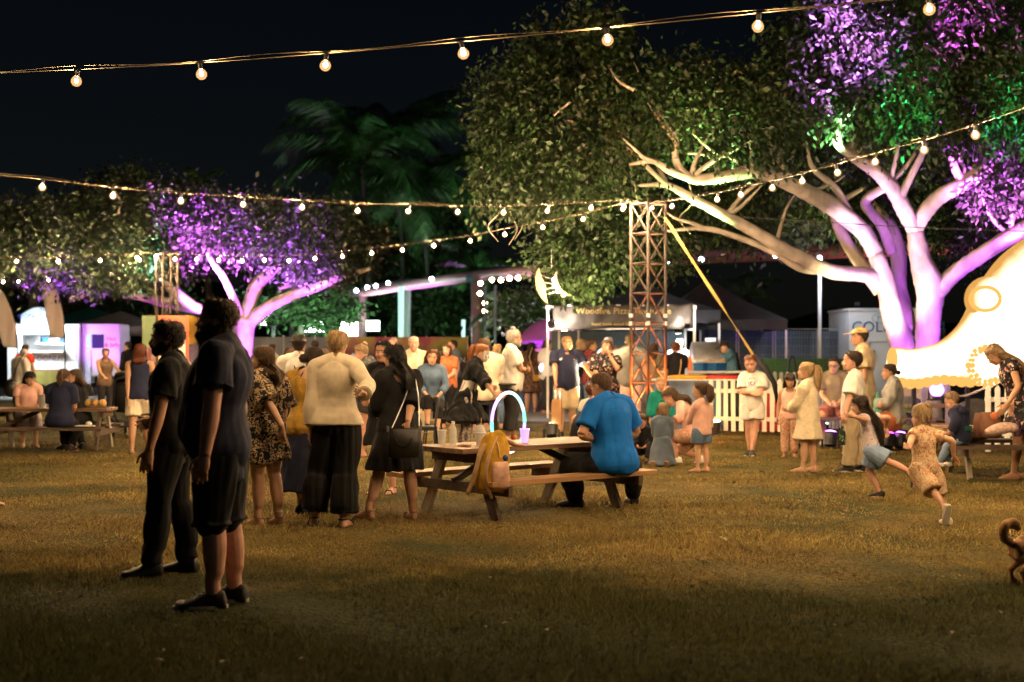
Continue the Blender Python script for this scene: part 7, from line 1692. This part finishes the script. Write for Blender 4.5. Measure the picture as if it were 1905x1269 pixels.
p = Person('white haired person standing behind the laughing woman', 'woman', 1131, 31, 1.79, 160, 'f', skin='fair'); p.hair('white', 'bob', .07); p.top(C_white, .6, -.1, .016); p.pants(C_char, 1.95)
p = Person('flushed person in a white top behind the laughing woman', 'woman', 1147, 27, 1.58, 300, 'f', skin='rosy'); p.hair('auburn', 'short', .05); p.top(C_white, .5, -.1, .016); p.pants(C_char, 1.95)
p = Person('laughing woman in a black floral dress with her hand at her chin', 'woman', 1127, 23, 1.66, 176, 'f', skin='fair', b=1.2, head=(6, 6, -4), hands=['mouth', 'front']); p.hair('brown', 'bun', .055, width=.8); p.top(P_dark, .7, -.1, .018, .02, .03, name='dress', drop=(.45, .07)); p.shoes(BLK)
p = Person('broad man in a grey tee and pale trousers standing behind the tower', 'man', 1172, 25.6, 1.79, 14, 'm', skin='tan', b=1.15, head=(-10, 8, 0)); p.hair('dark', 'short', .06, nape=.1); p.top(C_greytee, .66, -.16, .02, .02, .03, flare=.02, fold=.006); p.pants(C_pink, 1.95, .02, .02); p.shoes(BLK)
p = Person('small red haired child in a white tee raising one arm', 'child', 1099, 18.9, 1.045, 30, 'm', 't', skin='rosy', head=(-6, 0, 0), hands=['hang', (W(1112, 716, 18.7), (0, .1, 1), (0, 1, 0), (1, -.2, 0))]); p.hair('auburn', 'short', .06); p.top(C_white, .7, -.16, .014, .014, .02); p.pants(C_grey, 1.0, .014, .02, name='shorts'); p.shoes(BLK)
p = Person('woman in a black tank top sitting on the grass with a child', 'woman', 1075, 18.2, 1.56, 55, 'f', skin='fair', b=1.12, pelvis=(0, 0, .13), lean=22, head=(20, 35, 0), feet=[(-.12, .35, 0), (.12, .33, 0)], hands=[(.0, 0, 0) and 'front', 'front'], knee=((-.4, .5, 1), (.4, .5, 1))); p.hair('dark', 'bun', .05); p.top(C_black, -1, -.10, .014, cuts=[((1.06, 0, .02), .06)]); p.pants(C_black, 1.95, .02, .02)
p = Person('man in a bright blue polo seen from behind, leaning on the picnic table', 'man', 1146, 12.92, 1.76, 322, "m", skin="tan", b=1.10, belly=.01, pelvis=.435, lean=14, plean=6, head=(-6, 8, 0), feet=[(G(1072, 13.3), -30, 0), (G(1178, 13.6), 30, 0)], knee=((-.9, .6, .5), (.7, .5, .6)),
           hands=[(W(1108, 818, 12.95), (.5, 1, 0), (0, 0, 1), (-1, -.3, -.4)), (W(1135, 812, 13.15), (-.8, .8, 0), (0, 0, 1), (1, -.3, -.5))])
p.hair('brown', 'short', .040, nape=.12, tufts=500); p.top(C_blue, .72, -.17, .026, .015, .024, flare=.040, fold=.005); p.pants(C_black, 1.95, .018, .014, .006); p.shoes(BOOT)
g = MB(); g.rings([g.ring(p.spine(t)[0], p.Rc.col[0], p.Rc.col[1], w, w * .95, 20) for t, w in ((.99, .088), (1.08, .074))]); g.build('collar', C_blue, p.root, smooth=True)
# ---- children by the tower
p = Person('little child in a black top crouching at the tower foot', 'child', 1199, 19, .95, 200, 'm', 't', skin='rosy', pelvis=(0, 0, .13), lean=15, head=(10, 15, 0), feet=[(-.08, .2, 0), (.08, .2, 0)], hands=['lap', 'lap'], knee=((-.4, .5, 1), (.4, .5, 1))); p.hair('brown', 'short', .06); p.top(C_black, 1.7, -.12, .016); p.pants(C_char, 1.95, .014)
p = Person('blond boy in a teal jersey looking down beside the tower', 'boy', 1229, 19.8, 1.11, 176, 'm', 'c', skin='rosy', head=(8, 16, 0), hands=['hang', 'hang']); p.hair('blond', 'short', .06, fringe=False); p.top(C_teal, 1.85, -.16, .016, .016, .014); p.pants(C_char, 1.9, .014); p.shoes(BLK)
g = MB()
for i, (x, z, w) in enumerate(((0, .72, .05), (-.02, .62, .035), (.02, .52, .04))): g.box(p.chest(z, x * .5, .006), (w, .006, .012))
g.build('jersey_print', mat('dark_print', (.01, .05, .05), .8), p.root)
p = Person('child with blond bobbed hair kneeling in a blue denim dress', 'girl', 1232, 18.2, 1.06, 12, 'f', 'c', skin='fair', pelvis=(0, 0, .26), lean=8, head=(8, 14, 0), feet=[(-.08, -.26, -.01, 0, 75), (.08, -.26, -.01, 0, 75)], hands=['front', 'front'], knee=(0, 1, -.6)); p.hair('sandy', 'bob', .075, width=1.05); p.top(C_slate, 1.85, -.14, .018, .018, .016); g = MB(); g.rings([g.ring(p.P + Vector((0, y, z)), Vector((1, 0, 0)), Vector((0, 1, 0)), w, d, 22) for z, w, d, y in ((.10, .10, .09, 0), (0, .13, .12, -.01), (-.12, .15, .17, -.03), (-.245, .17, .24, -.06))]); welded(g, 'skirt', C_slate, p.root, .011, 1, .006, 5); p.shoes(TANS)
p = Person('long brown haired girl crouching in a pink top and floral shorts', 'girl', 1278, 18.6, 1.42, 285, 'f', 'c', skin='rosy', pelvis=(0, -.10, .36), lean=34, plean=10, head=(-5, 12, 0), feet=[(-.06, .08, 0), (.07, -.12, 0, 0, 25)], hands=[(W(1238, 790, 18.3), (0, 1, -.4)), (W(1250, 800, 18.5), (0, 1, -.5))], knee=(0, 1, .5)); p.hair('brown', 'long', .07, .8); p.top(C_pink, 1.3, -.1, .014); p.pants(P_pants, .85, .014, .02, name='shorts'); p.shoes(C_white, solem)
p = Person('toddler with a curly ponytail in a pink sweater and denim shorts', 'girl', 1306, 17.2, 1.105, 318, 'f', 't', skin='fair', shoe=('bare', 0), head=(-10, 0, 0), feet=[(-.05, .02, 0, -14), (.05, -.02, 0, 12)], hands=['front', 'hang']); p.hair('brown', 'pony', .05, .42, curl=.02, width=1.25, tie=C_pink); p.top(C_pink, 1.8, -.10, .020, .018, .016, flare=.014); p.pants(C_denim, .6, .018, .018, name='shorts')
p = Person('girl in a white tee with a blue drawing, arms crossed, white shorts', 'girl', 1400, 19.9, 1.435, 196, 'f', 'c', skin='rosy', head=(6, 18, 6), hands=['crossed', 'crossed'], feet=[(.0, .05, 0, -10), (.03, -.03, 0, 16)]); p.hair('auburn', 'pony', .04, .4, width=.9, tie=C_white); p.top(C_white, .75, -.16, .018, .018, .026, flare=.014); p.pants(C_white, .55, .022, .03, name='shorts'); p.shoes(BLK, solem)
bl = mat('blue_print', (.04, .05, .38), .8, .1, 20)
for pts in ([(-.035, .90), (-.01, .93), (.02, .91), (.03, .86)], [(-.03, .80), (-.02, .72), (.0, .70), (.01, .78), (-.01, .82)], [(.02, .80), (.035, .76), (.02, .70), (.03, .66)]):
    p.strip(catmull([p.chest(z, x, .012) for x, z in pts], 4), .0075, bl, 'shirt_drawing', 5, .5)
p = Person('dark haired girl with a fringe in a white top and floral trousers', 'girl', 1469, 19.6, 1.17, 192, 'f', 'c', skin='olive', head=(-8, 8, 0), shoe=('bare', 0)); p.hair('dark', 'bob', .06, fringe=True); p.top(C_pink, -1, -.1, .012, cuts=[((1.06, 0, .03), .05)]); p.pants(P_pants, 1.9, .014, .01)
p = Person('girl with a long blond ponytail in a fluffy cream coat', 'girl', 1504, 17.2, 1.345, 305, 'f', 'c', skin='fair', b=1.05, shoe=('sandal', 0), head=(-8, -3, 0), hands=['front', 'front'], feet=[(-.05, .03, 0, -12), (.05, -.03, 0, 10)]); p.hair('blond', 'pony', .05, .75, width=1.3, tie=C_pink)
p.top(mat('cream_fleece', (.66, .56, .40), .95, .12, 30, .9, 90, spec=.1), 1.7, -.1, .028, .026, .018, name='coat', drop=(.40, .055), fold=.004); p.shoes(C_pink, sandal=True)
p = Person('man in glasses and olive tee sitting with clasped hands', 'man', 1553, 22.7, 1.76, 196, 'm', skin='fair', pelvis=.52, lean=10, head=(10, 4, 0), feet=[(-.10, .25, 0), (.08, .20, 0)], hands=['front', 'front'], knee=((-.3, 1, .8), (.3, 1, .8))); p.hair('dark', 'short', .05); p.glasses(); p.top(C_olive, .68, -.1, .018, .018, .028); p.pants(C_rosyshort, .98, .02, .03, name='shorts'); p.shoes(C_white, solem)
p = Person('boy in a white tee and baggy beige trousers holding a dark bottle', 'boy', 1590, 17.2, 1.475, 288, 'm', 'c', skin='rosy', b=1.1, head=(-4, -2, 0), hands=[(W(1570, 780, 16.95), (0, .25, -1)), 'hang'], feet=[(-.06, .05, 0, -14), (.055, -.05, 0, 12)], curl=1.0); p.hair('dark', 'short', .085, curl=.008, nape=.14); p.top(C_white, .85, -.20, .024, .024, .036, flare=.024, fold=.007); p.pants(C_beige, 1.93, .026, .02, .008); p.shoes(BLK, solem)
t = thing('drink_bottle', 'dark printed bottle hanging from the boy\'s hand', 'bottle', W(1567, 828, 16.95)); g = MB(); g.lathe((0, 0, 0), [(.034, 0), (.037, .01), (.037, .16), (.03, .185), (.018, .20), (.018, .225)], 14); g.build('bottle_body', patterned('bottle_print', (.015, .02, .015), [(.05, .2, .06), (.3, .3, .3)], 22, .35), t, smooth=True)
p = Person('tall man in a tan cap and beige polo standing behind the boy', 'man', 1606, 18.7, 1.79, 284, 'm', skin='tan', b=1.08, belly=.02, head=(-2, 2, 0), feet=[(-.06, .0), (.06, -.05)]); p.hair('dark', 'short', .04); p.top(C_beige, .68, -.16, .020, .02, .03, fold=.006); p.pants(C_beige, 1.95, .02, .015); p.shoes(BLK, solem)
capm = cloth('tan_cap_cloth', (.50, .34, .17))
def cap(p, m, th=.07):
    g = MB(); rs = []
    for z in (.70, .78, .86, .93, .98, 1.02): rs.append(g.pts([p.hp(headpt(2 * math.pi * k / 26, min(z, .985), th) + Vector((0, 0, .05 if z > 1 else 0))) for k in range(26)]))
    g.rings([r[::-1] for r in rs]); o = g.build('cap', m, p.root, smooth=True)
    g = MB(); n = 14; a = [R(-62 + 124 * k / (n - 1)) for k in range(n)]; inn = [p.hp(headpt(x, .72, th * .8)) for x in a]; out = [p.hp(headpt(x, .72, th) + Vector((0, .46 * math.cos(x * 1.25), -.04))) for x in a]
    u = g.pts(inn); v = g.pts(out)
    for k in range(n - 1): g.face((u[k], u[k + 1], v[k + 1], v[k]))
    b = g.build('peak', m, o, smooth=True); b.modifiers.new('s', 'SOLIDIFY').thickness = .008
cap(p, capm)
p = Person('seated woman with crossed arms in a grey linen shirt and rust skirt', 'woman', 1664, 20.3, 1.66, 278, 'f', skin='tan', pelvis=.48, lean=4, head=(-4, 2, 0), feet=[(-.05, .36, 0), (.06, .30, 0)], hands=['crossed', 'crossed'], knee=(0, 1, .9)); p.hair('dark', 'lowbun', .05, width=.8); p.top(C_grey, 1.9, -.12, .022, .022, .016, fold=.008); p.pants(C_rust, 1.45, .035, .045, .009, 'skirt'); p.shoes(TANS, sandal=True)
# ---- running children
p = Person('running girl with long dark flowing hair and light blue denim shorts', 'girl', 1624, 14.2, 1.08, 304, 'f', 'c', skin='rosy', pelvis=(0, 0, .47), lean=14, plean=8, head=(-6, 6, 0), shoe=('shoe', 0), feet=[(.0, -.42, .16, 0, 70), (G(1637, 14.2), 0, 0)], hands=[(W(1590, 775, 13.9), (0, 1, .2), (0, 0, 1), (-.3, -1, -.2)), (W(1648, 795, 14.4), (0, -.2, -1), (0, 1, 0), (.6, -1, 0))], knee=(0, 1, .0)); p.hair('dark', 'long', .08, 2.3, width=1.25, curl=.016); p.top(P_pale, .5, -.08, .014); p.pants(C_ldenim, .75, .020, .035, name='shorts'); p.shoes(BLK, C_pink)
p = Person('running toddler in a tan leopard print jumpsuit with a blond bun', 'girl', 1722, 11.95, 1.05, 342, 'f', 't', skin='fair', pelvis=(0, 0, .45), lean=12, plean=6, side=5, head=(-4, 4, 6), feet=[(-.02, -.30, .10, 0, 75), (G(1764, 11.9), 10, 0)], hands=[(W(1690, 838, 11.7), (0, 1, .3), (0, 0, 1), (-.8, -.8, -.2)), (W(1774, 848, 12.0), (.5, .1, -.5), (0, 1, 0), (.6, -.8, .2))], knee=(0, 1, 0)); p.hair('blond', 'bun', .055, width=.85); p.top(P_kid, .50, -.12, .018, .014, .006, fold=.006); p.pants(P_kid, 1.0, .026, .022, .008, 'leggings', waist=.5); p.shoes(C_cream, solem)
p = Person('small boy in a navy hoodie sitting on the bench with his back turned', 'boy', 1789, 16.0, 1.0, 328, 'm', 't', skin='rosy', pelvis=(0, 0, .475), lean=16, head=(-14, 12, 0), feet=[(-.06, .26, .15), (.06, .24, .15)], hands=[(W(1772, 803, 15.9), (0, 1, -.3)), 'lap'], knee=(0, 1, .8)); p.hair('sandy', 'short', .05); p.top(C_navy, 1.9, -.10, .024, .022, .016, flare=.01); p.pants(C_ldenim, 1.95, .016); p.shoes(C_white, solem)
g = MB(); g.ball(p.spine(.95)[0] + p.Rc @ Vector((0, -.075, 0)), (.075, .035, .05), 12, 7); g.build('hood', C_navy, p.root, smooth=True)
g = MB(); g.box(p.spine(.3)[0] + p.Rc @ Vector((0, -.105, 0)), (.11, .006, .05)); g.build('hoodie_print', mat('green_print', (.01, .09, .07), .8), p.root)
p = Person('long haired woman in a dark floral dress leaning in from the picture edge', 'woman', 1899, 16.3, 1.64, 276, 'f', skin='tan', lean=26, plean=6, head=(0, 22, 0), feet=[(-.05, .06, 0), (.06, -.08, 0)], hands=[(W(1874, 752, 16.0), (0, .6, -.8)), (W(1893, 770, 16.1), (0, .3, -1))]); p.hair('sandy', 'long', .07, 2.2, width=1.15); p.top(P_dark, .3, -.1, .016, name='dress', drop=(.56, .06), fold=.006); p.shoes(TANS, sandal=True)
# ---- the far side by the van
p = Person('woman in a dark sleeveless top pushing a stroller', 'woman', 196, 30, 1.545, 150, 'f', skin='tan', head=(10, 6, 0), hands=[(W(232, 706, 29.8), (.4, 1, 0)), (W(196, 703, 29.7), (.2, 1, 0))], feet=[(-.05, .08), (.05, -.06)]); p.hair('brown', 'bun', .045, width=.7); p.top(C_brown, -1, -.1, .016, cuts=[((1.06, 0, .05), .05)]); p.pants(C_char, 1.95); p.shoes(BLK)
p = Person('auburn haired woman in a navy sleeveless top and white shorts walking away', 'woman', 260, 20.4, 1.585, 352, 'f', skin='tan', head=(0, 4, 0), hands=[(W(237, 748, 20.2), (0, .3, -1)), 'hang'], feet=[(-.06, -.08, 0, -4, 10), (.05, .16, 0, 6)]); p.hair('auburn', 'long', .08, .48, width=1.1); p.top(C_navy, -1, -.06, .018, flare=.014, cuts=[((1.1, 0, -.05), .045)]); p.pants(C_cream, .72, .02, .022, name='shorts'); p.shoes(TANS, sandal=True)
p = Person('long black haired woman in pale rose sitting beyond the far picnic table', 'woman', 52, 21.95, 1.55, 158, 'f', skin='fair', pelvis=.43, lean=12, head=(-22, 22, 0), hands=['front', 'front'], feet=[(-.06, .25, 0), (.06, .22, 0)], knee=(0, 1, .8)); p.hair('black', 'long', .07, 1.2); p.top(C_pink, .5, -.1, .016); p.pants(P_pale, 1.3, .03, .03, name='skirt')
p = Person('woman with a low brown ponytail in a navy tee sitting with her back turned', 'woman', 112, 20.62, 1.62, 6, 'f', skin='tan', b=1.15, pelvis=.43, lean=10, head=(0, 6, 0), hands=['front', 'front'], feet=[(-.03, .18, 0), (.06, .10, 0)], knee=(0, 1, .8)); p.hair('brown', 'pony', .05, .6); p.top(C_navy, .75, -.12, .018, .02, .024); p.pants(C_black, 1.95, .018); p.shoes(BLK, C_rust)
p = Person('woman in black resting her cheek on a hand with a dark watch', 'woman', 147, 21.0, 1.60, 318, 'f', skin='fair', pelvis=.43, lean=10, head=(-62, 4, 0), hands=['front', (.07, .13, .585) and ((.08, .16, .62), (-.2, .1, 1), (0, 1, 0), (1, .4, -1))], feet=[(-.05, .2, 0), (.08, .1, 0)], knee=(0, 1, .8)); p.hair('brown', 'long', .06, .35); p.top(C_black, .7, -.12, .018); p.pants(C_black, 1.95, .018); p.shoes(BLK)
g = MB(); g.tube([p.wr[1].lerp(p.el[1], .1), p.wr[1].lerp(p.el[1], .2)], [.031, .031], 10); g.build('watch', BLK, p.root)
p = Person('bald man in a loose white shirt with a black shoulder bag', 'man', 36, 27, 1.54, 40, 'm', skin='tan', b=1.15, lean=8, head=(-40, 10, 0), hands=['front', 'hang']); p.hair('grey', 'short', .02, front=.93, tufts=20); p.top(C_white, 1.2, -.22, .028, .025, .03, flare=.03, fold=.008); p.pants(C_char, 1.95)
t = thing('shoulder_bag', 'black bag slung behind the bald man in a loose white shirt', 'bag', W(19, 722, 26.6)); g = MB(); g.ball((0, 0, 0), (.13, .09, .17), 14, 9); g.build('bag_body', leather, t, smooth=True); g = MB(); g.tube(catmull([(.05, 0, .14), (.14, -.03, .42), (.24, .06, .66)], 4), .012, 5); g.build('strap', leather, t)
p = Person('customer in a red tee standing at the doughnut counter', 'man', 46, 37, 1.66, 15, 'm', skin='olive'); p.hair('dark', 'short', .04); p.top(C_red, .6, -.1, .018); p.pants(C_char, 1.95)
p = Person('figure in black by the far white pickets', 'man', 240, 38, 1.74, 300, 'm', skin='fair'); p.hair('dark', 'short', .05); p.top(C_black, 1.8, -.1, .018); p.pants(C_black, 1.95)
p = Person('white haired person in pink seen between the two men in black', 'woman', 336, 26, 1.50, 200, 'f', skin='rosy', b=1.2); p.hair('white', 'bob', .06); p.top(C_pink, .7, -.1, .022); p.pants(C_beige, 1.95)
p = Person('pizza maker in a cap and blue shirt with a black backed apron', 'man', 1362, 29.9, 1.72, 278, 'm', skin='fair', lean=10, head=(-4, 16, 0), hands=[(W(1318, 676, 29.6), (0, 1, -.2)), (W(1326, 672, 30.0), (0, 1, -.2))]); p.hair('dark', 'short', .05); p.top(C_worker, .7, -.1, .018, .018, .024); p.pants(C_denim, 1.95); cap(p, C_black)
g = MB(); g.box(p.spine(.6)[0] + p.Rc @ Vector((0, -.155, 0)), (.30, .05, .46), p.Rc); g.build('apron_back', C_black, p.root, bevel=.02); g = MB(); c = p.spine(.55)[0] + p.Rc @ Vector((0, -.183, 0)); g.box(c, (.15, .006, .018), p.Rc); g.box(c + Vector((0, 0, .05)), (.03, .006, .05), p.Rc); g.build('apron_print', gold, p.root)
p = Person('customer in a black tee with a tan sling strap at the pizza counter', 'woman', 1258, 27.4, 1.655, 350, 'f', skin='fair', b=1.1, head=(5, 4, 0), hands=['front', 'front']); p.hair('auburn', 'short', .05, nape=.2); p.top(C_black, .65, -.12, .018, .018, .022); p.pants(C_grey, 1.95)
p.strip(catmull([p.spine(1.0)[0] + Vector((.07, -.02, .07)), p.spine(.7)[0] + Vector((.05, -.15, 0)), p.spine(.05)[0] + Vector((-.02, -.15, 0))], 4), .011, tanl, 'sling_strap', 5, .5)
p = Person('brightly lit stall worker in white behind the pizza counter', 'man', 1264, 31.8, 1.76, 176, 'm', skin='fair'); p.hair('white', 'short', .04); p.top(C_white, .7, -.1, .018); p.pants(C_char, 1.95)
p = Person('stall worker in a white cap behind the tower', 'man', 1168, 32.4, 1.74, 120, 'm', skin='fair'); p.hair('brown', 'short', .04); p.top(C_greytee, .7, -.1, .018); p.pants(C_char, 1.95); cap(p, C_white)
p = Person('barefoot person in a pale top stepping out at the picture edge', 'person', -48, 13.3, 1.35, 88, 'f', 'c', skin='tan', shoe=('bare', 0), feet=[(-.04, -.10, 0), (.04, .12, 0)], hands=['hang', 'hang']); p.hair('brown', 'long', .06, .5); p.top(C_cream, .5, -.1, .018, name='dress', drop=(.50, .05)); p.shoes(TANS, sandal=True)

# ---- stroller
t = thing('stroller', 'black three wheeled stroller beside the woman in white shorts', 'stroller', G(238, 24.5), R(20))
def tubep(nm, pts, r, m): g = MB(); g.tube(catmull(pts, 4), r, 8); return g.build(nm, m, t, smooth=True)
for x in (-.24, .24):
    tubep('frame_tube', [(x, -.35, .98), (x, -.2, .8), (x, .1, .45), (x * .5, .52, .2)], .016, black); tubep('rear_strut', [(x, .0, .56), (x, -.3, .18)], .014, black)
tubep('handle', [(-.24, -.35, .98), (-.1, -.40, 1.02), (.1, -.40, 1.02), (.24, -.35, .98)], .018, black)
for x, y, r in ((-.27, -.3, .17), (.27, -.3, .17), (0, .55, .14)):
    g = MB(); g.tube([(0, r * .87 * math.cos(a), r * .87 * math.sin(a)) for a in np.linspace(0, 2 * math.pi, 21)], r * .14, 7); o = g.build('tyre', black, t, smooth=True); o.location = (x, y, r)
    g = MB(); g.lathe((0, 0, 0), [(r * .22, -.02), (r * .22, .02)], 10)
    for k in range(6): a = k * math.pi / 3; g.tube([(0, 0, 0), (r * .8 * math.cos(a), r * .8 * math.sin(a), 0)], .008, 4)
    o2 = g.build('rim', steel, o); o2.rotation_euler = (0, R(90), 0)
g = MB(); g.rings([g.ring(Vector((0, y, z)), Vector((1, 0, 0)), Vector((0, .5, .87)), w, d, 14) for y, z, w, d in ((-.12, .9, .21, .05), (-.05, .7, .23, .10), (.08, .5, .23, .12), (.26, .48, .22, .07), (.34, .42, .18, .03))]); g.build('seat', C_black, t, smooth=True)
g = MB(); g.rings([g.ring(Vector((0, -.10 + .28 * math.sin(a), .80 + .28 * math.cos(a))), Vector((1, 0, 0)), Vector((0, math.sin(a), math.cos(a))), .22, .05, 12) for a in np.linspace(-.5, 1.3, 8)]); g.build('canopy', C_black, t, smooth=True)
g = MB(); g.box((0, -.12, .24), (.4, .4, .14)); g.build('basket', C_char, t, bevel=.03)

# ---- small dog cut by the picture edge
dg_ = thing('small_dog', 'small tan dog with a curled tail, mostly beyond the picture edge', 'dog', G(1932, 8.95), R(-70))
g = MB()   # local: faces +y
g.tube([(0, -.19, .21), (0, -.12, .225), (0, .02, .215), (0, .14, .225), (0, .2, .24)], [.055, .078, .072, .088, .06], 14); g.tube([(0, .15, .25), (0, .22, .31), (0, .25, .35)], [.065, .055, .05], 12); g.ball((0, .27, .37), (.06, .075, .058), 12, 8); g.tube([(0, .30, .355), (0, .36, .34), (0, .375, .338)], [.04, .028, .02], 10)
for x in (-1, 1):
    g.tube([(x * .05, .13, .2), (x * .052, .14, .1), (x * .052, .13, .03)], [.036, .022, .018], 8); g.ball((x * .052, .145, .018), (.022, .032, .018), 8, 6)
    g.tube([(x * .05, -.14, .2), (x * .056, -.10, .13), (x * .056, -.17, .08), (x * .056, -.16, .03)], [.05, .035, .02, .017], 8); g.ball((x * .056, -.145, .018), (.022, .034, .018), 8, 6)
    g.tube([(x * .045, .25, .41), (x * .06, .24, .455)], [.026, .006], 7)
g.tube(catmull([(0, -.2, .24), (0, -.27, .30), (0, -.26, .37), (0, -.19, .38), (.01, -.16, .34)], 4), lerps([.02, .03, .032, .03, .015], 17), 10)
fur = mat('tan_fur', (.40, .22, .10), .9, .3, 30, .8, 140)
welded(g, 'body', fur, dg_, .008, 2, .004, 3)
g = MB(); g.ball((0, .378, .342), .012, 8, 6)
for x in (-1, 1): g.ball((x * .03, .325, .39), .009, 8, 6)
g.build('nose_and_eyes', BLK, dg_, smooth=True)
flush()
